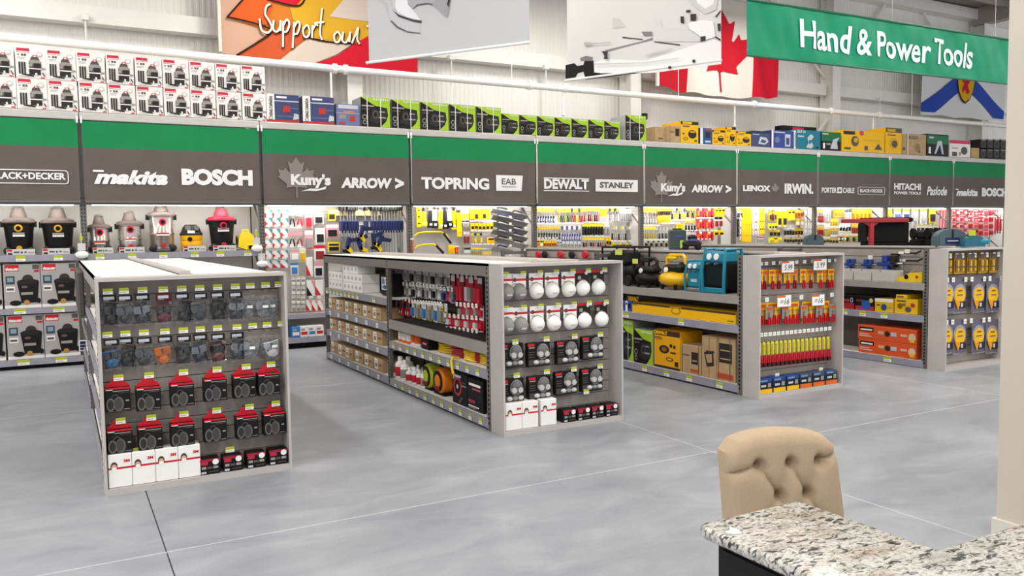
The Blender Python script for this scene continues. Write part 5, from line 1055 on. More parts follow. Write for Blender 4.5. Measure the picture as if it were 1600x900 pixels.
# ---- second display: masks
def mask(card, stripe, dome, black=False):
    t = thing('dust_mask_pack', '', 'mask'); w, h = .142, .17
    MB().box(-w/2, w/2, -.003, 0, .07, .235, card).build('backing_card', t)
    it_ = [(R(0, .62, 1, .74), stripe), (EL(.2, .68, .12, .12), M('#5a463e')), (R(.1, .45, .4, .5), INK3)] if not black else [(R(0, .85, 1, 1), RED), (R(.15, .5, .4, .7), INK3), (EL(.8, .85, .12, .1), WHITE), (R(.1, .2, .9, .26), INK2)]
    o = prints(it_, w, .165, -.003, parent=t); o.location = (0, 0, .07)
    MB().lathe([(.071, -.004), (.068, -.02), (.058, -.045), (.04, -.062), (.018, -.07)], dome, 20, (0, .075), 'y', 1, 1.02).build('mask_cup', t, True)
    MB().lathe([(.076, -.003), (.076, -.008), (.07, -.01)], FILM, 20, (0, .075), 'y').build('blister', t)
    MB().tube([(-.066, -.012, .08), (-.045, -.012, .135), (0, -.012, .155), (.045, -.012, .135), (.066, -.012, .08)], .003, M('#9a9692', .5), 5).build('strap', t)
    if not black: MB().box(-.025, .025, -.072, -.066, .045, .06, M('#b8b4ae')).build('stamp', t)
    MB().box(-.003, .003, 0, .08, .225, .229, HOOK).build('hanger', t); return t
PGm = Proto(mask(WHITE, RED, M('#8d8b89', .6))); PWm = Proto(mask(WHITE, RED, M('#efece6', .7))); PKm = Proto(mask(DARK, RED, M('#f3f1ee', .7), True))
M1 = [(311, 315, 545), (457, 308, 540), (617, 300, 530), (764, 293, 522), (920, 285, 512), (1053, 275, 498), (1198, 262, 488)]; M2 = [(313, 632, 862), (470, 622, 855), (625, 613, 840), (780, 603, 832), (938, 592, 820), (1068, 583, 802), (1228, 572, 790)]
for rn, lst in (('upper', M1), ('lower', M2)):
    for j, (a, b0, b1) in enumerate(lst):
        p = cpx(740+a/6, 380+b1/6, GY+.06); pr_ = PGm if j < 2 else PWm if j < 5 else PKm
        pr_.put((cx(2, p.x, .153), GY+.12, p.z+.0), 0, f'{nth(j)} {("grey","white")[j > 1]} dust mask pack from left, {rn} row', 'dust mask packs')
for j, a in enumerate((308, 467, 627, 777, 933, 1077, 1230)): captag(2, 740+a/6, 380+(290-7*j)/6, .055, .042); captag(2, 740+(305, 473, 633, 796, 945, 1085, 1245)[j]/6, 380+(610-10*j)/6, .055, .042)
def resp():
    t = thing('respirator_pack', '', 'respirator'); w, h = .205, .19
    MB().cbox(-w/2, w/2, -.02, .03, 0, h, .004, BLK).build('box_body', t)
    prints([(R(0, .86, .3, .97), RED), (R(.04, .78, .3, .83), INK3), (R(.04, .6, .3, .63), INK2), (R(.04, .5, .28, .53), INK2), (R(.04, .4, .3, .43), INK2), (EL(.66, .62, .27, .34), M('#8f8d8b', .4)), (R(.02, .06, 1, .3), M('#3a3836', .3))], w, h, -.02, parent=t)
    MB().ball((.03, -.026, .118), .048, .03, .055, M('#5d5b5a', .35), 12, 8).build('face_piece', t, True)
    for s in (-1, 1): MB().lathe([(.022, -.055), (.024, -.05), (.024, -.02)], M('#b9b6b2', .3), 12, (.03+s*.028, .1), 'y').build('valve', t, True)
    for k, xx in enumerate((-.05, .0, .05)): MB().ball((xx+.02, -.026, .035), .026, .02, .018, M('#c9c6c2', .3) if k != 1 else M('#8a8784', .3), 10, 6).build('filter_puck', t, True)
    for z in (.028, .043): MB().box(-w/2+.008, -w/2+.028, -.024, -.02, z-.004, z+.006, SILV).build('label_patch', t)
    MB().box(-.003, .003, .03, .09, h-.006, h-.002, HOOK).build('hanger', t); return t
P = Proto(resp())
for rn, lst in (('upper', [(300, 300), (545, 285), (782, 265), (990, 225)]), ('lower', [(310, 590), (552, 560), (770, 520), (985, 490)])):
    for j, (a, b1) in enumerate(lst):
        p = cpx(740+a/5.296, 520+(b1-8)/5.296, GY+.09); P.put((cx(2, p.x, .232), GY+.115, p.z), 0, f'{nth(j)} black respirator pack from left, {rn} row', 'respirator packs', (1.12, 1.05, 1.12))
for a, b in ((346, 75), (605, 50), (838, 28), (1050, 12), (357, 352), (607, 322), (830, 300), (1047, 275), (933, 486), (477, 605)): captag(2, 740+a/5.296, 520+b/5.296, .06, .045)
P = Proto(mask_box(.162, .235, .15))
for j, a in enumerate((288, 408, 550)):
    P.put((GX[2]+.03+.082+.1655*j+(.025 if j == 2 else 0), GY+.095, .047), 0, f'{nth(j)} white mask carton from left, base of second end display', 'white mask cartons, second display')
PF2 = Proto(filt_box())
for j, a in enumerate((795, 914, 1028, 1144)):
    p = cpx(740+a/5.296, 660, GY+.03); PF2.put((p.x, GY+.085, .047), 0, f'{nth(j)} small black filter carton from left, base of second end display', 'black filter cartons, second display')
# ---- third display: pliers
def plier_card(w, h, hc, card=DY, n=1):
    t = thing('carded_pliers', '', 'pliers'); MB().box(-w/2, w/2, -.004, 0, .0 if n > 1 else h*.3, h, card).build('card', t)
    prints([(R(.1, .78, .9, .92), M('#c8501c')), (R(.15, .6, .85, .64), M('#a87a10')), (R(.44, .62, .56, .8), M('#a87a10'))], w, h, -.004, parent=t)
    for k in range(n):
        xo = (k-(n-1)/2)*w/n
        o = MB()
        o.prism([(xo-.008, h*.42), (xo+.008, h*.42), (xo+.005, h*.66), (xo-.005, h*.66)], -.022, -.008, STEEL); o.build('jaws', t)
        for s in (-1, 1): MB().prism([(xo+s*.003, h*.44), (xo+s*.012, h*.42), (xo+s*.022, h*.16), (xo+s*.02, 0), (xo+s*.009, 0), (xo+s*.009, h*.2)], -.026, -.006, hc).build('handle', t)
    MB().box(-.003, .003, 0, .1, h-.012, h-.008, HOOK).build('hanger', t); return t
P1_, P2_ = Proto(plier_card(.095, .21, RED)), Proto(plier_card(.11, .21, PDR, M('#d68a1a', .5)))
zo = lambda a, b: (1150+a/3.6, 380+b/3.6)
X1 = [135, 165, 205, 245, 290, 335, 380, 425, 475, 520, 555]
for j, a in enumerate(X1):
    p = cpx(*zo(a, 262-1.2*j), GY+.1); (P1_, P2_)[j % 2].put((cx(3, p.x, .11), GY+(.11, .125)[j % 2], p.z), 0, f'{nth(j)} red-handled pliers from left, top row, third end display', 'carded pliers, top row')
    captag(3, *zo(a+6, 116-2*j), .05, .035, TAGWM)
P3_, P4_ = Proto(plier_card(.2, .235, RED, DY, 3)), Proto(plier_card(.1, .2, RED, M('#8a867f', .4), 1))
for j, (a, wide) in enumerate(((148, 1), (180, 0), (222, 1), (272, 0), (328, 1), (376, 0), (418, 1), (462, 0), (500, 1), (540, 0))):
    p = cpx(*zo(a, 462-2.2*j), GY+.1); (P3_ if wide else P4_).put((cx(3, p.x, .2 if wide else .1), GY+(.13 if wide else .09), p.z), 0, f'{nth(j)} plier pack from left, second row, third end display', 'plier packs, second row')
for a, b in ((175, 318), (368, 304), (540, 290)): captag(3, *zo(a, b), .055, .045, TAGWM)
t = thing('insulated_screwdriver', '', 'hand tool')
MB().box(-.02, .02, -.003, 0, .13, .265, M('#d9cf35', .5)).build('card', t); MB().prism([(-.012, .1), (.012, .1), (.012, .24), (-.012, .24)], -.014, -.004, M('#cbbd2a', .4)).build('jaws', t)
for s in (-1, 1): MB().prism([(s*.002, .13), (s*.014, .12), (s*.024, .05), (s*.02, 0), (s*.008, .0), (s*.008, .06)], -.024, -.004, RED).build('handle', t); MB().prism([(s*.009, .045), (s*.024, .045), (s*.02, 0), (s*.008, 0)], -.0245, -.0035, PBK).build('grip', t)
MB().box(-.003, .003, 0, .11, .25, .254, HOOK).build('hanger', t)
P = Proto(t)
for j in range(17):
    a = 140+j*24; p = cpx(*zo(a, 700-2.6*j), GY+.08); P.put((cx(3, p.x, .06), GY+.1, p.z), 0, f'{nth(j)} yellow and red insulated tool from left, third row', 'insulated hand tools')
    captag(3, *zo(a+4, 516-2.3*j), .05, .04, TAGWM)
for n, (a0, b0, a1, b1, tx) in enumerate(((258, 100, 327, 166, '5.99'), (437, 88, 510, 152, '5.99'), (233, 291, 310, 360, '=16'), (428, 287, 498, 352, '=16'))):
    A, B = cpx(*zo(a0, b1), GY+.06), cpx(*zo(a1, b0), GY+.06); w_, h_ = B.x-A.x, B.z-A.z
    t = thing('price_card', f'white handwritten {tx} price card, {("upper left","upper right","lower left","lower right")[n]} of the pliers', 'price card', (A.x+w_/2, GY+.06, A.z))
    MB().box(-w_/2, w_/2, 0, .002, 0, h_, WHITE).build('card', t); prints([(R(0, .82, .6, 1), M('#d8602a'))], w_, h_, -.0005, parent=t); text(tx, t, -w_*.3, h_*.2, w_*.65, h_*.5, -.003, INK, -.005, .25)
    MB().box(-.003, .003, .002, .15, h_*.9, h_*.9+.004, HOOK).build('clip', t)
for j in range(6):
    a = 172+j*78; p = cpx(*zo(a, 860), GY+.03); o_ = j >= 3; m_ = PO if o_ else DY
    t = carton(.178, .12, .152, M('#23407c' if not o_ else '#3a4a60', .5), [(R(0, 0, 1, .3), m_), (R(0, .3, 1, .75), BLK), (R(.1, .45, .5, .6), SILV), (R(.65, .4, .9, .7), INK3), (R(.05, .82, .6, .93), M('#6f8fc0'))], 'tool_carton', f'{nth(j)} blue and {"orange" if o_ else "yellow"} carton from left, base of third end display', 'box'); t.location = (GX[3]+.03+.095+.2*j, GY+.085, .047)
for a, b in ((232, 743), (478, 711)): captag(3, *zo(a, b), .06, .045, TAGWM)
# ---- rightmost display: bit cards and saw blades
z4 = lambda a, b: (1300+a/3.913, 370+b/3.913)
t = thing('bit_card', '', 'carded tool'); MB().box(-.08, .08, -.004, 0, 0, .26, M('#b98a20', .5)).build('card', t)
for k in range(3): MB().box(-.065+k*.047, -.03+k*.047, -.02, -.004, .03, .17, (M('#8a6416', .4), DY, M('#6e4f14', .4))[k]).build('bit', t)
prints([(R(.05, .72, .95, .95), INK2), (R(.05, .3, .95, .36), INK2), (R(.05, .33, .12, .8), INK2)], .16, .26, -.021, parent=t); MB().box(-.003, .003, 0, .1, .25, .254, HOOK).build('hanger', t)
P = Proto(t)
for j, a in enumerate((692, 735, 770, 812, 848, 885, 918, 955, 985, 1020)):
    p = cpx(*z4(a, 230-1.3*j), GY+.1); P.put((cx(4, p.x, .14), GY+(.11, .135)[j % 2], p.z), 0, f'{nth(j)} amber drill bit card from left, top row, rightmost end display', 'amber bit cards', (.85, 1, 1))
    if j < 10: captag(4, *z4((692, 724, 766, 798, 845, 875, 918, 948, 992, 1019, 1060)[j], 118-1.2*j), .06, .06, TAGWM)
t = thing('saw_blade_pack', '', 'saw blade'); w_, h_ = .27, .43
MB().box(-w_/2, w_/2, -.004, 0, 0, h_, M('#5c5665', .35)).build('backing_card', t)
MB().lathe([(.125, -.012), (.125, -.005)], M('#a9a6ae', .25, .6), 24, (0, .235), 'y').build('blade', t); MB().lathe([(.105, -.016), (.105, -.012)], DY, 24, (0, .215), 'y').build('blade_label', t)
prints([([(.12, .35), (.62, .35), (.36, .08)], M('#e0930f')), (R(.5, .12, .95, .32), PBK), (R(.56, .16, .72, .28), SILV), (R(.35, .62, .65, .66), M('#8c3a1c')), (R(.3, .5, .7, .53), INK2)], w_, h_, -.017, parent=t); MB().box(-w_/2, w_/2, -.02, -.018, -.005, .012, FILM).build('clamshell', t); MB().box(-.003, .003, 0, .1, h_-.012, h_-.008, HOOK).build('hanger', t)
P = Proto(t)
for rn, b in (('upper', 466), ('lower', 716)):
    for j, a in enumerate((690, 778, 893, 993)):
        p = cpx(*z4(a, b-3*j), GY+.1); P.put((cx(4, p.x, .275), GY+.11, p.z), 0, f'{nth(j)} yellow circular saw blade pack from left, {rn} row', 'saw blade packs')
for j, a in enumerate((706, 742, 818, 856, 933, 966, 1036)): captag(4, *z4(a, 265-2*j), .06, .06, TAGWM); captag(4, *z4(a-4, 525-4*j), .06, .06, TAGWM)
# ================================================================ stock on the aisle units (facing -x)
MR = -PI/2
def sx(px, py, X): return un(px, py, 'x', X)
def side_box(i, zo_, a0, a1, zb, h, body, items, label, inset=.04, depth=.3, words=(), cat='box', name='carton', top=None):
    ox, oy, s = zo_; X = GX[i]+inset
    A, B = sx(ox+a0/s, oy, X), sx(ox+a1/s, oy, X); w = abs(A.y-B.y)-.004
    t = carton(w, depth, h, body, items, name, label, cat, words); t.location = (X+depth/2, (A.y+B.y)/2, zb+.001); t.rotation_euler = (0, 0, MR); return t
def side_pos(i, zo_, a, inset): ox, oy, s = zo_; return sx(ox+a/s, oy+60, GX[i]+inset).y
def sidetag(i, y, z, w=.075, h=.055, me=None, x=-.003): g = GB[i]; ptag(g, (x, y-g.location.y, z), w, h, MR, Vector((0, 0, 0)), me)
ZA, ZB = (490, 380, 5.517), (490, 520, 5.293)
yfar = lambda f: GB[2].location.y+(BODY[2][1]-Y0)*(.5+.5*f)             # 0..1 along the far half
# --- white cartons on the upper far shelf of the second unit
P = Proto(carton(.15, .24, .115, WHITE, [(R(.3, .3, .85, .75), M('#cfc9c2')), (R(.35, .42, .6, .6), INK3)], 'white_carton', '', 'box'))
for r_ in range(2):
    for j in range(4): P.put((GX[2]+.16, yfar(.94)-j*.16, 1.032+r_*.118), MR, f'{nth(j)} small white carton from the far end, {("lower","upper")[r_]} layer, {GS[2]}', 'small white cartons')
k = 0
for r_ in range(3):
    for j in range(5 if r_ < 2 else 4):
        P.put((GX[2]+.15, yfar(.66)-j*.158, 1.032+r_*.118), MR, f'{nth(j)} white carton from left, {("bottom","middle","top")[r_]} layer of the centre stack, {GS[2]}', 'stacked white cartons')
t = thing('tool_case', 'black tool case with colourful printed sleeve standing on the white carton shelf', 'tool case', (GX[2]+.17, yfar(.13), 1.032), MR)
MB().cbox(-.19, .19, -.06, .1, 0, .27, .02, BLK).build('case_body', t); prints([(R(.1, .3, .9, .95), M('#cfd3dc', .4)), (R(.15, .6, .4, .85), PBL), (R(.45, .65, .7, .9), M('#d99a3c')), (R(.3, .35, .6, .55), PPU), (R(.65, .4, .85, .55), PR), (R(.2, .4, .28, .5), PG)], .36, .24, -.062, parent=t)
MB().tube([(-.06, .02, .27), (-.055, .02, .30), (.055, .02, .30), (.06, .02, .27)], .01, BLK, 6).build('handle', t); MB().box(-.1, -.07, -.066, -.06, .2, .24, GREYD).build('latch', t)
# --- brown cartons with white labels
P = Proto(carton(.335, .3, .155, KRAFT, [(R(.12, .12, .48, .95), WHITE), (R(.18, .3, .42, .6), M('#8f7f74')), (R(.2, .7, .4, .78), INK3), (R(.62, .45, .9, .6), M('#6f5a3f'))], 'label_carton', '', 'box'))
for sn, z in (('upper', .732), ('middle', .437), ('base', .107)):
    for j in range(6): P.put((GX[2]+.19+random.uniform(-.01, .01), yfar(.915)-j*.372, z), MR+random.uniform(-.03, .03), f'{nth(j)} brown carton with white label from far end, {sn} shelf, {GS[2]}', 'brown label cartons')
    for j in range(6): sidetag(2, yfar(.9)-j*.392, z-.075, .08, .055, TAGWM)
for j in range(9): sidetag(2, yfar(.95)-j*.17, 1.03-.075, .09, .06, TAGM)
sidetag(2, yfar(.18), .955, .1, .06)
# --- hung cards in the near half: white, grey, blue then red
YN0, YN1 = GB[2].location.y+.12, GB[2].location.y+(BODY[2][1]-Y0)/2-.1
def hungside(i, y, z0, z1, w, style, cols, name, label, cat, group, x):
    o = link(name, unit(style, cols), None, (x, y, z0), MR); o.scale = (w, 1, z1-z0); tag(o, label, cat, group); return o
HX = GX[2]+.275
def hrow(p0, p1, n, ya, yb, colset, style, desc, rn, cat='carded tool'):
    for j in range(n):
        px = p0+(p1-p0)*(j+.5)/n; y = sx(px, 450, HX).y; w = abs(sx(p0, 450, HX).y-sx(p1, 450, HX).y)/n*.98; d = (px-690)*.09
        z1, z0 = sx(px, ya+d, HX).z, sx(px, yb+d+(px-690)*.05, HX).z
        hungside(2, y, max(.803, z0+random.uniform(-.012, .006)), z1, w, style, colset[j % len(colset)], 'air_fitting_card', f'{nth(j)} {desc} from far end, {rn}, {GS[2]}', cat, f'{desc}s, {rn}', HX+(j % 2)*.012)
        sidetag(2, y, z1-.02, min(.05, w*.8), .042, TAGWM, HX-GX[2]-.05)
hrow(632, 703, 13, 424, 447, [(PCL, PGY, PW), (PW, PGY, PCL), (PCL, PBK, PW)], 'card', 'grey fitting card', 'top row'); hrow(705, 754, 7, 428, 470, [(PR, PGY, PW), (PR, PR, PR), (PDR, PR, PW), (PR, PCL, PR)], 'card', 'red fitting card', 'top row')
hrow(634, 692, 11, 448, 470, [(PCL, PGY, PW), (PGY, PCL, PW), (PCL, PBK, PCL)], 'card', 'grey fitting card', 'second row'); hrow(692, 716, 4, 450, 470, [(PBL, PB, PW), (PR, PR, PW), (PCL, PGY, PW)], 'card', 'blue and red fitting card', 'second row'); hrow(717, 754, 6, 472, 488, [(PR, PGY, PR), (PCL, PR, PR)], 'card', 'red fitting card', 'second row')
hrow(618, 642, 5, 472, 503, [(PR, PR, PW), (PDR, PR, PW)], 'driver', 'red fitting', 'third row'); hrow(643, 697, 12, 474, 508, [(PW, PBL, PW), (PCL, PGY, PW), (POL, PGY, PW), (PW, PGY, PW)], 'card', 'pale fitting card', 'third row'); hrow(698, 754, 8, 491, 508, [(PR, PCL, PR), (PR, PR, PW)], 'card', 'red fitting card', 'third row')
hrow(700, 754, 8, 511, 530, [(PR, PR, PW), (PR, PCL, PR)], 'card', 'red fitting card', 'lowest row')
for f in (.1, .14): pass
# --- middle near shelf: cartridges, black carton, coiled hoses
def bottle(h, r, body, capm, lab, name, label, cat, group):
    t = thing(name, label, cat, group=group)
    MB().lathe([(r*.96, 0), (r, .006), (r, h*.62), (r*.86, h*.74), (r*.42, h*.8), (r*.4, h*.84)], body, 14).build('body', t, True); MB().lathe([(r*.46, h*.84), (r*.46, h*.98), (r*.36, h)], capm, 12).build('cap', t, True)
    MB().lathe([(r*1.01, h*.14), (r*1.015, h*.15), (r*1.015, h*.55), (r*1.01, h*.56)], lab, 14).build('label_band', t, True); return t
for n, (f, ib) in enumerate(((.04, PO), (.095, PO), (.15, PO), (.205, PW), (.255, PW))):
    t = bottle(.2, .05, ib, WHITE, PO if n > 2 else PW, 'spray_bottle', f'{nth(n)} orange and white spray bottle from far end, hose shelf', 'bottle', 'orange spray bottles'); t.location = (GX[2]+.11, YN1+(YN0-YN1)*f+.02, .547)
t = carton(.21, .22, .13, BLK, [(R(.2, .3, .8, .6), PDR), (R(.25, .38, .7, .5), PPK)], 'hose_carton', 'small black carton with dark red print beside the spray bottles', 'box'); t.location = (GX[2]+.17, YN1+(YN0-YN1)*.36, .547); t.rotation_euler.z = MR
def coil(label, m, f, R0, n, ht, wrap=None, x=.2):
    t = thing('coiled_hose', label, 'hose', group='coiled air hoses'); 
    for k in range(n):
        rr = R0*(1-.04*(k % 3)); pts = [(rr*1.25*math.cos(a), rr*.75*math.sin(a), .014+k*ht/n+.004*math.sin(3*a+k)) for a in [j*2*PI/22 for j in range(22)]]
        MB().tube(pts, .0125, m, 6, True).build('hose_turn', t, True)
    if wrap:
        for s in (-1, 1): MB().cbox(s*R0*1.15-.05, s*R0*1.15+.05, -.09, .09, .006, ht+.03, .012, wrap).build('sleeve', t)
    t.location = (GX[2]+x, YN1+(YN0-YN1)*f, .547); t.rotation_euler.z = MR
YH = M('#e8bf14', .4)
coil('yellow coiled air hose stacked at the far side of the hose shelf', YH, .5, .13, 6, .15); coil('red coiled air hose between two yellow ones', M('#b02030', .4), .64, .12, 6, .13, x=.19); coil('yellow coiled hose drooping over the shelf edge', YH, .78, .1, 5, .11, x=.15); coil('yellow coiled air hose with red sleeves, near end of hose shelf', YH, .905, .125, 7, .14, M('#a82030', .45), x=.2)
t = thing('loose_hose', 'loose yellow hose end hanging down over the price channel', 'hose'); yy = YN1+(YN0-YN1)*.72
MB().tube([(GX[2]+.06, yy, .56), (GX[2]+.0, yy, .572), (GX[2]-.03, yy-.02, .54), (GX[2]-.035, yy-.05, .46), (GX[2]-.032, yy-.07, .42)], .012, YH, 8).build('hose', t, True); MB().cyl((GX[2]-.032, yy-.07, .42), (GX[2]-.032, yy-.075, .38), .009, STEEL, 8).build('fitting', t)
# --- base near shelf: white bottles, hose reels, black reel cartons
bts = [(.02, .26, .062), (.055, .26, .062), (.09, .235, .055), (.125, .17, .045), (.16, .17, .045), (.2, .2, .04), (.235, .19, .036), (.268, .19, .036), (.3, .18, .036), (.33, .2, .036), (.36, .2, .036)]
for n, (f, h, r_) in enumerate(bts):
    t = bottle(h, r_, WHITE, WHITE, (PR if n in (0, 1, 3, 4, 6, 8) else PGY), 'oil_bottle', f'{nth(n)} white air tool oil bottle from far end, bottom shelf, {GS[2]}', 'bottle', 'white oil bottles'); t.location = (GX[2]+.09+(.07 if n % 2 else 0), YN1+(YN0-YN1)*f*.86, .107)
def reel(label, m, f, x, lean=0):
    t = thing('hose_reel', label, 'hose reel', (GX[2]+x, sx(490+f/5.293, 590, GX[2]+x).y, .107), MR, 'hose reels'); Rr = .135
    MB().lathe([(.085, -.075), (.118, -.07), (Rr, -.055), (Rr+.004, 0), (Rr, .055), (.118, .07), (.085, .075)], m, 26, (0, Rr+.006), 'y').build('wound_hose', t, True)
    for s in (-1, 1): MB().lathe([(.11, s*.078), (.11, s*.084)], BLK, 22, (0, Rr+.006), 'y').build('side_disc', t)
    MB().lathe([(.06, -.088), (.07, -.085), (.07, -.08)], m, 18, (0, Rr+.006), 'y').build('inner_ring', t); MB().box(-.06, .06, -.094, -.086, .05, .09, PDR).build('label_patch', t); MB().box(-.13, .13, -.07, .07, -.0, .012, BLK).build('foot', t)
reel('lime green hose reel with black side disc', M('#a5b32c', .45),  985, .16); reel('orange hose reel leaning beside the lime reel', M('#d9791c', .45), 1084, .15)
bb = [(EL(.35, .55, .28, .3), M('#b52a44')), (EL(.35, .55, .2, .22), BLK), (EL(.35, .55, .06, .07), M('#c9c4c0')), (R(.05, .84, .6, .92), SILV), (R(.62, .6, .95, .64), INK3), ([(.4, .05), (.55, .05), (.75, .25), (.6, .25)], INK2), (R(.65, .7, .92, .74), INK2)]
t = side_box(2, ZB, 1140, 1262, .106, .31, BLK, bb, 'black hose reel carton with red reel picture', .05, .3, name='reel_carton')
t = side_box(2, ZB, 1265, 1392, .106, .30, BLK, [(R(.1, .76, .85, .84), PAPER), (R(.3, .64, .85, .7), M('#b04a5a')), (R(.05, .22, .5, .32), M('#a8324a')), (R(.05, .1, .75, .14), PAPER), (R(.05, .05, .6, .08), INK3)], 'black hose reel carton with lettering nearest the end display', .05, .3, name='reel_carton')
for j in range(11): sidetag(2, YN1+.02-(YN1-YN0+.02)*(j+.4)/11, .545-.075, .07, .06); sidetag(2, YN1+.02-(YN1-YN0+.02)*(j+.6)/11, .105-.078, .07, .062)
# ================================================================ third unit
ZC = (950, 370, 3.6); G3 = GX[3]
def yp(a, inset): return side_pos(3, ZC, a, inset)
def compressor(label, m, dark, f_y, r_, kind):
    t = thing('air_compressor', label, 'compressor', (G3+.235, f_y, 1.061), MR)
    if kind == 'pancake':
        MB().ball((0, 0, r_*.62), r_*1.25, r_*1.0, r_*.52, m, 24, 12).build('tank', t, True)
        for s in ((-.6, -.6), (.6, -.6), (0, .7)): MB().cyl((s[0]*r_, s[1]*r_, 0), (s[0]*r_, s[1]*r_, r_*.3), .022, BLK, 8).build('foot', t)
        MB().cbox(-r_*.75, r_*.85, -r_*.55, r_*.5, r_*1.0, r_*1.5, .03, dark).build('motor_cover', t); MB().ball((r_*.6, 0, r_*1.35), r_*.35, r_*.35, r_*.32, dark, 12, 8).build('pump_head', t, True)
        MB().tube([(-r_*.85, 0, r_*1.2), (-r_*.85, 0, r_*1.95), (-r_*.6, 0, r_*2.05), (r_*.6, 0, r_*2.05), (r_*.8, 0, r_*1.9), (r_*.8, 0, r_*1.5)], .022, m if m is not BLK else DARK, 8).build('handle', t, True)
        MB().cbox(-r_*.7, r_*.1, -.04, .04, r_*1.8, r_*1.97, .01, PY1 if m is not BLK else DARK).build('handle_grip', t)
        MB().lathe([(.03, -r_*.8), (.03, -r_*.7)], WHITE, 12, (-.02, r_*1.2), 'y').build('gauge', t)
    return t
PUR = M('#17181a', .35)
t = compressor('yellow pancake air compressor with black top and yellow handle', M('#e5b012', .3), BLK, yp(395, .26), .2, 'pancake'); text('DEWALT', t, -.2, .12, .14, .035, -.2, INK, .05)
t = compressor('black pancake air compressor left of the yellow one', BLK, DARK, yp(245, .26), .175, 'pancake'); MB().box(-.1, .0, -.2, -.19, .3, .36, M('#cfd36a')).build('hang_label', t)
t = thing('portable_compressor', 'large black wheelbarrow compressor at the far end of the shelf', 'compressor', (G3+.27, yp(95, .26), 1.061), MR)
MB().lathe([(.02, -.34), (.09, -.32), (.12, -.26), (.12, .26), (.09, .32), (.02, .34)], BLK, 18, (0, .17), 'x').build('tank', t, True); MB().cbox(-.2, .2, -.12, .12, .28, .46, .03, DARK).build('motor', t); MB().cbox(-.3, -.12, -.1, .1, .26, .4, .03, BLK).build('pump', t)
MB().tube([(-.34, -.12, .2), (-.36, -.12, .5), (.36, -.12, .5), (.34, -.12, .2)], .016, BLK, 8).build('roll_bar', t, True); MB().tube([(-.34, .12, .2), (-.36, .12, .5), (.36, .12, .5), (.34, .12, .2)], .016, BLK, 8).build('roll_bar', t, True)
for s in (-1, 1): MB().lathe([(.07, s*.13), (.07, s*.165)], DARK, 16, (.25, .07), 'y').build('wheel', t, True)
MB().box(-.05, .1, -.13, -.125, .4, .47, M('#cfd36a')).build('hang_label', t); MB().box(-.25, -.15, -.1, .1, 0, .07, BLK).build('foot', t)
TL = M('#127a94', .4); TLD = M('#0e5d72', .4)
def teal(label, w, h, y, big):
    t = thing('caged_compressor', label, 'compressor', (G3+.26, y, 1.061), MR)
    MB().cbox(-w/2, w/2, -.13, .15, h*.08, h*.72, .03, TL if not big else BLK).build('body', t)
    MB().cbox(-w/2, w/2, -.15, .1, h*.66, h*.95, .03, TL).build('control_panel', t)
    for s in (-1, 1):
        MB().lathe([(w*.1, -.165), (w*.1, -.145)], WHITE, 14, (s*w*.16, h*.82), 'y').build('gauge', t, True); MB().cyl((s*w*.18, -.145, h*.66), (s*w*.18, -.19, h*.66), .012, STEEL, 8).build('coupler', t)
        MB().tube([(s*w*.47, -.15, .0), (s*w*.5, -.155, h*.5), (s*w*.44, -.12, h*.98), (s*w*.44, .12, h*.98), (s*w*.5, .155, h*.4), (s*w*.47, .15, .0)], .02 if big else .014, TL, 8).build('cage_bar', t, True)
    MB().tube([(-w*.44, .0, h*.98), (w*.44, 0, h*.98)], .016, TL, 8).build('carry_bar', t); MB().cbox(-w*.47, w*.47, -.15, -.12, .0, h*.12, .01, TL if big else STEEL).build('skid', t)
    if not big: MB().box(-.05, .05, -.135, -.13, h*.3, h*.4, SILV).build('name_plate', t)
    else: MB().box(-w*.35, w*.35, -.137, -.13, h*.18, h*.6, M('#0a1a1e', .5)).build('grille', t); MB().box(-.02, .16, -.1, .1, h*.98, h*1.01, M('#8fb6c4', .4)).build('top_plate', t)
    return t
teal('small teal air compressor with two gauges', .27, .36, yp(532, .26), False); teal('large teal caged air compressor beside the end display', .36, .5, yp(648, .26), True)
# small dark discs on the far slatwall
for n, (px, m_) in enumerate(((840, PR), (850, PBK), (874, PR), (892, PBK), (913, PR))):
    p = sx(px, 398, G3+.38); t = thing('air_hose_reel', f'{nth(n)} small {("black","red")[m_ is PR]} wheel from far end, hung on third unit slatwall', 'wheel', (G3+.38, p.y, p.z), MR, 'small wheels on slatwall')
    MB().lathe([(.03, -.02), (.05, -.015), (.06, 0), (.06, .03), (.04, .04)], m_, 14, (0, 0), 'y').build('wheel', t, True); MB().cyl((0, .03, 0), (0, .085, 0), .006, HOOK, 6).build('hook', t)
# middle shelf
for n, (a0, a1) in enumerate(((60, 94), (96, 131))): side_box(3, ZC, a0, a1, .746, .13, M('#2b4aa0', .5), [(R(.0, 0, .35, 1), PAPER), (R(.4, .3, .85, .75), BLK), (R(.05, .6, .3, .8), PB)], ('left', 'right')[n]+' small blue and white carton beside the long yellow carton', .05, .2)
t = side_box(3, ZC, 133, 720, .746, .125, M('#e8b114', .5), [(R(.0, .8, 1, 1), M('#4a3a20')), (R(.4, .86, .52, .94), DYD), (EL(.465, .55, .05, .35), M('#b98712')), (EL(.465, .58, .035, .22), DY), (R(.93, .2, .985, .28), INK2), (R(.01, .7, .06, .76), INK2)], 'very long flat yellow tool stand carton', .05, .3)
t2 = MB().prism([(-.2, 0), (-.2, .09), (.0, .11), (.0, 0)], -.01, .0, M('#3a3025', .6)).build('raised_flap', t); t2.location = (-.9, -.1, .125); text('DEWALT', t, -1.05, .13, .22, .06, -.151, DY, .06, name='lettering').location.y = -.112
for a in (78, 105): sidetag(3, yp(a, 0), .67, .09, .06)
sidetag(3, yp(412, 0), .67, .1, .07)
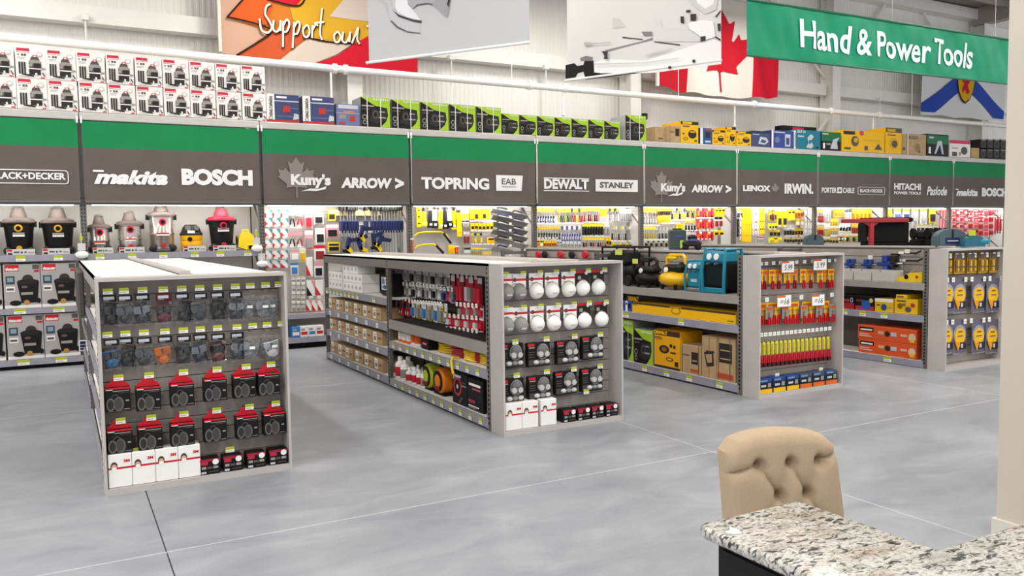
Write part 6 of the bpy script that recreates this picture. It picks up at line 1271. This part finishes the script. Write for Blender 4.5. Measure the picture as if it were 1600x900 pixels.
# base shelf
side_box(3, ZC, 60, 140, .106, .52, M('#8f928a', .6), flex_pr(), 'tall black and lime compressor carton, bottom shelf far end', .06, .36, FW, name='compressor_carton'); side_box(3, ZC, 144, 252, .106, .43, M('#8f928a', .6), flex_pr(False), 'shorter black and lime compressor carton, bottom shelf', .05, .36, FW, name='compressor_carton')
t = side_box(3, ZC, 258, 404, .106, .46, M('#e8a514', .5), [(R(0, .86, 1, 1), M('#3a3025')), (R(.0, 0, 1, .06), INK), (EL(.4, .5, .2, .11), INK), (EL(.4, .5, .1, .06), M('#8a6a1c')), (R(.65, .42, .85, .46), INK), (R(.62, .58, .72, .66), INK), (R(.76, .56, .84, .64), INK), (EL(.62, .26, .14, .05), INK), (EL(.62, .26, .1, .03), M('#e8a514')), (R(.82, .1, .95, .22), INK), (R(.02, .8, .3, .82), INK2), (R(.02, .76, .35, .775), INK2)], 'yellow compressor carton with black top band, bottom shelf', .05, .36, [('DEWALT', .02, .885, .55, .98, DY, .06)], name='compressor_carton')
K1 = [(R(.55, .35, .88, .78), INK), (R(.6, .45, .83, .5), KRAFT), (R(.5, .06, .92, .18), M('#b5552e')), (R(.1, .62, .45, .66), INK2), (R(.08, 0, .11, 1), INK2), (R(.9, 0, .93, 1), INK2)]
side_box(3, ZC, 408, 522, .106, .33, KRAFT, K1, 'low brown strapped carton right of the yellow compressor carton', .05, .36); side_box(3, ZC, 528, 611, .106, .47, KRAFT, [([(.15, .6), (.8, .66), (.85, .3), (.35, .25)], INK), ([(.25, .55), (.7, .58), (.72, .38), (.4, .35)], KRAFT), (R(.3, .62, .9, .65), INK), (R(.5, 0, .53, 1), M('#7a6344'))], 'tall brown carton printed with a black tool outline', .05, .36); side_box(3, ZC, 614, 720, .106, .47, KRAFT, [(R(.12, .42, .82, .88), INK), (R(.18, .5, .76, .53), KRAFT), (R(.18, .7, .76, .73), KRAFT), (R(.05, .04, .9, .17), M('#b5482a')), (R(.7, 0, .74, 1), INK2), (R(.08, 0, .11, 1), INK2)], 'tall brown carton with black text panel beside the end display', .05, .36)
for a in (72, 205, 330, 458, 630): sidetag(3, yp(a, 0), .028, .1, .065)
# things on the far side top of the third unit
t = thing('plastic_tool_case', 'dark green plastic tool case standing on the third aisle unit', 'tool case', un(1058, 387, 'x', G3+.72)); t.location.z = 1.513
MB().cbox(-.09, .09, -.12, .12, 0, .27, .02, M('#3f4c4b', .5)).build('case_body', t); MB().box(-.04, .05, -.124, -.12, .17, .2, PPU).build('badge', t); MB().box(.02, .06, -.126, -.12, .03, .13, M('#b8d05a')).build('hang_label', t); MB().box(-.05, .05, -.02, .02, .265, .285, BLK).build('handle', t); t.rotation_euler.z = -.55; t.scale = (1.15, .8, 1)
t = thing('cordless_sander', 'dark power tool with blue badge beside the green case', 'power tool', un(1081, 387, 'x', G3+.72)); t.location.z = 1.513
MB().cbox(-.12, .12, -.05, .05, .05, .13, .025, DARK).build('body', t); MB().cbox(-.05, .06, -.04, .04, .13, .2, .02, BLK).build('grip', t); MB().box(-.04, .06, -.055, -.05, .12, .15, PPU).build('badge', t)
for s in (-.08, .08): MB().ball((s, 0, .04), .045, .045, .04, BLK, 12, 8).build('pad', t, True)
t.rotation_euler.z = -.5
# ================================================================ rightmost unit
ZD = (1300, 370, 3.913); G4 = GX[4]
y4 = lambda a, ins=.15: side_pos(4, ZD, a, ins)
TR = M('#b9b6b2', .45)
for n, (a0, a1) in enumerate(((20, 62), (66, 128), (132, 240), (244, 383))):
    ya, yb = y4(a0, .1), y4(a1, .1); L_ = abs(ya-yb)-.01
    t = thing('grey_bin', f'{nth(n)} open pale grey bin from far end under the vises', 'bin', (G4+.19, (ya+yb)/2, 1.066), MR, 'grey bins under vises')
    for q in (('front_panel', -L_/2, L_/2, -.09, -.08, 0, .11), ('rear_panel', -L_/2, L_/2, .08, .09, 0, .14), ('bottom', -L_/2, L_/2, -.08, .08, 0, .008), ('end_panel', -L_/2, -L_/2+.008, -.08, .08, .008, .12), ('end_panel', L_/2-.008, L_/2, -.08, .08, .008, .12)): MB().box(*q[1:], TR).build(q[0], t)
BV = M('#27408a', .4)
for n, (a, px_s) in enumerate(((82, .8), (188, .8), (318, 1.25))):
    t = thing('bench_vise', ('blue bench vise partly behind the third end display', 'smaller blue bench vise above the grey bins', 'larger blue bench vise with dark jaws')[n], 'vise', (G4+.4, y4(a, .3), 1.20 if n < 2 else 1.19), MR)
    MB().lathe([(.055, 0), (.055, .015), (.035, .03), (.03, .06)], BV, 14).build('base', t, True); MB().cbox(-.1, .1, -.035, .035, .05, .1, .01, BV).build('body', t)
    MB().cbox(-.03, .03, -.045, .045, .09, .17, .008, BV).build('fixed_jaw', t); MB().cbox(.07, .12, -.045, .045, .07, .17, .008, BV if n < 2 else DARK).build('sliding_jaw', t); MB().cyl((.12, 0, .08), (.2, 0, .08), .012, STEEL, 8).build('screw', t); MB().cyl((.19, 0, .03), (.19, 0, .13), .007, STEEL, 6).build('handle', t)
    MB().box(-.06, .06, .035, .08, .0, .04, GREYD).build('wall_bracket', t); t.scale = (px_s,)*3; t.location.x = G4+.37-(.0 if n < 2 else .03)
t = thing('sheet_metal_tool', 'yellow metal bending tool lying near the end display', 'tool', (G4+.2, y4(470, .2), 1.066), MR); YT = M('#e6c31c', .4)
MB().prism([(-.22, .0), (.22, 0), (.22, .13), (.05, .12), (-.05, .07), (-.2, .04)], -.05, .03, YT).build('body', t); MB().lathe([(.03, -.056), (.03, -.05)], BLKM, 12, (.0, .065), 'y').build('hole', t); MB().tube([(-.05, -.01, .07), (.1, -.01, .16), (.16, -.01, .2)], .008, STEEL, 6).build('lever', t); MB().ball((.15, -.055, .07), .02, .01, .02, PR, 8, 6).build('knob', t)
for n, (a, z) in enumerate(((490, 1.43), (500, 1.33))):
    t = thing('pry_tool', ('upper', 'lower')[n]+' dark hooked tool on slatwall beside the rightmost display', 'tool', (G4+.4, y4(a, .4), z), MR)
    MB().tube([(-.14, 0, 0), (.05, 0, .0), (.12, 0, .03)], .012, DARK, 8).build('shaft', t, True); MB().cbox(-.2, -.12, -.015, .015, -.015, .015, .004, TAGW).build('tag', t); MB().box(-.01, .01, 0, .065, -.005, .005, HOOK).build('hook', t)
for n, (a, z) in enumerate(((215, 1.34), (318, 1.33), (440, 1.43))): sidetag(4, y4(a, .3), z, .07, .05, TAGWM if n != 1 else TAGM, .36)
t = thing('black_clamp', 'black bar tool standing right of the larger vise', 'tool', (G4+.42, y4(366, .35), 1.24), MR); MB().cbox(-.03, .03, -.03, .03, 0, .17, .008, BLK).build('body', t); MB().box(-.006, .006, .03, .05, .1, .11, HOOK).build('hook', t); MB().box(-.05, .05, -.035, .03, .15, .18, DARK).build('head', t)
def box4(a0, a1, zb, h, body, items, label, words=(), ins=.05, dep=.3): return side_box(4, ZD, a0, a1, zb, h, body, items, label, ins, dep, words)
rb = [(R(0, 0, 1, .45), M('#a52a30')), (R(.1, .55, .6, .7), M('#b8404a')), (EL(.78, .66, .12, .18), SILV), (EL(.78, .66, .07, .1), BLK)]
box4(20, 66, .661, .19, BLK, rb, 'black and red carton at the far end of the middle shelf'); box4(70, 142, .661, .19, BLK, rb, 'second black and red carton on the middle shelf'); box4(146, 264, .661, .195, BLK, [(R(.02, 0, 1, .3), M('#b0323a')), (R(.35, .1, .8, .7), M('#2b5aa8')), (EL(.85, .7, .1, .16), M('#c9c05a')), (R(.05, .6, .4, .72), M('#8a2a30'))], 'black and red carton with blue print')
yb4 = [(R(0, .75, 1, 1), PAPER), (EL(.5, .35, .16, .26), M('#274a90')), (R(.1, .45, .3, .55), INK2), (R(.7, .3, .92, .4), INK3)]
box4(267, 382, .661, .175, M('#d9b01c', .5), yb4, 'yellow carton printed with a blue vise'); box4(388, 532, .661, .19, M('#e0b21c', .5), [(EL(.25, .5, .12, .2), M('#7a5a1c')), (EL(.6, .3, .14, .2), INK2), (EL(.8, .6, .1, .16), M('#b03a2a')), (R(.1, .8, .5, .9), INK2), (R(.35, .5, .5, .7), M('#8a6a1c'))], 'large yellow carton beside the upright'); t = box4(396, 466, .853, .05, M('#e0b21c', .5), [(R(.1, .3, .7, .7), INK2)], 'small yellow carton lying on the large yellow carton')
OR = M('#d9562a', .5); ob = [(R(.03, .55, .28, .85), BLK), (R(.05, .62, .26, .74), PAPER), (R(.03, .2, .25, .25), PAPER), (R(.03, .34, .2, .39), PAPER), (R(.36, .45, .46, .68), M('#c9a98a')), (EL(.52, .52, .045, .2), INK), (R(.58, .4, .68, .68), SILV), (R(.74, .45, .85, .62), M('#d8b08a')), (EL(.93, .45, .06, .3), M('#d8c0a0')), (R(.9, .1, .97, .35), DY)]
box4(170, 530, .091, .185, OR, ob, 'lower orange tile saw carton on the bottom shelf'); box4(165, 530, .278, .185, OR, ob, 'upper orange tile saw carton stacked on the other')
for a in (80, 192, 323): sidetag(4, y4(a, 0), .59, .1, .065)
sidetag(4, y4(348, 0), .02, .12, .065)
# things standing on the far side of the rightmost unit
def top4(px, dx): p = un(px, 384, 'x', G4+dx); return (p.x, p.y, 1.513)
t = thing('tool_trolley', 'large black tool cabinet with a red crossbar in front of the pegboards', 'tool cabinet', top4(1392, 1.0), -.48)
MB().cbox(-.42, .2, -.12, .14, .05, .33, .01, BLKM).build('cabinet', t); MB().cbox(-.42, .26, -.13, .15, .33, .40, .02, BLKM).build('lid', t); MB().cbox(-.40, .55, -.13, .1, .0, .05, .01, BLKM).build('base', t); MB().box(-.4, -.36, -.125, -.12, .08, .13, INK3).build('sticker', t)
t = thing('red_engine_stand', 'red steel T-shaped stand beside the black cabinet', 'stand', top4(1361, .6), -.48); RS = M('#9e1c26', .4)
MB().cbox(-.03, .03, -.03, .03, 0, .33, .006, RS).build('post', t); MB().cbox(-.42, .52, -.035, .035, .33, .385, .008, RS).build('crossbar', t); MB().prism([(-.1, .33), (.1, .33), (.0, .25)], -.012, .012, RS).build('gusset', t); MB().box(-.06, .06, -.06, .06, 0, .01, RS).build('foot_plate', t)
for n, (px, w_) in enumerate(((1440, .15), (1458, .1), (1470, .07))):
    t = thing('bench_grinder', f'{nth(n)} black bench machine from left beside the black cabinet', 'bench tool', top4(px, .95), -.48, 'black bench machines'); MB().cbox(-w_, w_, -.06, .06, 0, .1, .02, BLKM).build('base', t); MB().cbox(-w_*.6, w_*.6, -.05, .05, .1, .22-.02*n, .03, DARK).build('motor', t)
    for s in (-1, 1): MB().lathe([(.06, s*w_*.6), (.075, s*w_*.7), (.075, s*w_*.9)], BLKM, 14, (0, .17), 'x').build('wheel_guard', t, True)
GC = M('#4d5f66', .5)
def dome_case(px, dx, w_, h_, label, m=GC, badge=True):
    t = thing('domed_tool_case', label, 'tool case', top4(px, dx), -.48); pts = [(-w_, 0), (w_, 0), (w_, h_*.45)] + [(w_*math.cos(a), h_*.45+h_*.55*math.sin(a)) for a in [i*PI/12 for i in range(1, 12)]] + [(-w_, h_*.45)]
    MB().prism(pts, -.07, .07, m).build('case_shell', t); MB().prism([(x*.86, z*.86+.02) for x, z in pts], -.078, -.07, m).build('case_front', t)
    if badge: MB().box(-w_*.45, w_*.45, -.084, -.078, h_*.15, h_*.5, PB).build('label_patch', t); MB().box(-w_*.35, w_*.35, -.088, -.084, h_*.3, h_*.36, SILV).build('label_text', t)
    MB().box(-.012, .012, -.084, -.07, h_*.5, h_*.95, DARK).build('latch', t)
dome_case(1270.5, .7, .14, .17, 'grey-green domed case left of the red stand', badge=False); dome_case(1483, .66, .2, .23, 'large grey-green domed tool case with blue label')
t = thing('circular_saw', 'teal circular saw with white price tag near the column', 'power tool', top4(1520, .72), -.48)
MB().prism([(-.13, 0), (.13, 0), (.13, .03)] + [(.13*math.cos(a), .03+.12*math.sin(a)) for a in [i*PI/8 for i in range(9)]], -.05, .04, TLD).build('guard', t); MB().cbox(.05, .2, -.06, .06, .03, .1, .02, TL).build('motor', t); MB().tube([(-.06, 0, .13), (-.03, 0, .19), (.05, 0, .2)], .02, BLK, 8).build('handle', t, True); MB().box(-.09, -.0, -.06, -.055, .14, .21, TAGY).build('hang_label', t)
# ================================================================ leftmost unit, far side seen edge-on
G1 = GX[1]
for n, (y, z, m_, h, L_) in enumerate(((6.75, .102, M('#c8a24a', .6), .2, .5), (7.5, .102, M('#c8a24a', .6), .2, .6), (6.8, .452, DARK, .2, .45), (7.5, .452, KRAFT, .2, .5), (6.9, .782, M('#d5d1cb', .6), .22, .5), (7.8, .782, DARK, .22, .5), (8.8, .452, WHITE, .2, .5), (6.85, 1.102, DARK, .25, .4), (7.7, 1.102, DARK, .25, .5), (9.2, .102, KRAFT, .22, .6))):
    t = carton(L_, .3, h, m_, [(R(.1, .2, .6, .7), INK3)], 'carton', f'{nth(n)} carton counted from the front base, outer shelves of leftmost aisle unit', 'box'); t.location = (G1+.21, y, z); t.rotation_euler.z = MR
t = thing('hung_bag', 'dark hanging fabric roll at the far outer corner of leftmost unit', 'bag', (G1-.03, 10.3, .98)); MB().cbox(-.03, .03, -.9, .9, 0, .46, .015, M('#55514c', .7)).build('bag', t); MB().box(.0, .06, -.02, .02, .44, .46, HOOK).build('hook', t)
t = thing('blue_label_sign', 'small white and blue square sign on the leftmost unit upright', 'sign', un(130, 548, 'y', 11.3)); MB().box(-.045, .045, -.004, 0, 0, .13, WHITE).build('plate', t); prints([(R(.15, .62, .85, .9), PB), (R(.15, .35, .85, .58), PB), (R(.15, .08, .85, .3), PB)], .09, .13, -.005, parent=t); MB().box(-.005, .2, 0, .01, .05, .07, GREYD).build('bracket', t)
# ================================================================ foreground: granite counter, tufted chair, beige column
CZ = .92
def ext(poly, z0, z1, mat, name, par, r=.012):
    bm = bmesh.new(); f = bm.faces.new([bm.verts.new((x, y, z0)) for x, y in poly]); g_ = bmesh.ops.extrude_face_region(bm, geom=[f])
    for v in g_['geom']:
        if isinstance(v, bmesh.types.BMVert): v.co.z = z1
    bmesh.ops.recalc_face_normals(bm, faces=bm.faces[:])
    if r: bmesh.ops.bevel(bm, geom=bm.edges[:], offset=r, segments=3, profile=.5, affect='EDGES')
    me = bpy.data.meshes.new(name); bm.to_mesh(me); bm.free(); me.materials.append(mat); me.polygons.foreach_set('use_smooth', [True]*len(me.polygons)); me.set_sharp_from_angle(angle=.6); return link(name, me, par)
t = thing('granite_counter', 'L-shaped speckled granite counter on a black cabinet, front right corner', 'counter', (0, 0, 0))
xl, xr, yt, yj = 1.572, 1.992, 1.79, 1.322
c_ = .035
ext([(xl+c_, yt), (xr-.02, yt), (xr, yt-.02), (xr, yj), (3.6, yj), (3.6, .35), (xl, .35), (xl, yt-c_), (xl+.010, yt-.010)], CZ-.035, CZ, GRAN, 'granite_top', t)
CB = M('#171414', .5)
MB().box(xl+.045, xr-.03, .38, yt-.05, .1, CZ-.035, CB).build('cabinet_body', t); MB().box(xr-.03, 3.55, .38, yj-.04, .1, CZ-.035, CB).build('cabinet_body', t); MB().box(xl+.1, 3.5, .42, yj-.1, 0, .1, BLKM).build('toe_kick', t); MB().box(xl+.1, xr-.08, .42, yt-.1, 0, .1, BLKM).build('toe_kick', t)
for k in range(2): MB().box(xl+.037, xl+.045, .45+k*.66, 1.08+k*.64, .14, CZ-.06, CB).build('side_panel', t)
p = un(1147, 831, 'z', CZ)
pc = thing('paper_scrap', 'small torn white paper lying on the counter corner', 'paper', (p.x, p.y, CZ+.001)); MB().add([(-.018, -.016, 0), (.008, -.022, .001), (.02, .004, .001), (.012, .018, .002), (-.008, .008, .004), (-.022, .01, 0)], [(0, 1, 2, 3, 4, 5)], M('#fdfdfb', .6)).build('sheet', pc)
MB().add([(-.008, .008, .004), (.012, .018, .002), (.006, .022, .008)], [(0, 1, 2)], M('#fdfdfb', .6)).build('curled_corner', pc)
# chair
CH = .965
pL, pR_ = un(1126, 692, 'z', CH-.035), un(1299, 680, 'z', CH-.035)
mid = (pL+pR_)/2; dv = (pR_-pL); cw_ = dv.length; ang = math.atan2(dv.y, dv.x)
ch = thing('tufted_chair', 'beige button-tufted dining chair with arched back behind the counter', 'chair', (mid.x+math.sin(ang)*.22*.48, mid.y-math.cos(ang)*.22*.48, 0), ang)
SEAT, hw = .44, cw_/2-.006
REC = .22
# buttons given in chair-back coordinates (u across -1..1, v height 0..1 above the seat)
Hh = CH-SEAT
def outline(u): return Hh*(1-.075*abs(u)**2.2-.055*max(0, abs(u)-.8)/.2)
def halfw(v): return hw*(1.04-.04*min(1, max(0, v/Hh)))
BT = [(-.46, .77), (.11, .77), (.64, .77), (-.14, .54), (.37, .54), (-.5, .31), (.11, .31), (.65, .31), (-.14, .08), (.37, .08)]
CR = [((-1.02, .72), BT[0]), ((1.02, .83), BT[2]), (BT[0], BT[3]), (BT[1], BT[4]), (BT[3], BT[6]), (BT[4], BT[7]), (BT[7], (1.02, .31)), (BT[5], (-1.02, .3)), (BT[5], BT[8]), (BT[6], BT[9])]
CS = [(BT[1], BT[3]), (BT[2], BT[4]), (BT[3], BT[5]), (BT[4], BT[6]), (BT[0], (-.5, 1.05)), (BT[1], (.12, 1.05)), (BT[2], (.68, 1.05))]
def sd(p, a, b):
    ax, ay = a[0]*hw, a[1]*Hh; bx_, by_ = b[0]*hw, b[1]*Hh; dx, dy = bx_-ax, by_-ay; L2 = dx*dx+dy*dy; t_ = max(0, min(1, ((p[0]-ax)*dx+(p[1]-ay)*dy)/L2)); return math.hypot(p[0]-ax-t_*dx, p[1]-ay-t_*dy)
def puff(x, z, u, zt):
    e = min(1, (1-abs(u))*hw/.045); e2 = min(1, max(0, (zt-z))/.05); h = .042*math.sqrt(max(0, 1-(1-e)**2))*math.sqrt(max(0, 1-(1-e2)**2))+.02
    for b in BT: h -= .036*math.exp(-(math.hypot(x-b[0]*hw, z-b[1]*Hh)/.021)**2)
    c1 = min(sd((x, z), *s) for s in CR); c2 = min(sd((x, z), *s) for s in CS)
    h -= .010*math.exp(-(c1/.006)**2)+.010*math.exp(-(c1/.022)**2)+.012*math.exp(-(c2/.03)**2); return h
nx, nz = 90, 100; v = []
for s in (0, 1):
    for i in range(nx+1):
        for j in range(nz+1):
            u = -1+2*i/nx; zt = outline(u); z = -.05+(zt+.05)*j/nz; x = u*halfw(z)
            yv = -puff(x, z, u, zt) if s == 0 else .045+.012*math.sin(PI*i/nx)
            y = yv + REC*z
            if s == 1 and j == nz: pass
            v.append((x, y, SEAT+z))
N1 = (nx+1)*(nz+1); fs = []
ix = lambda s, i, j: s*N1+i*(nz+1)+j
for i in range(nx):
    for j in range(nz): fs += [(ix(0, i, j), ix(0, i+1, j), ix(0, i+1, j+1), ix(0, i, j+1)), (ix(1, i, j), ix(1, i, j+1), ix(1, i+1, j+1), ix(1, i+1, j))]
for i in range(nx): fs += [(ix(0, i, nz), ix(0, i+1, nz), ix(1, i+1, nz), ix(1, i, nz)), (ix(0, i, 0), ix(1, i, 0), ix(1, i+1, 0), ix(0, i+1, 0))]
for j in range(nz): fs += [(ix(0, 0, j), ix(0, 0, j+1), ix(1, 0, j+1), ix(1, 0, j)), (ix(0, nx, j), ix(1, nx, j), ix(1, nx, j+1), ix(0, nx, j+1))]
MB().add(v, fs, FABRIC).build('backrest', ch, True)
for b in BT:
    x, z = b[0]*halfw(b[1]*Hh), b[1]*Hh
    MB().ball((x, REC*z+.014, SEAT+z), .009, .006, .009, FABRIC, 8, 6).build('button', ch, True)
MB().cbox(-hw*.86, hw*.9, -.27, .06, SEAT-.11, SEAT+.02, .03, FABRIC).build('seat', ch, True)
WD = M('#3a2a20', .4)
for sx_ in (-1, 1):
    for yy, dy in ((-.22, 0), (.03, .05)): MB().cyl((sx_*hw*.84, yy, SEAT-.1), (sx_*hw*.86, yy+dy, 0), .024, WD, 8, .016).build('leg', ch)
# column
p = un(1556, 842, 'z', 0)
co = thing('beige_column', 'tall beige square column with base moulding at the right edge', 'column', (0, 0, 0))
BEI = noisy('beige_paint', '#c6bbad', '#cbc1b4', 2, .6)
co.location = (p.x, p.y-.36, 0)
MB().box(0, .36, 0, .36, 0, 3.3, BEI).build('shaft', co); MB().box(-.018, .378, -.018, .378, 0, .12, M('#d8d2c8', .5)).build('base_moulding', co); MB().cbox(-.018, .378, -.018, .378, 3.06, 3.3, .012, BEI).build('cap_moulding', co)
